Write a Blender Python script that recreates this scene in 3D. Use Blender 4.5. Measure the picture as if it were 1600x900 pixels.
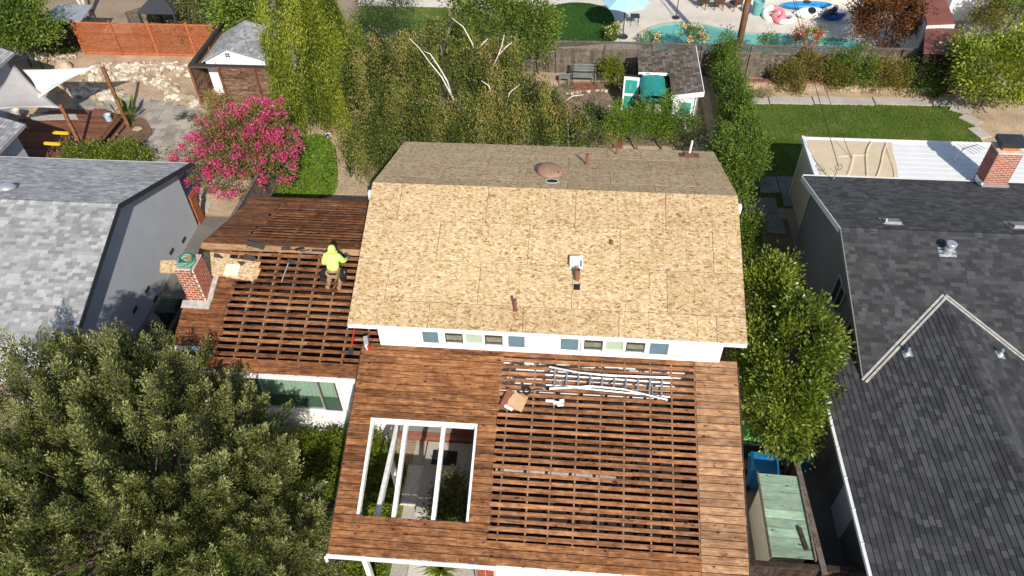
import bpy, bmesh, math, random
import numpy as np
from mathutils import Matrix, Vector
random.seed(7); rng = np.random.default_rng(7)
for o in list(bpy.data.objects): bpy.data.objects.remove(o)
sc = bpy.context.scene
COL = sc.collection
# ------------------------------------------------------------------ camera, sky, sun, exposure
F, PITCH, ROLL, YAW, CH = 1178.56, math.radians(45.424), math.radians(-1.498), math.radians(5.821), 19.985
_R0 = Vector((math.cos(YAW), math.sin(YAW), 0)); _Y0 = Vector((-math.sin(YAW), math.cos(YAW), 0)); _Z0 = Vector((0, 0, 1))
_FW = _Y0*math.cos(PITCH) - _Z0*math.sin(PITCH)
_D0 = -(_Y0*math.sin(PITCH) + _Z0*math.cos(PITCH))
_U = _R0*math.cos(ROLL) - _D0*math.sin(ROLL)
_V = _R0*math.sin(ROLL) + _D0*math.cos(ROLL)
CAMP = Vector((0, 0, CH))
cd = bpy.data.cameras.new('camera'); cam = bpy.data.objects.new('camera', cd); COL.objects.link(cam)
cd.sensor_width = 36; cd.lens = F/1600*36; cd.clip_end = 2000; cd.clip_start = .1
m4 = Matrix.Identity(4)
for i in range(3):
    m4[i][0] = _U[i]; m4[i][1] = -_V[i]; m4[i][2] = -_FW[i]; m4[i][3] = CAMP[i]
cam.matrix_world = m4
sc.camera = cam
SUN_AZ, SUN_EL = math.radians(109), math.radians(36)       # heading in which the light travels
SD = Vector((math.cos(SUN_AZ)*math.cos(SUN_EL), math.sin(SUN_AZ)*math.cos(SUN_EL), -math.sin(SUN_EL)))
w = bpy.data.worlds.new('World'); sc.world = w; w.use_nodes = True
wn = w.node_tree.nodes; wl = w.node_tree.links
sky = wn.new('ShaderNodeTexSky'); sky.sky_type = 'NISHITA'; sky.sun_disc = False
sky.sun_elevation = SUN_EL; sky.sun_rotation = math.atan2(-SD.x, -SD.y)
wl.new(sky.outputs[0], wn['Background'].inputs[0]); wn['Background'].inputs[1].default_value = 0.11
sd = bpy.data.lights.new('sun', 'SUN'); sd.energy = 4.5; sd.angle = math.radians(.53); sd.color = (1, .94, .845)
so = bpy.data.objects.new('sun', sd); COL.objects.link(so); so.rotation_euler = SD.to_track_quat('-Z', 'Y').to_euler()
so.location = (0, 0, 60)
sc.view_settings.view_transform = 'Standard'; sc.view_settings.look = 'None'
sc.view_settings.exposure = 0.3; sc.view_settings.gamma = 1; sc.view_settings.use_curve_mapping = False
sc.render.resolution_x = 1024; sc.render.resolution_y = 576

# ------------------------------------------------------------------ pixel -> place helpers (photo pixels, 1600 x 900)
def ray(u, v):
    return _U*((u-800)/F) + _V*((v-450)/F) + _FW
def G(u, v, z=0):
    r = ray(u, v); t = (z-CH)/r.z; return CAMP + r*t
def GY(u, v, y):
    r = ray(u, v); return CAMP + r*(y/r.y)
def GX(u, v, x):
    r = ray(u, v); return CAMP + r*(x/r.x)
class Slope:                     # plane z = z0 + s*(y-y0)
    def __init__(s, y0, z0, k): s.y0, s.z0, s.k = y0, z0, k
    def z(s, y): return s.z0 + s.k*(y-s.y0)
    def hit(s, u, v):
        r = ray(u, v); t = (s.z0 - s.k*s.y0 - CH)/(r.z - s.k*r.y); return CAMP + r*t
    def at(s, x, y, h=0): return Vector((x, y, s.z(y)+h*math.sqrt(1+s.k*s.k)))
    def rot(s):                  # columns: x axis, up-slope axis, normal
        c = 1/math.sqrt(1+s.k*s.k)
        e = Vector((0, c, s.k*c)); n = Vector((0, -s.k*c, c)); x = Vector((1, 0, 0))
        return Matrix((x, e, n)).transposed()
def rz(a): return Matrix.Rotation(a, 3, 'Z')
def frame(ex, ez):               # rotation whose x is ex and z is near ez
    ex = Vector(ex).normalized(); ez = Vector(ez); ey = ez.cross(ex).normalized(); ez = ex.cross(ey)
    return Matrix((ex, ey, ez)).transposed()

# ------------------------------------------------------------------ materials
MATS = {}
def newmat(name):
    m = bpy.data.materials.new(name); m.use_nodes = True; MATS[name] = m
    nt = m.node_tree; return m, nt, nt.nodes['Principled BSDF']
def N(nt, t, ins=None, **kw):
    n = nt.nodes.new('ShaderNode'+t)
    for k, v in kw.items(): setattr(n, k, v)
    for k, v in (ins or {}).items():
        if hasattr(v, 'node'): nt.links.new(v, n.inputs[k])
        else: n.inputs[k].default_value = v
    return n
def rgba(c): return (c[0], c[1], c[2], 1)
def ramp(nt, fac, stops, interp='LINEAR'):
    r = N(nt, 'ValToRGB', {0: fac}); r.color_ramp.interpolation = interp
    e = r.color_ramp.elements
    while len(e) < len(stops): e.new(.5)
    for k, (p, c) in enumerate(stops):
        e[k].position = p; e[k].color = rgba(c) if not isinstance(c, (int, float)) else (c, c, c, 1)
    return r.outputs[0]
def math_(nt, op, a, b=0.0, clamp=False): return N(nt, 'Math', {0: a, 1: b}, operation=op, use_clamp=clamp).outputs[0]
def mix(nt, fac, a, b, mode='MIX'):
    n = N(nt, 'Mix', data_type='RGBA', blend_type=mode)
    for k, v in ((0, fac), (6, a), (7, b)):
        if hasattr(v, 'node'): nt.links.new(v, n.inputs[k])
        else: n.inputs[k].default_value = v if k == 0 else (rgba(v) if len(v) == 3 else v)
    return n.outputs[2]
def pos(nt, scale=(1, 1, 1), offset=None):
    g = N(nt, 'NewGeometry').outputs['Position']
    mp = N(nt, 'Mapping', {0: g}); mp.inputs['Scale'].default_value = scale
    if offset is not None: nt.links.new(offset, mp.inputs['Location'])
    return mp.outputs[0]
def noise(nt, vec, scale=5, detail=4, rough=.55, out=0):
    return N(nt, 'TexNoise', {'Vector': vec, 'Scale': scale, 'Detail': detail, 'Roughness': rough}).outputs[out]
def bump(nt, b, h, strength=.3, dist=.01):
    n = N(nt, 'Bump', {'Height': h, 'Strength': strength, 'Distance': dist}); nt.links.new(n.outputs[0], b.inputs['Normal'])
def plain(name, col, rough=.7, var=.18, scale=3, metal=0, bmp=0, bscale=60, fine=.1, spec=.3, objvar=0):
    m, nt, b = newmat(name)
    p = pos(nt)
    a = tuple(c*(1-var) for c in col); z = tuple(min(1, c*(1+var)) for c in col)
    c = ramp(nt, noise(nt, p, scale, 5), [(.3, a), (.7, z)])
    if fine: c = mix(nt, fine, c, ramp(nt, noise(nt, p, bscale, 3), [(.35, .0), (.65, 1.)]), 'OVERLAY')
    if objvar:
        r = N(nt, 'ObjectInfo').outputs['Random']
        c = mix(nt, 1, c, ramp(nt, r, [(0, 1-objvar), (1, 1.0)]), 'MULTIPLY')
    nt.links.new(c, b.inputs['Base Color']); b.inputs['Roughness'].default_value = rough; b.inputs['Metallic'].default_value = metal
    b.inputs['Specular IOR Level'].default_value = spec
    if bmp: bump(nt, b, noise(nt, p, bscale, 4), bmp)
    return m
def tintmat(name, stops, rough=.8, grain=.3, gscale=120, spec=.25, bmp=.2, blot=.25, bscale=.8):
    """colour from the face attribute 'tint', with granules and wear"""
    m, nt, b = newmat(name)
    t = N(nt, 'Attribute', attribute_name='tint').outputs['Fac']
    c = ramp(nt, t, stops)
    p = pos(nt)
    c = mix(nt, grain, c, ramp(nt, noise(nt, p, gscale, 3), [(.3, .0), (.7, 1.)]), 'OVERLAY')
    c = mix(nt, blot, c, ramp(nt, noise(nt, p, bscale, 5), [(.3, .25), (.7, .75)]), 'OVERLAY')
    nt.links.new(c, b.inputs['Base Color']); b.inputs['Roughness'].default_value = rough; b.inputs['Specular IOR Level'].default_value = spec
    if bmp: bump(nt, b, noise(nt, p, gscale, 3), bmp, .004)
    return m
def leafmat(name, stops, trans=.35, rough=.5, spec=.3):
    m = bpy.data.materials.new(name); m.use_nodes = True; MATS[name] = m; nt = m.node_tree
    b = nt.nodes['Principled BSDF']; out = nt.nodes['Material Output']
    t = N(nt, 'Attribute', attribute_name='tint').outputs['Fac']
    c = ramp(nt, t, [(p_, tuple(min(.85, q_*1.45) for q_ in c_)) if max(c_) < .4 else (p_, c_) for p_, c_ in stops])
    nt.links.new(c, b.inputs['Base Color']); b.inputs['Roughness'].default_value = rough; b.inputs['Specular IOR Level'].default_value = spec
    tr = N(nt, 'BsdfTranslucent', {0: mix(nt, 1, c, (1.25, 1.3, .6), 'MULTIPLY')})
    mx = N(nt, 'MixShader', {0: trans, 1: b.outputs[0], 2: tr.outputs[0]})
    nt.links.new(mx.outputs[0], out.inputs[0]); return m
def glassmat(name, tint=(.90, .94, .91), refl=.05):
    m = bpy.data.materials.new(name); m.use_nodes = True; MATS[name] = m; nt = m.node_tree
    out = nt.nodes['Material Output']; nt.nodes.remove(nt.nodes['Principled BSDF'])
    t = N(nt, 'BsdfTransparent', {0: rgba(tint)}); g = N(nt, 'BsdfGlossy', {0: (1, 1, 1, 1), 'Roughness': .02})
    f = N(nt, 'LayerWeight', {0: .5}).outputs['Facing']; f = math_(nt, 'ADD', math_(nt, 'MULTIPLY', math_(nt, 'POWER', f, 4.), .8), refl, True)
    mx = N(nt, 'MixShader', {0: f, 1: t.outputs[0], 2: g.outputs[0]}); nt.links.new(mx.outputs[0], out.inputs[0]); return m

def woodmat(name, dark, mid, light, along='x', stain=.55, rough=.75, holes=True, spec=.25):
    m, nt, b = newmat(name)
    r = N(nt, 'ObjectInfo').outputs['Random']
    off = N(nt, 'CombineXYZ', {0: math_(nt, 'MULTIPLY', r, 37.), 1: math_(nt, 'MULTIPLY', r, 91.), 2: 0.}).outputs[0]
    sc_ = {'x': (.9, 14, 14), 'y': (14, .9, 14), 'z': (14, 14, .9)}[along]
    g = noise(nt, pos(nt, sc_, off), 2.2, 5, .6)
    kn = noise(nt, pos(nt, (2.6, 4.5, 4.5), off), 1.9, 4, .6)
    g2 = math_(nt, 'ADD', math_(nt, 'MULTIPLY', g, .55), math_(nt, 'MULTIPLY', kn, .45))
    c = ramp(nt, g2, [(.34, dark), (.5, mid), (.66, light)])
    c = mix(nt, .6, c, ramp(nt, r, [(0, (.42, .37, .34)), (.25, (.72, .69, .66)), (.6, (.98, .97, .95)), (1, (1.3, 1.27, 1.2))]), 'MULTIPLY')
    bl = ramp(nt, noise(nt, pos(nt, (.7, 3.6, 3.6)), 1.5, 6, .7), [(.36, (.30, .24, .22)), (.56, (1, 1, 1))])
    c = mix(nt, stain, c, bl, 'MULTIPLY')
    if holes:
        sp = noise(nt, pos(nt, (3.2, 7, 7), off), 1.7, 2, .5)
        c = mix(nt, 1, c, ramp(nt, sp, [(.27, (.16, .12, .1)), (.33, (1, 1, 1))]), 'MULTIPLY')
    nt.links.new(c, b.inputs['Base Color']); b.inputs['Roughness'].default_value = rough; b.inputs['Specular IOR Level'].default_value = spec
    bump(nt, b, g, .35, .006); return m

def osbmat():
    m, nt, b = newmat('osb')
    r = N(nt, 'ObjectInfo').outputs['Random']
    off = N(nt, 'CombineXYZ', {0: math_(nt, 'MULTIPLY', r, 31.), 1: math_(nt, 'MULTIPLY', r, 57.), 2: 0.}).outputs[0]
    p0 = pos(nt, (1, 1.06, 0), off)
    wob = noise(nt, p0, 6, 2, .5, 1)
    va = N(nt, 'VectorMath', {0: wob, 1: (.5, .5, .5)}, operation='SUBTRACT').outputs[0]
    va = N(nt, 'VectorMath', {0: va, 'Scale': .16}, operation='SCALE').outputs[0]
    p1 = N(nt, 'VectorMath', {0: p0, 1: va}, operation='ADD').outputs[0]
    def flakes(ang, sx, sy, s):
        s *= 1.45
        mp = N(nt, 'Mapping', {0: p1}); mp.inputs['Rotation'].default_value = (0, 0, ang); mp.inputs['Scale'].default_value = (sx, sy, 1)
        v = N(nt, 'TexVoronoi', {'Vector': mp.outputs[0], 'Scale': s}, feature='F1')
        return v.outputs['Color'], v.outputs['Distance']
    a, da = flakes(.55, 1, 2.4, 9.5); d2, db = flakes(-.8, 1, 2.6, 10); d3, dc = flakes(1.45, 1, 2.2, 8.)
    ga = N(nt, 'SeparateColor', {0: a}).outputs[0]; gb = N(nt, 'SeparateColor', {0: d2}).outputs[1]; gc = N(nt, 'SeparateColor', {0: d3}).outputs[2]
    v = math_(nt, 'ADD', math_(nt, 'MULTIPLY', ga, .42), math_(nt, 'ADD', math_(nt, 'MULTIPLY', gb, .34), math_(nt, 'MULTIPLY', gc, .24)))
    c = ramp(nt, v, [(.14, (.21, .108, .038)), (.3, (.385, .25, .116)), (.5, (.515, .375, .202)), (.7, (.59, .46, .285)), (.9, (.66, .56, .40))])
    c = mix(nt, .45, c, ramp(nt, noise(nt, p0, 1.3, 4), [(.3, (.82, .8, .78)), (.7, (1.08, 1.06, 1.03))]), 'MULTIPLY')
    c = mix(nt, .8, c, ramp(nt, r, [(0, (.90, .88, .86)), (1, (1.06, 1.06, 1.08))]), 'MULTIPLY')
    # printed stud lines, every 406 mm along the panel
    x = N(nt, 'SeparateXYZ', {0: N(nt, 'NewGeometry').outputs['Position']}).outputs[0]
    fr = math_(nt, 'FRACT', math_(nt, 'DIVIDE', math_(nt, 'ADD', x, math_(nt, 'ADD', 40., math_(nt, 'MULTIPLY', r, .6))), .61))
    ln = math_(nt, 'LESS_THAN', fr, .022)
    lnv = math_(nt, 'MULTIPLY', ln, ramp(nt, noise(nt, pos(nt, (.8, 1.6, 0)), 2.0, 2), [(.40, .0), (.50, .75)]))
    c = mix(nt, lnv, c, (.25, .16, .09))
    nt.links.new(c, b.inputs['Base Color']); b.inputs['Roughness'].default_value = .7; b.inputs['Specular IOR Level'].default_value = .25
    bump(nt, b, v, .25, .004)
osbmat()
woodmat('deck_wood', (.095, .033, .012), (.265, .112, .043), (.44, .225, .102), stain=.8)
woodmat('deck_wood_pale', (.17, .08, .038), (.37, .205, .105), (.54, .345, .20), stain=.5)
woodmat('skip_wood', (.12, .043, .018), (.30, .13, .056), (.46, .25, .125), stain=.6)
woodmat('wing_wood', (.068, .023, .010), (.225, .088, .033), (.39, .185, .08), stain=.65)
woodmat('rafter_wood', (.12, .07, .045), (.24, .155, .10), (.36, .26, .18), 'y', .3)
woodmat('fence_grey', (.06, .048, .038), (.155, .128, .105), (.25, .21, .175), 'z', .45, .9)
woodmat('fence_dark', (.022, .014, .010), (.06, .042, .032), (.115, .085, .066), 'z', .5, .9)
woodmat('plank_mixed', (.045, .024, .016), (.19, .112, .072), (.42, .30, .205), 'x', .4, .85)
woodmat('lattice_wood', (.27, .075, .026), (.40, .125, .05), (.47, .18, .085), 'x', .2, .8, False)
woodmat('post_wood', (.10, .04, .018), (.25, .11, .05), (.36, .18, .09), 'z', .3)
woodmat('composite_deck', (.13, .052, .030), (.20, .085, .050), (.26, .12, .075), 'x', .15, .7, False)
woodmat('green_plank', (.20, .33, .23), (.32, .46, .33), (.44, .55, .42), 'x', .4, .8)
woodmat('scrap_wood', (.30, .15, .07), (.46, .28, .14), (.6, .42, .24), 'x', .2)
plain('room_green', (.10, .15, .12), .8, .15)
plain('white_paint', (.80, .80, .79), .55, .04, 2, bmp=.05)
plain('white_trim', (.78, .78, .77), .5, .06, 4)
plain('white_worn', (.72, .71, .69), .6, .10, 5, fine=.25, bscale=14)
plain('stucco_blue', (.47, .495, .52), .85, .05, 1.2, bmp=.25, bscale=90)
plain('stucco_grey', (.185, .178, .158), .85, .06, 1.2, bmp=.25, bscale=90)
plain('fascia_dark', (.035, .038, .043), .6, .1)
plain('shutter_blue', (.115, .19, .235), .5, .08)
plain('frame_white', (.75, .75, .74), .4, .04)
plain('frame_bronze', (.07, .075, .07), .4, .1)
plain('curtain', (.40, .49, .42), .9, .1, 3)
plain('blind', (.62, .63, .57), .8, .05, 4)
plain('room_dark', (.055, .05, .045), .9, .2)
plain('vent_grey', (.27, .27, .265), .55, .15, 6)
plain('attic_dark', (.032, .024, .020), .95, .4, 2.5)  # near-black puts the loft's shade into the colour of its surfaces
plain('paper_dark', (.045, .043, .043), .85, .25, 4)
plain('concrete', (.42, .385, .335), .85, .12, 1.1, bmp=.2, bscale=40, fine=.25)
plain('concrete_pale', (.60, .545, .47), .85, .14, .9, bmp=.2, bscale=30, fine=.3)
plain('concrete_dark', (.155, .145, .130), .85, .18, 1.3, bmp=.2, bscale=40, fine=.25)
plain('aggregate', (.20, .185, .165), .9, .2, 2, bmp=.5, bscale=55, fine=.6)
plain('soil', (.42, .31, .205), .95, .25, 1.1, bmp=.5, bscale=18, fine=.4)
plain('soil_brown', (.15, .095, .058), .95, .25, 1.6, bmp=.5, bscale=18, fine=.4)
plain('mulch', (.20, .145, .105), .95, .4, 2.2, bmp=.6, bscale=22, fine=.5)
plain('stone_tan', (.50, .40, .28), .85, .28, 1.5, bmp=.3, bscale=20, objvar=.25)
plain('paver', (.40, .355, .30), .85, .18, .9, bmp=.2, bscale=30, fine=.2, objvar=.38)
plain('brick_red', (.40, .105, .050), .85, .22, 5, bmp=.2, bscale=50, objvar=.4)
plain('mortar', (.58, .52, .45), .9, .15, 6)
plain('brick_pave', (.27, .105, .07), .9, .25, 4, objvar=.35)
plain('metal_galv', (.58, .60, .62), .38, .12, 4, metal=.6)
plain('aluminium', (.46, .48, .50), .35, .1, 5, metal=.75)
plain('rust_metal', (.20, .085, .05), .75, .25, 6)
plain('vent_brown', (.30, .175, .12), .6, .15, 4)
plain('black', (.013, .013, .014), .6, .2)
plain('dark_metal', (.045, .047, .05), .45, .2, metal=.3)
plain('hose_green', (.035, .17, .095), .45, .2, 12)
plain('hose_pale', (.20, .40, .30), .45, .2, 12)
plain('card', (.50, .32, .18), .85, .12, 3)
plain('card_red', (.22, .075, .05), .8, .25, 5)
plain('sail_white', (.74, .73, .70), .75, .05)
plain('sail_grey', (.46, .43, .40), .8, .07)
plain('yellow', (.78, .53, .025), .5, .1)
plain('bucket_blue', (.40, .55, .66), .5, .1)
plain('bin_blue', (.015, .15, .32), .45, .12)
plain('bin_green', (.085, .24, .045), .45, .12)
plain('bin_dark', (.018, .035, .026), .45, .2)
plain('teal_fabric', (.025, .25, .22), .7, .15, 3)
plain('teal_panel', (.03, .33, .27), .6, .12, 3)
plain('umbrella_fabric', (.36, .60, .70), .7, .06)
plain('roof_white', (.70, .70, .69), .6, .04, 2, fine=.05)
plain('tarp', (.60, .49, .33), .7, .06, 3)
plain('patio_red', (.20, .07, .052), .55, .15, 2)
plain('bench_grey', (.17, .20, .18), .7, .2)
plain('bark', (.15, .115, .085), .9, .3, 6, bmp=.5, bscale=25)
plain('bark_white', (.66, .60, .52), .8, .2, 8, bmp=.2, bscale=25)
plain('bark_grey', (.33, .29, .25), .85, .25, 8, bmp=.3, bscale=25)
plain('pole_wood', (.24, .115, .06), .85, .3, 3, bmp=.3, bscale=30)
plain('ivory', (.72, .66, .50), .8, .1)
plain('skin', (.45, .25, .17), .6, .06)
plain('hivis', (.64, .95, .20), .75, .05)
plain('khaki', (.30, .20, .115), .85, .12, 9)
plain('leather_black', (.022, .021, .022), .55, .3, 9)
plain('boot_tan', (.30, .19, .11), .7, .2, 9)
plain('glove', (.06, .075, .08), .8, .2)
plain('red_paint', (.50, .03, .02), .45, .1)
plain('float_pink', (.72, .22, .26), .5, .15)
plain('float_white', (.72, .72, .69), .5, .1)
plain('kayak_blue', (.02, .22, .52), .4, .15)
plain('kayak_deep', (.012, .07, .34), .4, .1)
plain('teal_can', (.12, .36, .34), .5, .1)
plain('wicker', (.09, .05, .035), .8, .2)
plain('flashing', (.50, .47, .42), .5, .25, 7, metal=.2)
plain('terracotta', (.42, .16, .07), .8, .15)
plain('pool_plaster', (.17, .37, .35), .7, .12, .6)
tintmat('shingle_light', [(0, (.22, .22, .225)), (.4, (.29, .29, .292)), (.75, (.35, .35, .35)), (1, (.43, .43, .425))], blot=.3)
tintmat('shingle_dark', [(0, (.036, .037, .039)), (.5, (.054, .055, .058)), (1, (.082, .083, .086))], grain=.35, blot=.25)
tintmat('shingle_brown', [(0, (.075, .058, .045)), (.5, (.13, .105, .083)), (1, (.20, .168, .135))])
glassmat('glass')
glassmat('glass_dark', (.35, .37, .36), .05)
def watermat():
    m = bpy.data.materials.new('pool_water'); m.use_nodes = True; MATS['pool_water'] = m; nt = m.node_tree
    out = nt.nodes['Material Output']; nt.nodes.remove(nt.nodes['Principled BSDF'])
    t = N(nt, 'BsdfTransparent', {0: (.80, .95, .94, 1)}); g = N(nt, 'BsdfGlossy', {0: (1, 1, 1, 1), 'Roughness': .03})
    bm_ = N(nt, 'Bump', {'Height': noise(nt, pos(nt), 2.2, 3), 'Strength': .15, 'Distance': .05}); nt.links.new(bm_.outputs[0], g.inputs['Normal'])
    f = math_(nt, 'ADD', math_(nt, 'MULTIPLY', math_(nt, 'POWER', N(nt, 'LayerWeight', {0: .5}).outputs['Facing'], 5.), .9), .02, True)
    mx = N(nt, 'MixShader', {0: f, 1: t.outputs[0], 2: g.outputs[0]}); nt.links.new(mx.outputs[0], out.inputs[0])
watermat()
def groundmat():
    m, nt, b = newmat('earth')
    p = pos(nt)
    c = ramp(nt, noise(nt, p, .5, 6), [(.3, (.20, .15, .10)), (.55, (.30, .23, .155)), (.7, (.24, .22, .12))])
    c = mix(nt, .4, c, ramp(nt, noise(nt, p, 20, 4), [(.35, .0), (.65, 1.)]), 'OVERLAY')
    nt.links.new(c, b.inputs['Base Color']); b.inputs['Roughness'].default_value = .95
    bump(nt, b, noise(nt, p, 25, 4), .5)
groundmat()
def lawnmat(name, a, b_, c_, sc1=.7):
    m, nt, b = newmat(name)
    p = pos(nt)
    c = ramp(nt, noise(nt, p, sc1, 6, .65), [(.32, a), (.5, b_), (.68, c_)])
    c = mix(nt, .55, c, ramp(nt, noise(nt, p, 30, 4), [(.35, .0), (.65, 1.)]), 'OVERLAY')
    nt.links.new(c, b.inputs['Base Color']); b.inputs['Roughness'].default_value = .9; b.inputs['Specular IOR Level'].default_value = .15
    bump(nt, b, noise(nt, p, 45, 4), .8, .02)
lawnmat('lawn', (.055, .10, .014), (.085, .135, .020), (.145, .165, .04))
lawnmat('lawn_deep', (.02, .06, .01), (.03, .085, .014), (.045, .10, .02))
lawnmat('lawn_dry', (.12, .115, .045), (.20, .17, .085), (.27, .215, .13), 1.2)
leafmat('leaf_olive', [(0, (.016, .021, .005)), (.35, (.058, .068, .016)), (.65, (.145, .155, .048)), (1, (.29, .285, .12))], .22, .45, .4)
leafmat('leaf_citrus', [(0, (.022, .036, .005)), (.35, (.075, .108, .012)), (.7, (.17, .205, .022)), (1, (.30, .32, .05))], .3, .38, .5)
leafmat('leaf_willow', [(0, (.045, .065, .008)), (.4, (.13, .165, .018)), (.8, (.23, .25, .03)), (1, (.34, .33, .07))], .4)
leafmat('leaf_birch', [(0, (.018, .028, .006)), (.35, (.075, .098, .018)), (.7, (.175, .185, .042)), (1, (.28, .18, .075))], .32)
leafmat('leaf_green', [(0, (.018, .034, .006)), (.4, (.06, .10, .014)), (.75, (.125, .175, .026)), (1, (.21, .24, .045))], .32)
leafmat('leaf_bright', [(0, (.04, .075, .008)), (.45, (.10, .17, .018)), (.8, (.17, .235, .03)), (1, (.25, .27, .05))], .4)
leafmat('leaf_dark', [(0, (.012, .024, .008)), (.5, (.032, .058, .018)), (1, (.075, .11, .035))], .25)
leafmat('leaf_yellow', [(0, (.05, .06, .006)), (.45, (.16, .17, .018)), (.8, (.30, .28, .03)), (1, (.45, .38, .06))], .4)
leafmat('leaf_maple', [(0, (.035, .016, .008)), (.45, (.11, .045, .018)), (.8, (.20, .085, .035)), (1, (.28, .15, .05))], .3)
leafmat('leaf_autumn', [(0, (.05, .05, .012)), (.45, (.12, .115, .022)), (.8, (.20, .15, .04)), (1, (.28, .12, .07))], .3)
leafmat('leaf_myrtle', [(0, (.05, .05, .012)), (.5, (.12, .13, .03)), (1, (.27, .15, .07))], .3)
leafmat('petal_pink', [(0, (.42, .02, .11)), (.5, (.68, .05, .22)), (1, (.85, .20, .42))], .3)
leafmat('petal_red', [(0, (.45, .01, .015)), (1, (.75, .03, .05))], .2)
leafmat('petal_white', [(0, (.70, .68, .62)), (1, (.85, .82, .70))], .2)
leafmat('petal_peach', [(0, (.75, .50, .35)), (1, (.85, .72, .35))], .2)
leafmat('blade', [(0, (.035, .075, .008)), (.5, (.08, .13, .018)), (1, (.155, .17, .045))], .3)
leafmat('blade_deep', [(0, (.02, .055, .008)), (.5, (.03, .085, .012)), (1, (.05, .12, .02))], .3)
leafmat('leaf_agave', [(0, (.05, .055, .045)), (1, (.11, .115, .10))], .1)
M = MATS

# ------------------------------------------------------------------ object helpers
ORG = {}
def link(o, parent=None, loc=(0, 0, 0)):
    COL.objects.link(o); o.location = loc
    if parent is not None: o.parent = parent
    ORG[o.name] = (ORG[parent.name] if parent is not None else Vector((0, 0, 0))) + Vector(loc)
    return o
def tag(o, label=None, cat=None, group=None, kind=None):
    if label: o['label'] = label
    if cat: o['category'] = cat
    if group: o['group'] = group
    if kind: o['kind'] = kind
    return o
def thing(name, label, cat, loc=(0, 0, 0), group=None):
    o = bpy.data.objects.new(name, None); o.empty_display_size = .2; link(o, None, loc); return tag(o, label, cat, group)
class MB:
    def __init__(s): s.v = []; s.f = []; s.t = []
    def add(s, vs, fs, t=.5):
        k = len(s.v); s.v += [tuple(q) for q in vs]; s.f += [tuple(i+k for i in f) for f in fs]; s.t += [t]*len(fs); return s
    def box(s, c, size, R=None, t=.5, taper=1.):
        c = Vector(c); hx, hy, hz = size[0]/2, size[1]/2, size[2]/2
        vs = []
        for zz, k in ((-hz, 1), (hz, taper)):
            for a, b in ((-1, -1), (1, -1), (1, 1), (-1, 1)):
                q = Vector((a*hx*k, b*hy*k, zz)); vs.append(c + (R @ q if R is not None else q))
        return s.add(vs, [(3, 2, 1, 0), (4, 5, 6, 7), (0, 1, 5, 4), (1, 2, 6, 5), (2, 3, 7, 6), (3, 0, 4, 7)], t)
    def hexa(s, lo, hi, t=.5):           # two corresponding loops
        n = len(lo); fs = [tuple(range(n-1, -1, -1)), tuple(range(n, 2*n))]
        fs += [(i, (i+1) % n, n+(i+1) % n, n+i) for i in range(n)]
        return s.add(list(lo)+list(hi), fs, t)
    def prism(s, poly, z0, z1, t=.5):
        return s.hexa([Vector((p[0], p[1], z0)) for p in poly], [Vector((p[0], p[1], z1)) for p in poly], t)
    def tube(s, pts, rad, n=8, cap=True, t=.5):
        pts = [Vector(p) for p in pts]; k0 = len(pts)
        if not hasattr(rad, '__len__'): rad = [rad]*k0
        vs = []; fs = []
        for i, p in enumerate(pts):
            d = (pts[min(i+1, k0-1)] - pts[max(i-1, 0)]).normalized()
            a = d.orthogonal().normalized() if i == 0 else (a - d*a.dot(d)).normalized()
            b = d.cross(a)
            vs += [p + (a*math.cos(2*math.pi*j/n) + b*math.sin(2*math.pi*j/n))*rad[i] for j in range(n)]
        for i in range(k0-1):
            fs += [(i*n+j, i*n+(j+1) % n, (i+1)*n+(j+1) % n, (i+1)*n+j) for j in range(n)]
        if cap: fs += [tuple(range(n-1, -1, -1)), tuple(range((k0-1)*n, k0*n))]
        return s.add(vs, fs, t)
    def lathe(s, c, prof, n=16, R=None, t=.5, cap=True):
        c = Vector(c); vs = []; fs = []
        for r, z in prof:
            for j in range(n):
                q = Vector((r*math.cos(2*math.pi*j/n), r*math.sin(2*math.pi*j/n), z)); vs.append(c + (R @ q if R is not None else q))
        for i in range(len(prof)-1):
            fs += [(i*n+j, i*n+(j+1) % n, (i+1)*n+(j+1) % n, (i+1)*n+j) for j in range(n)]
        if cap: fs += [tuple(range(n-1, -1, -1)), tuple(range((len(prof)-1)*n, len(prof)*n))]
        return s.add(vs, fs, t)
    def build(s, name, mat, parent=None, loc=None, smooth=False, kind=None):
        org = ORG[parent.name] if parent is not None else Vector(loc or (0, 0, 0))
        me = bpy.data.meshes.new(name)
        me.from_pydata([(v[0]-org.x, v[1]-org.y, v[2]-org.z) for v in s.v], [], s.f); me.update()
        me.materials.append(M[mat])
        at = me.attributes.new('tint', 'FLOAT', 'FACE'); at.data.foreach_set('value', s.t)
        if smooth: me.polygons.foreach_set('use_smooth', [True]*len(me.polygons))
        o = bpy.data.objects.new(name, me); link(o, parent, (0, 0, 0) if parent is not None else org)
        if kind: o['kind'] = kind
        return o
_cube = {}
def cubemesh(mat, name='plank'):
    if mat not in _cube:
        me = bpy.data.meshes.new(mat+'_piece'); b = .5
        me.from_pydata([(x, y, z) for z in (-b, b) for x, y in ((-b, -b), (b, -b), (b, b), (-b, b))], [],
                       [(3, 2, 1, 0), (4, 5, 6, 7), (0, 1, 5, 4), (1, 2, 6, 5), (2, 3, 7, 6), (3, 0, 4, 7)])
        me.materials.append(M[mat]); _cube[mat] = me
    return _cube[mat]
def piece(name, mat, parent, c, size, R=None, me=None):
    o = bpy.data.objects.new(name, me or cubemesh(mat))
    link(o, parent, Vector(c) - ORG[parent.name])
    o.scale = size
    if R is not None: o.rotation_euler = R.to_euler()
    return o
def struct(o): o['kind'] = 'structure'; return o
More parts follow.
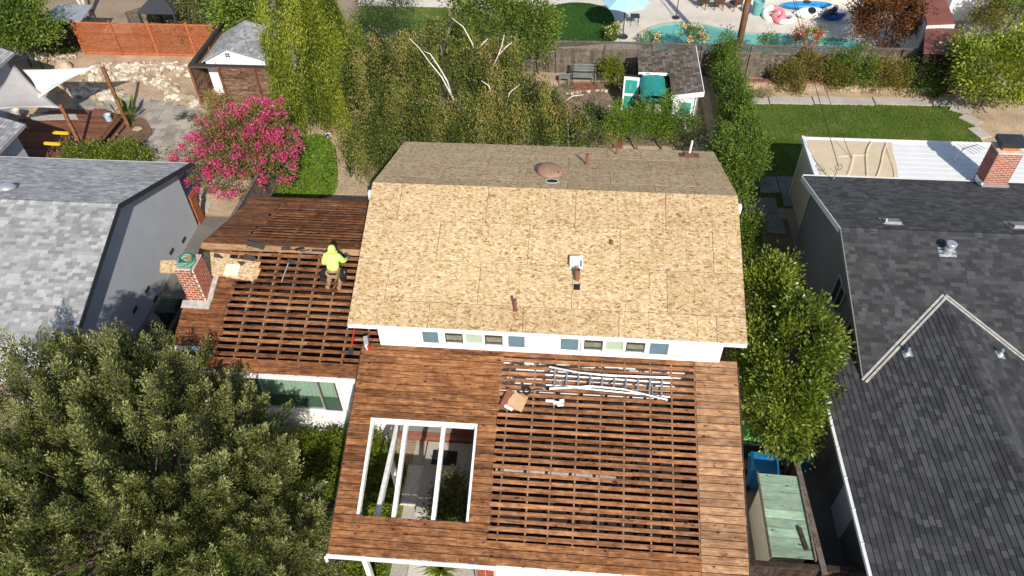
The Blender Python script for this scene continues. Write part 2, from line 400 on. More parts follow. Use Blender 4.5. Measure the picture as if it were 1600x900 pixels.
def sheet(name, pts, z, mat, kind='structure', thick=0, parent=None):
    """ground sheet from plan points"""
    if thick: mb = MB().prism(pts, z-thick, z)
    else: mb = MB().add([(p[0], p[1], z) for p in pts], [tuple(range(len(pts)))])
    o = mb.build(name, mat, parent)
    bm = bmesh.new(); bm.from_mesh(o.data); bmesh.ops.triangulate(bm, faces=[f for f in bm.faces if len(f.verts) > 4]); bmesh.ops.recalc_face_normals(bm, faces=bm.faces)
    if not thick:
        for f in bm.faces:
            if f.normal.z < 0: f.normal_flip()
    bm.to_mesh(o.data); bm.free()
    if kind: o['kind'] = kind
    return o
def px(*uv, z=0): return [tuple(G(u, v, z).xy) for u, v in uv]
def smooth_loop(pts, k=6):
    P = np.array(pts, float); n = len(P); out = []
    for i in range(n):
        a, b, c, d = P[i-1], P[i], P[(i+1) % n], P[(i+2) % n]
        for j in range(k):
            t = j/k; out.append(.5*((2*b)+(c-a)*t+(2*a-5*b+4*c-d)*t*t+(-a+3*b-3*c+d)*t**3))
    return [tuple(q) for q in out]
def inside(p, poly):
    x, y = p[0], p[1]; r = False; j = len(poly)-1
    for i in range(len(poly)):
        xi, yi = poly[i][0], poly[i][1]; xj, yj = poly[j][0], poly[j][1]
        if (yi > y) != (yj > y) and x < (xj-xi)*(y-yi)/(yj-yi)+xi: r = not r
        j = i
    return r
# ------------------------------------------------------------------ foliage helpers
def unit(a): return a/np.maximum(np.linalg.norm(a, axis=1, keepdims=True), 1e-9)
def leaf_mesh(name, mat, parent, C, D, L, W, T, kind=None, loc=None):
    n = len(C); org = np.array(ORG[parent.name] if parent is not None else (loc or (0, 0, 0)))
    C = C - org; D = unit(D)
    s = unit(np.cross(D, rng.normal(size=(n, 3))))
    L = np.broadcast_to(np.asarray(L, float), (n,))[:, None]; W = np.broadcast_to(np.asarray(W, float), (n,))[:, None]
    V = np.empty((n, 4, 3)); V[:, 0] = C - D*L/2; V[:, 1] = C + s*W/2 - D*L*.05; V[:, 2] = C + D*L/2; V[:, 3] = C - s*W/2 - D*L*.05
    me = bpy.data.meshes.new(name)
    me.vertices.add(4*n); me.vertices.foreach_set('co', V.reshape(-1))
    me.loops.add(4*n); me.loops.foreach_set('vertex_index', np.arange(4*n, dtype=np.int32))
    me.polygons.add(n); me.polygons.foreach_set('loop_start', np.arange(0, 4*n, 4, dtype=np.int32))
    me.update(calc_edges=True)
    at = me.attributes.new('tint', 'FLOAT', 'FACE'); at.data.foreach_set('value', np.clip(T, 0, 1).astype(np.float32))
    me.materials.append(M[mat])
    o = bpy.data.objects.new(name, me); link(o, parent, (0, 0, 0) if parent is not None else tuple(org))
    if kind: o['kind'] = kind
    return o
def lumps(c, r, n, seed=0, low=-.35):
    """clump centres spread through an ellipsoid's outer volume"""
    g = rng.normal(size=(n*3, 3)); g = unit(g); g = g[g[:, 2] > low][:n]
    rad = rng.uniform(.62, 1.0, len(g))**.7
    ph = rng.uniform(0, 6.28, 6)
    rad = rad*(1+.16*np.sin(3.1*g[:, 0]+ph[0]+2*g[:, 2])+.13*np.sin(4.3*g[:, 1]+ph[1])+.12*np.sin(5.2*g[:, 2]+ph[2]+3*g[:, 0]))
    return np.array(c) + g*rad[:, None]*np.array(r), g
def clump_leaves(CC, OUT, per, spread, up=.35):
    n = len(CC); C = np.repeat(CC, per, 0); O = np.repeat(OUT, per, 0)
    off = rng.normal(size=(n*per, 3))
    sp = np.repeat(np.broadcast_to(np.asarray(spread, float), (n,)), per)[:, None]
    C = C + off*sp
    D = unit(off*.8 + O*.8 + np.array([0, 0, up]) + rng.normal(size=(n*per, 3))*.5)
    return C, D
def limbs(mb, base, targets, r0, fork=None, sag=0, n=6):
    b = Vector(base)
    f = Vector(fork) if fork is not None else b
    if fork is not None: mb.tube([b, b.lerp(f, .5)+Vector((random.uniform(-.06, .06), random.uniform(-.06, .06), 0)), f], [r0, r0*.85, r0*.75], 8)
    for t in targets:
        t = Vector(t); d = (t-f).length
        m1 = f.lerp(t, .35)+Vector((0, 0, d*.10)); m2 = f.lerp(t, .7)+Vector((0, 0, d*.08))
        mb.tube([f, m1, m2, t], [r0*.55, r0*.38, r0*.22, r0*.07], n)
def tree(name, label, base, c, r, mat, nclump=90, per=110, leaf=(.16, .075), spread=.3, bark='bark', trunk=.14, group=None, cat='tree', low=-.4, up=.3, extra=None, tb=.0, fork=.45):
    t = thing(name, label, cat, base, group)
    CC, O = lumps(c, r, nclump, low=low)
    CC = CC[(CC[:, 2] > base[2]+.15)]; O = O[:len(CC)]
    mb = MB(); tg = CC[rng.permutation(len(CC))[:min(9, len(CC))]]
    limbs(mb, base, [tuple(Vector(q).lerp(Vector(c), .12)) for q in tg], trunk, (base[0]*.6+c[0]*.4, base[1]*.6+c[1]*.4, base[2]+(c[2]-base[2])*fork))
    mb.build('trunk', bark, t, smooth=True)
    C, D = clump_leaves(CC, O, per, spread*rng.uniform(.7, 1.35, len(CC)), up)
    C[:, 2] = np.maximum(C[:, 2], base[2]+.02)
    ct = np.repeat(rng.uniform(-.22, .22, len(CC)), per)
    T = .45 + ct + rng.normal(size=len(C))*.16 + tb
    k = rng.uniform(.7, 1.3, len(C))
    leaf_mesh('crown', mat, t, C, D, leaf[0]*k, leaf[1]*k, T)
    if extra: extra(t, CC, O)
    return t
def flowers(parent, CC, O, mat, frac, per, spread, size, name='blossom', tb=.5, push=.12):
    k = rng.permutation(len(CC))[:int(len(CC)*frac)]
    P = CC[k] + O[k]*push
    C, D = clump_leaves(P, O[k], per, spread, .2)
    leaf_mesh(name, mat, parent, C, D, size, size*.9, tb + rng.normal(size=len(C))*.25)
def shrub(name, label, u, v, z, r, mat, n=40, per=70, leaf=(.11, .055), spread=.2, group=None, tb=0, ground=None, **kw):
    """crown centre seen at photo pixel (u, v) at height z; foot straight below"""
    p = G(u, v, z)
    return tree(name, label, (p.x, p.y, 0 if ground is None else ground), (p.x, p.y, z), r, mat, n, per, leaf, spread, trunk=.05, group=group, cat=kw.pop('cat', 'shrub'), low=kw.pop('low', -.6), tb=tb, **kw)
def weeper(name, label, base, domes, mat, per, Lh, leaf, bark, group=None, tb=0, zmin=.3, trunk=.16):
    bark = 'bark' if bark == 'bark_white' else bark
    t = thing(name, label, 'tree', base, group)
    mb = MB(); ends = []
    for (c, r, k) in domes:
        g = unit(rng.normal(size=(k*3, 3))); g = g[g[:, 2] > -.05][:k]
        k2 = max(9, len(g)//9); g0 = g[rng.integers(0, k2, len(g))]; P0 = np.array(c)+g0*np.array(r)*(.6+.4*((g0[:, :1]*7.3) % 1))+rng.normal(size=(len(g), 3))*np.array([.18, .18, .2]); ends.append((P0, g0))
    f = Vector((base[0], base[1], base[2]+1.2)); tops = [Vector(d[0])+Vector((0, 0, d[1][2]*.5)) for d in domes]
    limbs(mb, base, tops, trunk, f)
    for (c, r, k) in domes:
        top = Vector(c)
        for q in range(2):
            a = random.uniform(0, 6.28); e = top+Vector((math.cos(a)*r[0]*.8, math.sin(a)*r[1]*.8, r[2]*.55))
            mb.tube([top, top.lerp(e, .5)+Vector((0, 0, r[2]*.35)), e], [trunk*.3, trunk*.2, trunk*.05], 5)
    mb.build('trunk', bark, t, smooth=True)
    Cs, Ds, Ts = [], [], []
    for (P, g) in ends:
        n = len(P); ln = rng.uniform(Lh[0], Lh[1], n); s = rng.uniform(0, 1, (n, per))
        drift = g*rng.uniform(.1, .45, (n, 1)); drift[:, 2] = 0
        X = P[:, None, :] + drift[:, None, :]*np.sqrt(s)[:, :, None] + rng.normal(size=(n, per, 3))*np.array([.085, .085, .06])
        X[:, :, 2] -= (s*ln[:, None])
        tt = np.broadcast_to((.34*np.sin(g[:, :1]*41.+g[:, 1:2]*23.)+rng.uniform(-.1, .1, (n, 1))), (n, per)) + rng.normal(size=(n, per))*.13 - .10*s
        D = np.stack([rng.normal(size=(n, per))*.5, rng.normal(size=(n, per))*.5, -np.ones((n, per))], 2)
        Cs.append(X.reshape(-1, 3)); Ds.append(D.reshape(-1, 3)); Ts.append(tt.reshape(-1))
    C = np.concatenate(Cs); D = np.concatenate(Ds); T = np.concatenate(Ts)+.48+tb
    ok = C[:, 2] > zmin; C, D, T = C[ok], D[ok], T[ok]
    k = rng.uniform(.7, 1.3, len(C)); leaf_mesh('crown', mat, t, C, D, leaf[0]*k, leaf[1]*k, T)
    return t
def grass_blades(name, poly, n, mat, label, h=.06, z=.005):
    P = np.array(poly); lo, hi = P.min(0), P.max(0); out = []
    X = rng.uniform(lo, hi, (n*3, 2))
    ins = np.array([inside(q, poly) for q in X[:n*2]]); X = X[:n*2][ins][:n]
    C = np.column_stack([X, np.full(len(X), z+h*.45)]); D = rng.normal(size=(len(X), 3))*.55; D[:, 2] = 1
    T = .5+rng.normal(size=len(X))*.2 + .25*np.sin(X[:, 0]*1.3+np.sin(X[:, 1]*2.1))*np.cos(X[:, 1]*1.7)
    o = leaf_mesh(name, mat, None, C, D, h*rng.uniform(.7, 1.4, len(X)), .028, T)
    return tag(o, label, 'grass', kind='stuff')
# ------------------------------------------------------------------ roof shingle helper
def wedge_mesh(mat, k):
    key = (mat, k)
    if key not in _cube:
        me = bpy.data.meshes.new(mat+'_tab')
        me.from_pydata([(-.5, -.5, 0), (.5, -.5, 0), (.5, .5, 0), (-.5, .5, 0), (-.5, -.5, 1), (.5, -.5, 1), (.5, .5, .2), (-.5, .5, .2)], [],
                       [(4, 5, 6, 7), (0, 1, 5, 4), (1, 2, 6, 5), (2, 3, 7, 6), (3, 0, 4, 7)])
        at = me.attributes.new('tint', 'FLOAT', 'FACE'); at.data.foreach_set('value', [k/9.]*5)
        me.materials.append(M[mat]); _cube[key] = me
    return _cube[key]
def shingles(parent, mat, planes, wide=(.24, .36), expo=.145, thick=.028, nearest=300, name='shingle'):
    """planes: (origin, along, up, normal, length, slope_length, keep(x,y))"""
    tabs = []
    for (O, ex, eu, nn, Ln, Sl, keep) in planes:
        R = Matrix((ex, eu, nn)).transposed(); i = 0; v = 0
        while v < Sl:
            u = -random.uniform(0, .3)
            while u < Ln:
                wd = random.uniform(*wide); a, b = max(u, 0), min(u+wd-.004, Ln)
                h = min(expo*1.12, Sl-v)
                if b-a > .04 and h > .03:
                    c = O + ex*((a+b)/2) + eu*(v+h/2)
                    if keep is None or keep(c.x, c.y): tabs.append((c, b-a, h, R, ex, eu, nn, random.random()))
                u += wd
            v += expo; i += 1
    tabs.sort(key=lambda q: (q[0]-CAMP).length)
    def seen(c):
        d = c-CAMP; z = d.dot(_FW); return abs(d.dot(_U)/z) < 800/F and abs(d.dot(_V)/z) < 450/F
    near = [q for q in tabs if seen(q[0])][:nearest]; ids = set(id(q) for q in near); mb = MB()
    for q in near: piece(name, mat, parent, q[0], (q[1], q[2], thick), q[3], wedge_mesh(mat, int(q[7]*9.99)))
    for q in tabs:
        if id(q) in ids: continue
        c, wd, h, R, ex, eu, nn, t = q
        a = ex*(wd/2); b = eu*(h/2); t1 = nn*thick; t2 = nn*(thick*.2)
        mb.add([c-a-b, c+a-b, c+a+b, c-a+b, c-a-b+t1, c+a-b+t1, c+a+b+t2, c-a+b+t2], [(4, 5, 6, 7), (0, 1, 5, 4), (1, 2, 6, 5), (2, 3, 7, 6), (3, 0, 4, 7)], t)
    if mb.v: mb.build(name+'_field', mat, parent, kind='stuff')
def ridge_caps(parent, mat, p0, p1, n1, n2, wdt=.13, step=.19, name='ridge_cap'):
    """overlapping caps folded over a ridge; n1, n2 = down-slope unit vectors"""
    p0 = Vector(p0); p1 = Vector(p1); d = (p1-p0); L = d.length; d.normalize(); k = 0; mb = None; up = Vector((0, 0, 1))
    s = 0
    while s < L:
        e = min(s+step*1.1, L); a = p0+d*s; b = p0+d*e; h1 = up*.03; h2 = up*.012; mb = MB()
        mb.add([a+n1*wdt+h1*.7, a+h1, a+n2*wdt+h1*.7, b+n1*wdt+h2*.7, b+h2, b+n2*wdt+h2*.7, a+n1*wdt, a, a+n2*wdt], [(0, 1, 4, 3), (1, 2, 5, 4), (6, 7, 1, 0), (7, 8, 2, 1)], random.random())
        mb.build(name, mat, parent); s += step

# ------------------------------------------------------------------ ground
pool_loop = smooth_loop(px((1000, 62), (1010, 48), (1040, 38), (1082, 36), (1125, 44), (1165, 51), (1215, 53), (1262, 56), (1330, 62), (1345, 78), (1290, 92), (1180, 88), (1080, 90), (1015, 84)), 5)
def holed(name, outer, inner, z, mat):
    bm = bmesh.new(); es = []
    for lp in (outer, inner):
        vs = [bm.verts.new((p[0], p[1], z)) for p in lp]
        es += [bm.edges.new((vs[i], vs[(i+1) % len(vs)])) for i in range(len(vs))]
    bmesh.ops.triangle_fill(bm, use_beauty=True, use_dissolve=False, edges=es, normal=(0, 0, 1))
    for f in list(bm.faces):
        c = f.calc_center_median()
        if inside(c, inner): bm.faces.remove(f)
        elif f.normal.z < 0: f.normal_flip()
    me = bpy.data.meshes.new(name); bm.to_mesh(me); bm.free(); me.materials.append(M[mat])
    return struct(link(bpy.data.objects.new(name, me)))
holed('ground', [(-320, -200), (320, -200), (320, 420), (-320, 420)], pool_loop, 0, 'earth')
holed('pool_patio', [(-3.5, 35.65), (17.6, 35.65), (17.6, 60), (-3.5, 60)], pool_loop, .006, 'concrete_pale')
mb = MB(); n = len(pool_loop)
lo = [Vector((p[0], p[1], -.6)) for p in pool_loop]; hi = [Vector((p[0], p[1], .004)) for p in pool_loop]
mb.add(lo+hi, [(i, (i+1) % n, n+(i+1) % n, n+i) for i in range(n)] + [tuple(range(n))])
struct(mb.build('pool_basin', 'pool_plaster'))
sheet('pool_water', pool_loop, -.10, 'pool_water')
mb = MB(); c0 = np.mean(pool_loop, 0)
out = [tuple(c0+(np.array(p)-c0)*1.045) for p in pool_loop]
mb.add([(p[0], p[1], .03) for p in pool_loop]+[(p[0], p[1], .03) for p in out]+[(p[0], p[1], .0) for p in pool_loop]+[(p[0], p[1], .0) for p in out],
       [(i, (i+1) % n, n+(i+1) % n, n+i) for i in range(n)]+[(i, (i+1) % n, 2*n+(i+1) % n, 2*n+i) for i in range(n)]+[(n+i, n+(i+1) % n, 3*n+(i+1) % n, 3*n+i) for i in range(n)])
struct(mb.build('pool_coping', 'concrete'))
turf = smooth_loop(px((838, 40), (850, 14), (900, 4), (950, 14), (962, 45), (955, 66), (850, 72)), 5)
sheet('artificial_turf', turf, .012, 'lawn_deep'); grass_blades('turf_blades', turf, 9000, 'blade_deep', 'deep green artificial turf oval beside the pool patio', .05, .012)
sheet('far_lawn', px((560, 40), (560, 8), (620, 8), (700, 12), (700, 60)), .004, 'lawn')
sheet('far_paving', px((560, 9), (560, -60), (900, -60), (900, 0), (840, 12), (700, 12)), .008, 'concrete_pale')
# left neighbour's yard
sheet('left_yard_soil', [(-40, 23), (-12.9, 23), (-12.9, 36.2), (-40, 36.2)], .004, 'soil')
# target house back yard
sheet('back_yard_soil', [(-12.9, 19), (6.6, 19), (6.6, 35.4), (-12.9, 35.4)], .004, 'soil')
sheet('planting_bed', px((840, 225), (850, 150), (880, 128), (1090, 128), (1110, 230)), .009, 'mulch')
sheet('dry_grass_patch', smooth_loop(px((560, 250), (545, 215), (575, 205), (610, 215), (620, 260), (580, 290))), .008, 'lawn_dry')
sheet('garden_path_mound', smooth_loop(px((440, 215), (520, 195), (560, 240), (540, 305), (520, 310), (525, 240), (490, 215))), .012, 'soil')
# right neighbour's yard
rl = smooth_loop(px((1165, 164), (1300, 164), (1440, 164), (1500, 172), (1532, 215), (1540, 270), (1500, 330), (1300, 330), (1165, 300)), 4)
sheet('right_lawn', rl, .006, 'lawn'); grass_blades('right_lawn_blades', rl, 30000, 'blade', 'sunlit green lawn behind the white patio roof')
sheet('right_bed_soil', px((1155, 165), (1155, 118), (1600, 128), (1660, 250), (1545, 250), (1500, 168)), .003, 'soil')
# front yard and side yards
sheet('front_lawn', [(-17, -6), (-1.2, -6), (-1.2, 8.2), (-5.2, 12.6), (-17, 12.6)], .005, 'lawn')
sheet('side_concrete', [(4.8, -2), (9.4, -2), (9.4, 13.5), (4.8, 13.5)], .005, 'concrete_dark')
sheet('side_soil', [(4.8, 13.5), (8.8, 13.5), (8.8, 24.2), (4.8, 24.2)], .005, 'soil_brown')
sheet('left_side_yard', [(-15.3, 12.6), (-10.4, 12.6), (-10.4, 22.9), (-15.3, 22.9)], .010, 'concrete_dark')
sheet('driveway', [(-1.2, -6), (5, -6), (5, 8.4), (-1.2, 8.4)], .005, 'concrete')
# ================================================================== the house being re-roofed
house = thing('house', 'two storey white house stripped for a new roof, bare plywood above and open boards below', 'house', (-.5, 13, 0))
UF = Slope(16.676, 6.967, .3469); UB = Slope(16.676, 6.967, -.3469); GA = Slope(13.13, 4.191, .3474)
WF = Slope(16.027, 4.97, .3395); WB = Slope(16.027, 4.97, -.3395)
X0, X1 = -5.585, 4.568
# upper walls (gabled prism)
prof = [(13.08, 0), (20.2, 0), (20.2, 5.60), (16.676, 6.82), (13.08, 5.58)]
MB().hexa([Vector((-5.0, y, z)) for y, z in prof], [Vector((4.16, y, z)) for y, z in prof]).build('wall', 'white_paint', house)
# upper roof
uroof = MB()
def slab(mb, S, x0, x1, y0, y1, h0, h1):
    lo = [S.at(x0, y0, h0), S.at(x1, y0, h0), S.at(x1, y1, h0), S.at(x0, y1, h0)]; hi = [S.at(x0, y0, h1), S.at(x1, y0, h1), S.at(x1, y1, h1), S.at(x0, y1, h1)]
    mb.hexa(lo, hi); return mb
slab(uroof, UF, X0+.02, X1-.02, 12.62, 16.67, -.09, -.018); slab(uroof, UB, X0+.02, X1-.02, 16.682, 20.74, -.09, -.018)
uroof = uroof.build('upper_roof', 'paper_dark', house)
def panels(S, y_lo, y_hi, rows, up):
    c = 1/math.sqrt(1+S.k**2); R = S.rot(); d = 0
    L = (y_hi-y_lo)/c
    for i, rr in enumerate(rows):
        h = min(rr, L-d)
        if h <= .02: break
        x = X0 - (1.22 if i % 2 else 0) - (.35 if up else .6)
        while x < X1:
            a, b = max(x, X0), min(x+2.44, X1)
            if b-a > .08:
                dd = d+h/2; y = (y_lo+dd*c) if up else (y_hi-dd*c)
                wob = Matrix.Rotation(random.uniform(-.0012, .0012), 3, 'Z')
                piece('sheathing_panel', 'osb', uroof, S.at((a+b)/2, y, -.0075+random.uniform(-.0015, .002)), (b-a-.011, h-.012, .016), R @ wob)
            x += 2.44
        d += h
panels(UF, 12.589, 16.676, [.72, 1.22, 1.22, 1.22], True)
panels(UB, 16.676, 20.763, [1.22, 1.22, 1.22, 1.22], False)
# fascias, rakes
mb = MB(); mb.box(((X0+X1)/2, 12.60, UF.z(12.589)-.092), (X1-X0-.004, .03, .125)); mb.build('front_fascia', 'white_trim', house)
mb = MB(); mb.box(((X0+X1)/2, 20.78, UF.z(12.589)-.125), (X1-X0-.004, .03, .19)); mb.build('rear_fascia', 'white_trim', house)
for x in (X0+.05, X1-.05):
    for S, a, b in ((UF, 12.63, 16.674), (UB, 16.678, 20.74)):
        slab(MB(), S, x-.015, x+.015, a, b, -.22, -.095).build('rake_board', 'white_trim', house)
mb = MB()
for a, b in ((X0+.01, -5.003), (4.163, X1-.01)): slab(mb, UF, a, b, 12.6, 16.67, -.12, -.10); slab(mb, UB, a, b, 16.69, 20.74, -.12, -.10)
slab(mb, UF, -4.99, 4.15, 12.62, 13.07, -.12, -.10)
mb.build('soffit', 'white_paint', house)
for x in (X0-.06, X1+.06):      # white ridge-beam ends under each gable tip
    MB().box((x, 16.55, 6.62), (.14, .14, .24)).build('beam_end', 'white_trim', house)
# windows with shutters in the front wall
def window3(x0, x1, z0, z1, y, parent, panes=3):
    mb = MB(); fw = .045
    mb.box(((x0+x1)/2, y-.025, z1+fw/2), (x1-x0+2*fw, .07, fw)); mb.box(((x0+x1)/2, y-.035, z0-fw/2), (x1-x0+2*fw, .10, fw))
    for k in range(panes+1):
        x = x0+(x1-x0)*k/panes; mb.box((x, y-.027, (z0+z1)/2), (.05 if 0 < k < panes else fw*1.6, .065, z1-z0-.002))
    w_ = mb.build('window', 'frame_white', parent)
    for k in range(panes):
        a = x0+(x1-x0)*k/panes+.03; b = x0+(x1-x0)*(k+1)/panes-.03
        fr = MB(); z_ = (z0+z1)/2
        for xx in (a+.012, b-.012): fr.box((xx, y-.028, z_), (.024, .03, z1-z0-.004))
        fr.build('sash', 'frame_bronze' if k != 1 else 'frame_white', w_)
        MB().box(((a+b)/2, y-.022, z_), (b-a-.05, .006, z1-z0-.01)).build('pane', 'glass', w_)
        MB().box(((a+b)/2, y-.006, z_), (b-a-.05, .006, z1-z0-.01)).build('blind' if k == 1 else 'dark_room', 'blind' if k == 1 else 'room_dark', w_)
        if k != 1:
            MB().box(((a+b)/2, y-.011, z_-.02), (b-a-.06, .003, (z1-z0)*.42)).build('curtain', 'bark_grey', w_)
    return w_
def shutter(x0, x1, z0, z1, y, parent):
    mb = MB(); mb.box(((x0+x1)/2, y-.012, (z0+z1)/2), (x1-x0, .022, z1-z0))
    for xx in (x0+.03, x1-.03): mb.box((xx, y-.029, (z0+z1)/2), (.06, .012, z1-z0))
    for zz in (z0+.03, z1-.03): mb.box(((x0+x1)/2, y-.0285, zz), (x1-x0-.12, .011, .06))
    s_ = mb.build('shutter', 'shutter_blue', parent)
    return s_
for a, b, c, d, e, f in ((-3.78, -3.36, -3.20, -1.58, -1.46, -1.03), (-.06, .40, .51, 2.18, 2.29, 2.76)):
    shutter(a, b, 4.42, 4.90, 13.08, house); shutter(e, f, 4.42, 4.90, 13.08, house); window3(c, d, 4.45, 4.88, 13.08, house)
# ---- lower front roof of boards
GX0, GX1, GYF, GYT = -5.514, 4.637, 7.894, 13.13
groof = MB()
for k in range(18):
    x = 3.51-.613*k+ (.06 if k % 5 == 2 else 0)
    if x < GX0: break
    if -4.95 < x < -2.14: slab(groof, GA, x-.02, x+.02, 11.25, 13.12, -.165, -.0225); slab(groof, GA, x-.02, x+.02, GYF+.03, 8.75, -.165, -.0225)
    else: pass
slab(groof, GA, GX0+.01, GX0+.05, GYF, GYT, -.165, -.0225); slab(groof, GA, GX1-.05, GX1-.01, GYF, GYT, -.165, -.0225)
groof = groof.build('front_roof', 'rafter_wood', house)
for k in range(18):
    x = 3.51-.613*k+(.06 if k % 5 == 2 else 0)
    if x < GX0: break
    if not (-4.95 < x < -2.14):
        ym = (GYF+.03+13.12)/2; piece('rafter', 'rafter_wood', groof, GA.at(x, ym, -.095), (.04, (13.12-GYF-.03)*1.0586, .14), GA.rot())
SKL, SKR = -1.62, 3.51; OPL, OPR = -4.95, -2.14
rowp = 5.543/29; cg = 1/math.sqrt(1+GA.k**2)
def board(name, mat, parent, S, x0, x1, d0, wdt, h=-.010, th=.02, base=GYF, jit=.0):
    y = base + d0*(1/math.sqrt(1+S.k**2))
    piece(name, mat, parent, S.at((x0+x1)/2, y, h+random.uniform(-.004, .002)), (x1-x0-.006, wdt, th), S.rot() @ Matrix.Rotation(random.uniform(-jit, jit), 3, 'Z'))
def split(x0, x1, lo=2.2, hi=4.4):
    out = [x0]; x = x0+random.uniform(lo*.5, hi)
    while x < x1-.5: out.append(x); x += random.uniform(lo, hi)
    return list(zip(out, out[1:]+[x1]))
for r in range(29):
    d = (r+.5)*rowp; wd = rowp-.017
    if 5 <= r <= 17: segs = [(GX0, OPL-.01), (OPR+.01, SKL+random.uniform(-.03, .05))]
    else: segs = split(GX0, SKL+random.uniform(-.03, .05))
    if r < 3: segs = split(GX0, SKR)
    if r == 28: segs = split(GX0, SKR, 2, 4)
    for a, b in segs: board('deck_board', 'deck_wood', groof, GA, a, b, d, wd, jit=.001)
    if 3 <= r < 28:
        n0 = SKL-.02; joints = split(n0, SKR+.01, 2.2, 4.5)
        for q, (a, b) in enumerate(joints):
            if r in (26, 27) and random.random() < .3: b = a+(b-a)*random.uniform(.4, .8)
            board('skip_board', 'skip_wood', groof, GA, a, b, d+random.uniform(-.006, .006), random.choice((.098, .104, .112)), jit=.0016)
    board('deck_board', 'deck_wood_pale', groof, GA, SKR+.012, GX1-random.uniform(0, .02), d, wd, jit=.001)
mb = MB(); mb.box(((GX0+GX1)/2, GYF-.018, GA.z(GYF)-.115), (GX1-GX0+.06, .03, .19)); mb.build('eave_fascia', 'white_worn', house)
for x in (GX0-.017, GX1+.017): slab(MB(), GA, x-.014, x+.014, GYF-.003, 13.0, -.19, -.028).build('rake_board', 'fence_dark', house)
mb = MB()
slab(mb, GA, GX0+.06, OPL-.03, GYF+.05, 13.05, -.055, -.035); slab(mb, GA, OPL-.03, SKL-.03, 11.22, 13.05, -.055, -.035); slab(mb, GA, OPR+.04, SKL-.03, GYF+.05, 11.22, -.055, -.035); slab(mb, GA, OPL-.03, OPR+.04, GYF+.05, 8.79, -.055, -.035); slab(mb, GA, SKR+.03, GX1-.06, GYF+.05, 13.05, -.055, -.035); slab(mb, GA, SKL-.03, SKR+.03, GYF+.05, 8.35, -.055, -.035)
mb.build('loft_shade', 'attic_dark', house)  # added dark sheet, paints loft shade into the gaps between deck boards
# white gutter ends and a porch bracket under the eave
MB().tube([(GX0-.05, GYF-.06, GA.z(GYF)-.10), (GX0-.05, GYF-.06, GA.z(GYF)-.3)], .04).build('downpipe', 'white_trim', house)
# garage walls and dark loft under the open boards
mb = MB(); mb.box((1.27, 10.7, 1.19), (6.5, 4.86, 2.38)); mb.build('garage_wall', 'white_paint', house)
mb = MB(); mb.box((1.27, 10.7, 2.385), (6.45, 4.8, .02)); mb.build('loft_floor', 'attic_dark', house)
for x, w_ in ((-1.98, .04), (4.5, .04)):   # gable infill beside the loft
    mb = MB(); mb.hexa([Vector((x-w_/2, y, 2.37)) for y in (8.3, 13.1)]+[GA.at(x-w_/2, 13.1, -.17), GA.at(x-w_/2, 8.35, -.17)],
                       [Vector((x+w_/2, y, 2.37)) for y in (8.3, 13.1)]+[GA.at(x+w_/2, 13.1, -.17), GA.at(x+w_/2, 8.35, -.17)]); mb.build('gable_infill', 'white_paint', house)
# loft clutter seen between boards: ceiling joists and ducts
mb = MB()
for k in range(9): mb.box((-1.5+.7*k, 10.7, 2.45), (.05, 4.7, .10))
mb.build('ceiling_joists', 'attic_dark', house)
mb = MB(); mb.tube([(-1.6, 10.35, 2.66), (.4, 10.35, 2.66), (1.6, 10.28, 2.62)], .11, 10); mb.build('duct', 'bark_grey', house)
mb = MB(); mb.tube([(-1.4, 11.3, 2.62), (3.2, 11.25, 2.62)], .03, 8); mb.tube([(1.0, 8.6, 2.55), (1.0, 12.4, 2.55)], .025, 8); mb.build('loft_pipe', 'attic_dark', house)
# framed opening over the entry court
mb = MB()
for (a, b) in (((OPL+.03, 8.80), (OPL+.03, 11.20)), ((OPR-.02, 8.80), (OPR-.02, 11.20))):
    slab(mb, GA, a[0]-.035, a[0]+.035, 8.83, 11.17, -.20, -.024)
slab(mb, GA, OPL+.07, OPR-.06, 11.115, 11.185, -.20, -.024)
mb.build('opening_frame', 'white_worn', house)
MB().box((-3.1, 12.78, .22), (3.7, .16, .24)).build('door_step', 'brick_pave', house)
for x in (-4.02, -3.02): slab(MB(), GA, x-.05, x+.05, 8.80, 11.11, -.20, -.03).build('opening_beam', 'white_worn', house)
MB().box((-4.55, 9.9, 2.15), (.11, 3.9, .2)).build('porch_beam', 'white_worn', house)
MB().box((-4.62, 10.95, 1.0), (.13, .13, 2.0)).build('porch_post', 'white_worn', house)
MB().box((-4.7, 8.05, 1.0), (.13, .13, 2.0)).build('porch_post', 'white_worn', house)
mb = MB(); mb.box((-3.1, 12.9, 1.1), (3.9, .05, 2.2)); mb.build('entry_wall', 'stucco_grey', house)
mb = MB(); mb.box((-2.75, 12.86, 1.05), (.95, .05, 2.05)); d_ = mb.build('door', 'patio_red', house)
mb = MB(); mb.tube([(-2.4, 12.82, 1.0), (-2.4, 12.76, 1.0)], .03); mb.build('handle', 'metal_galv', d_)
# brick pier by the garage front
pier = MB(); pier.box((-1.65, 8.12, 1.05), (.42, .36, 2.1)); pier = pier.build('pier', 'mortar', house)
for r in range(26):
    for k in range(2):
        piece('brick', 'brick_red', pier, (-1.65-.105+.21*k+(.05 if r % 2 else -.05)*0, 7.935, .06+.08*r), (.195, .02, .065))
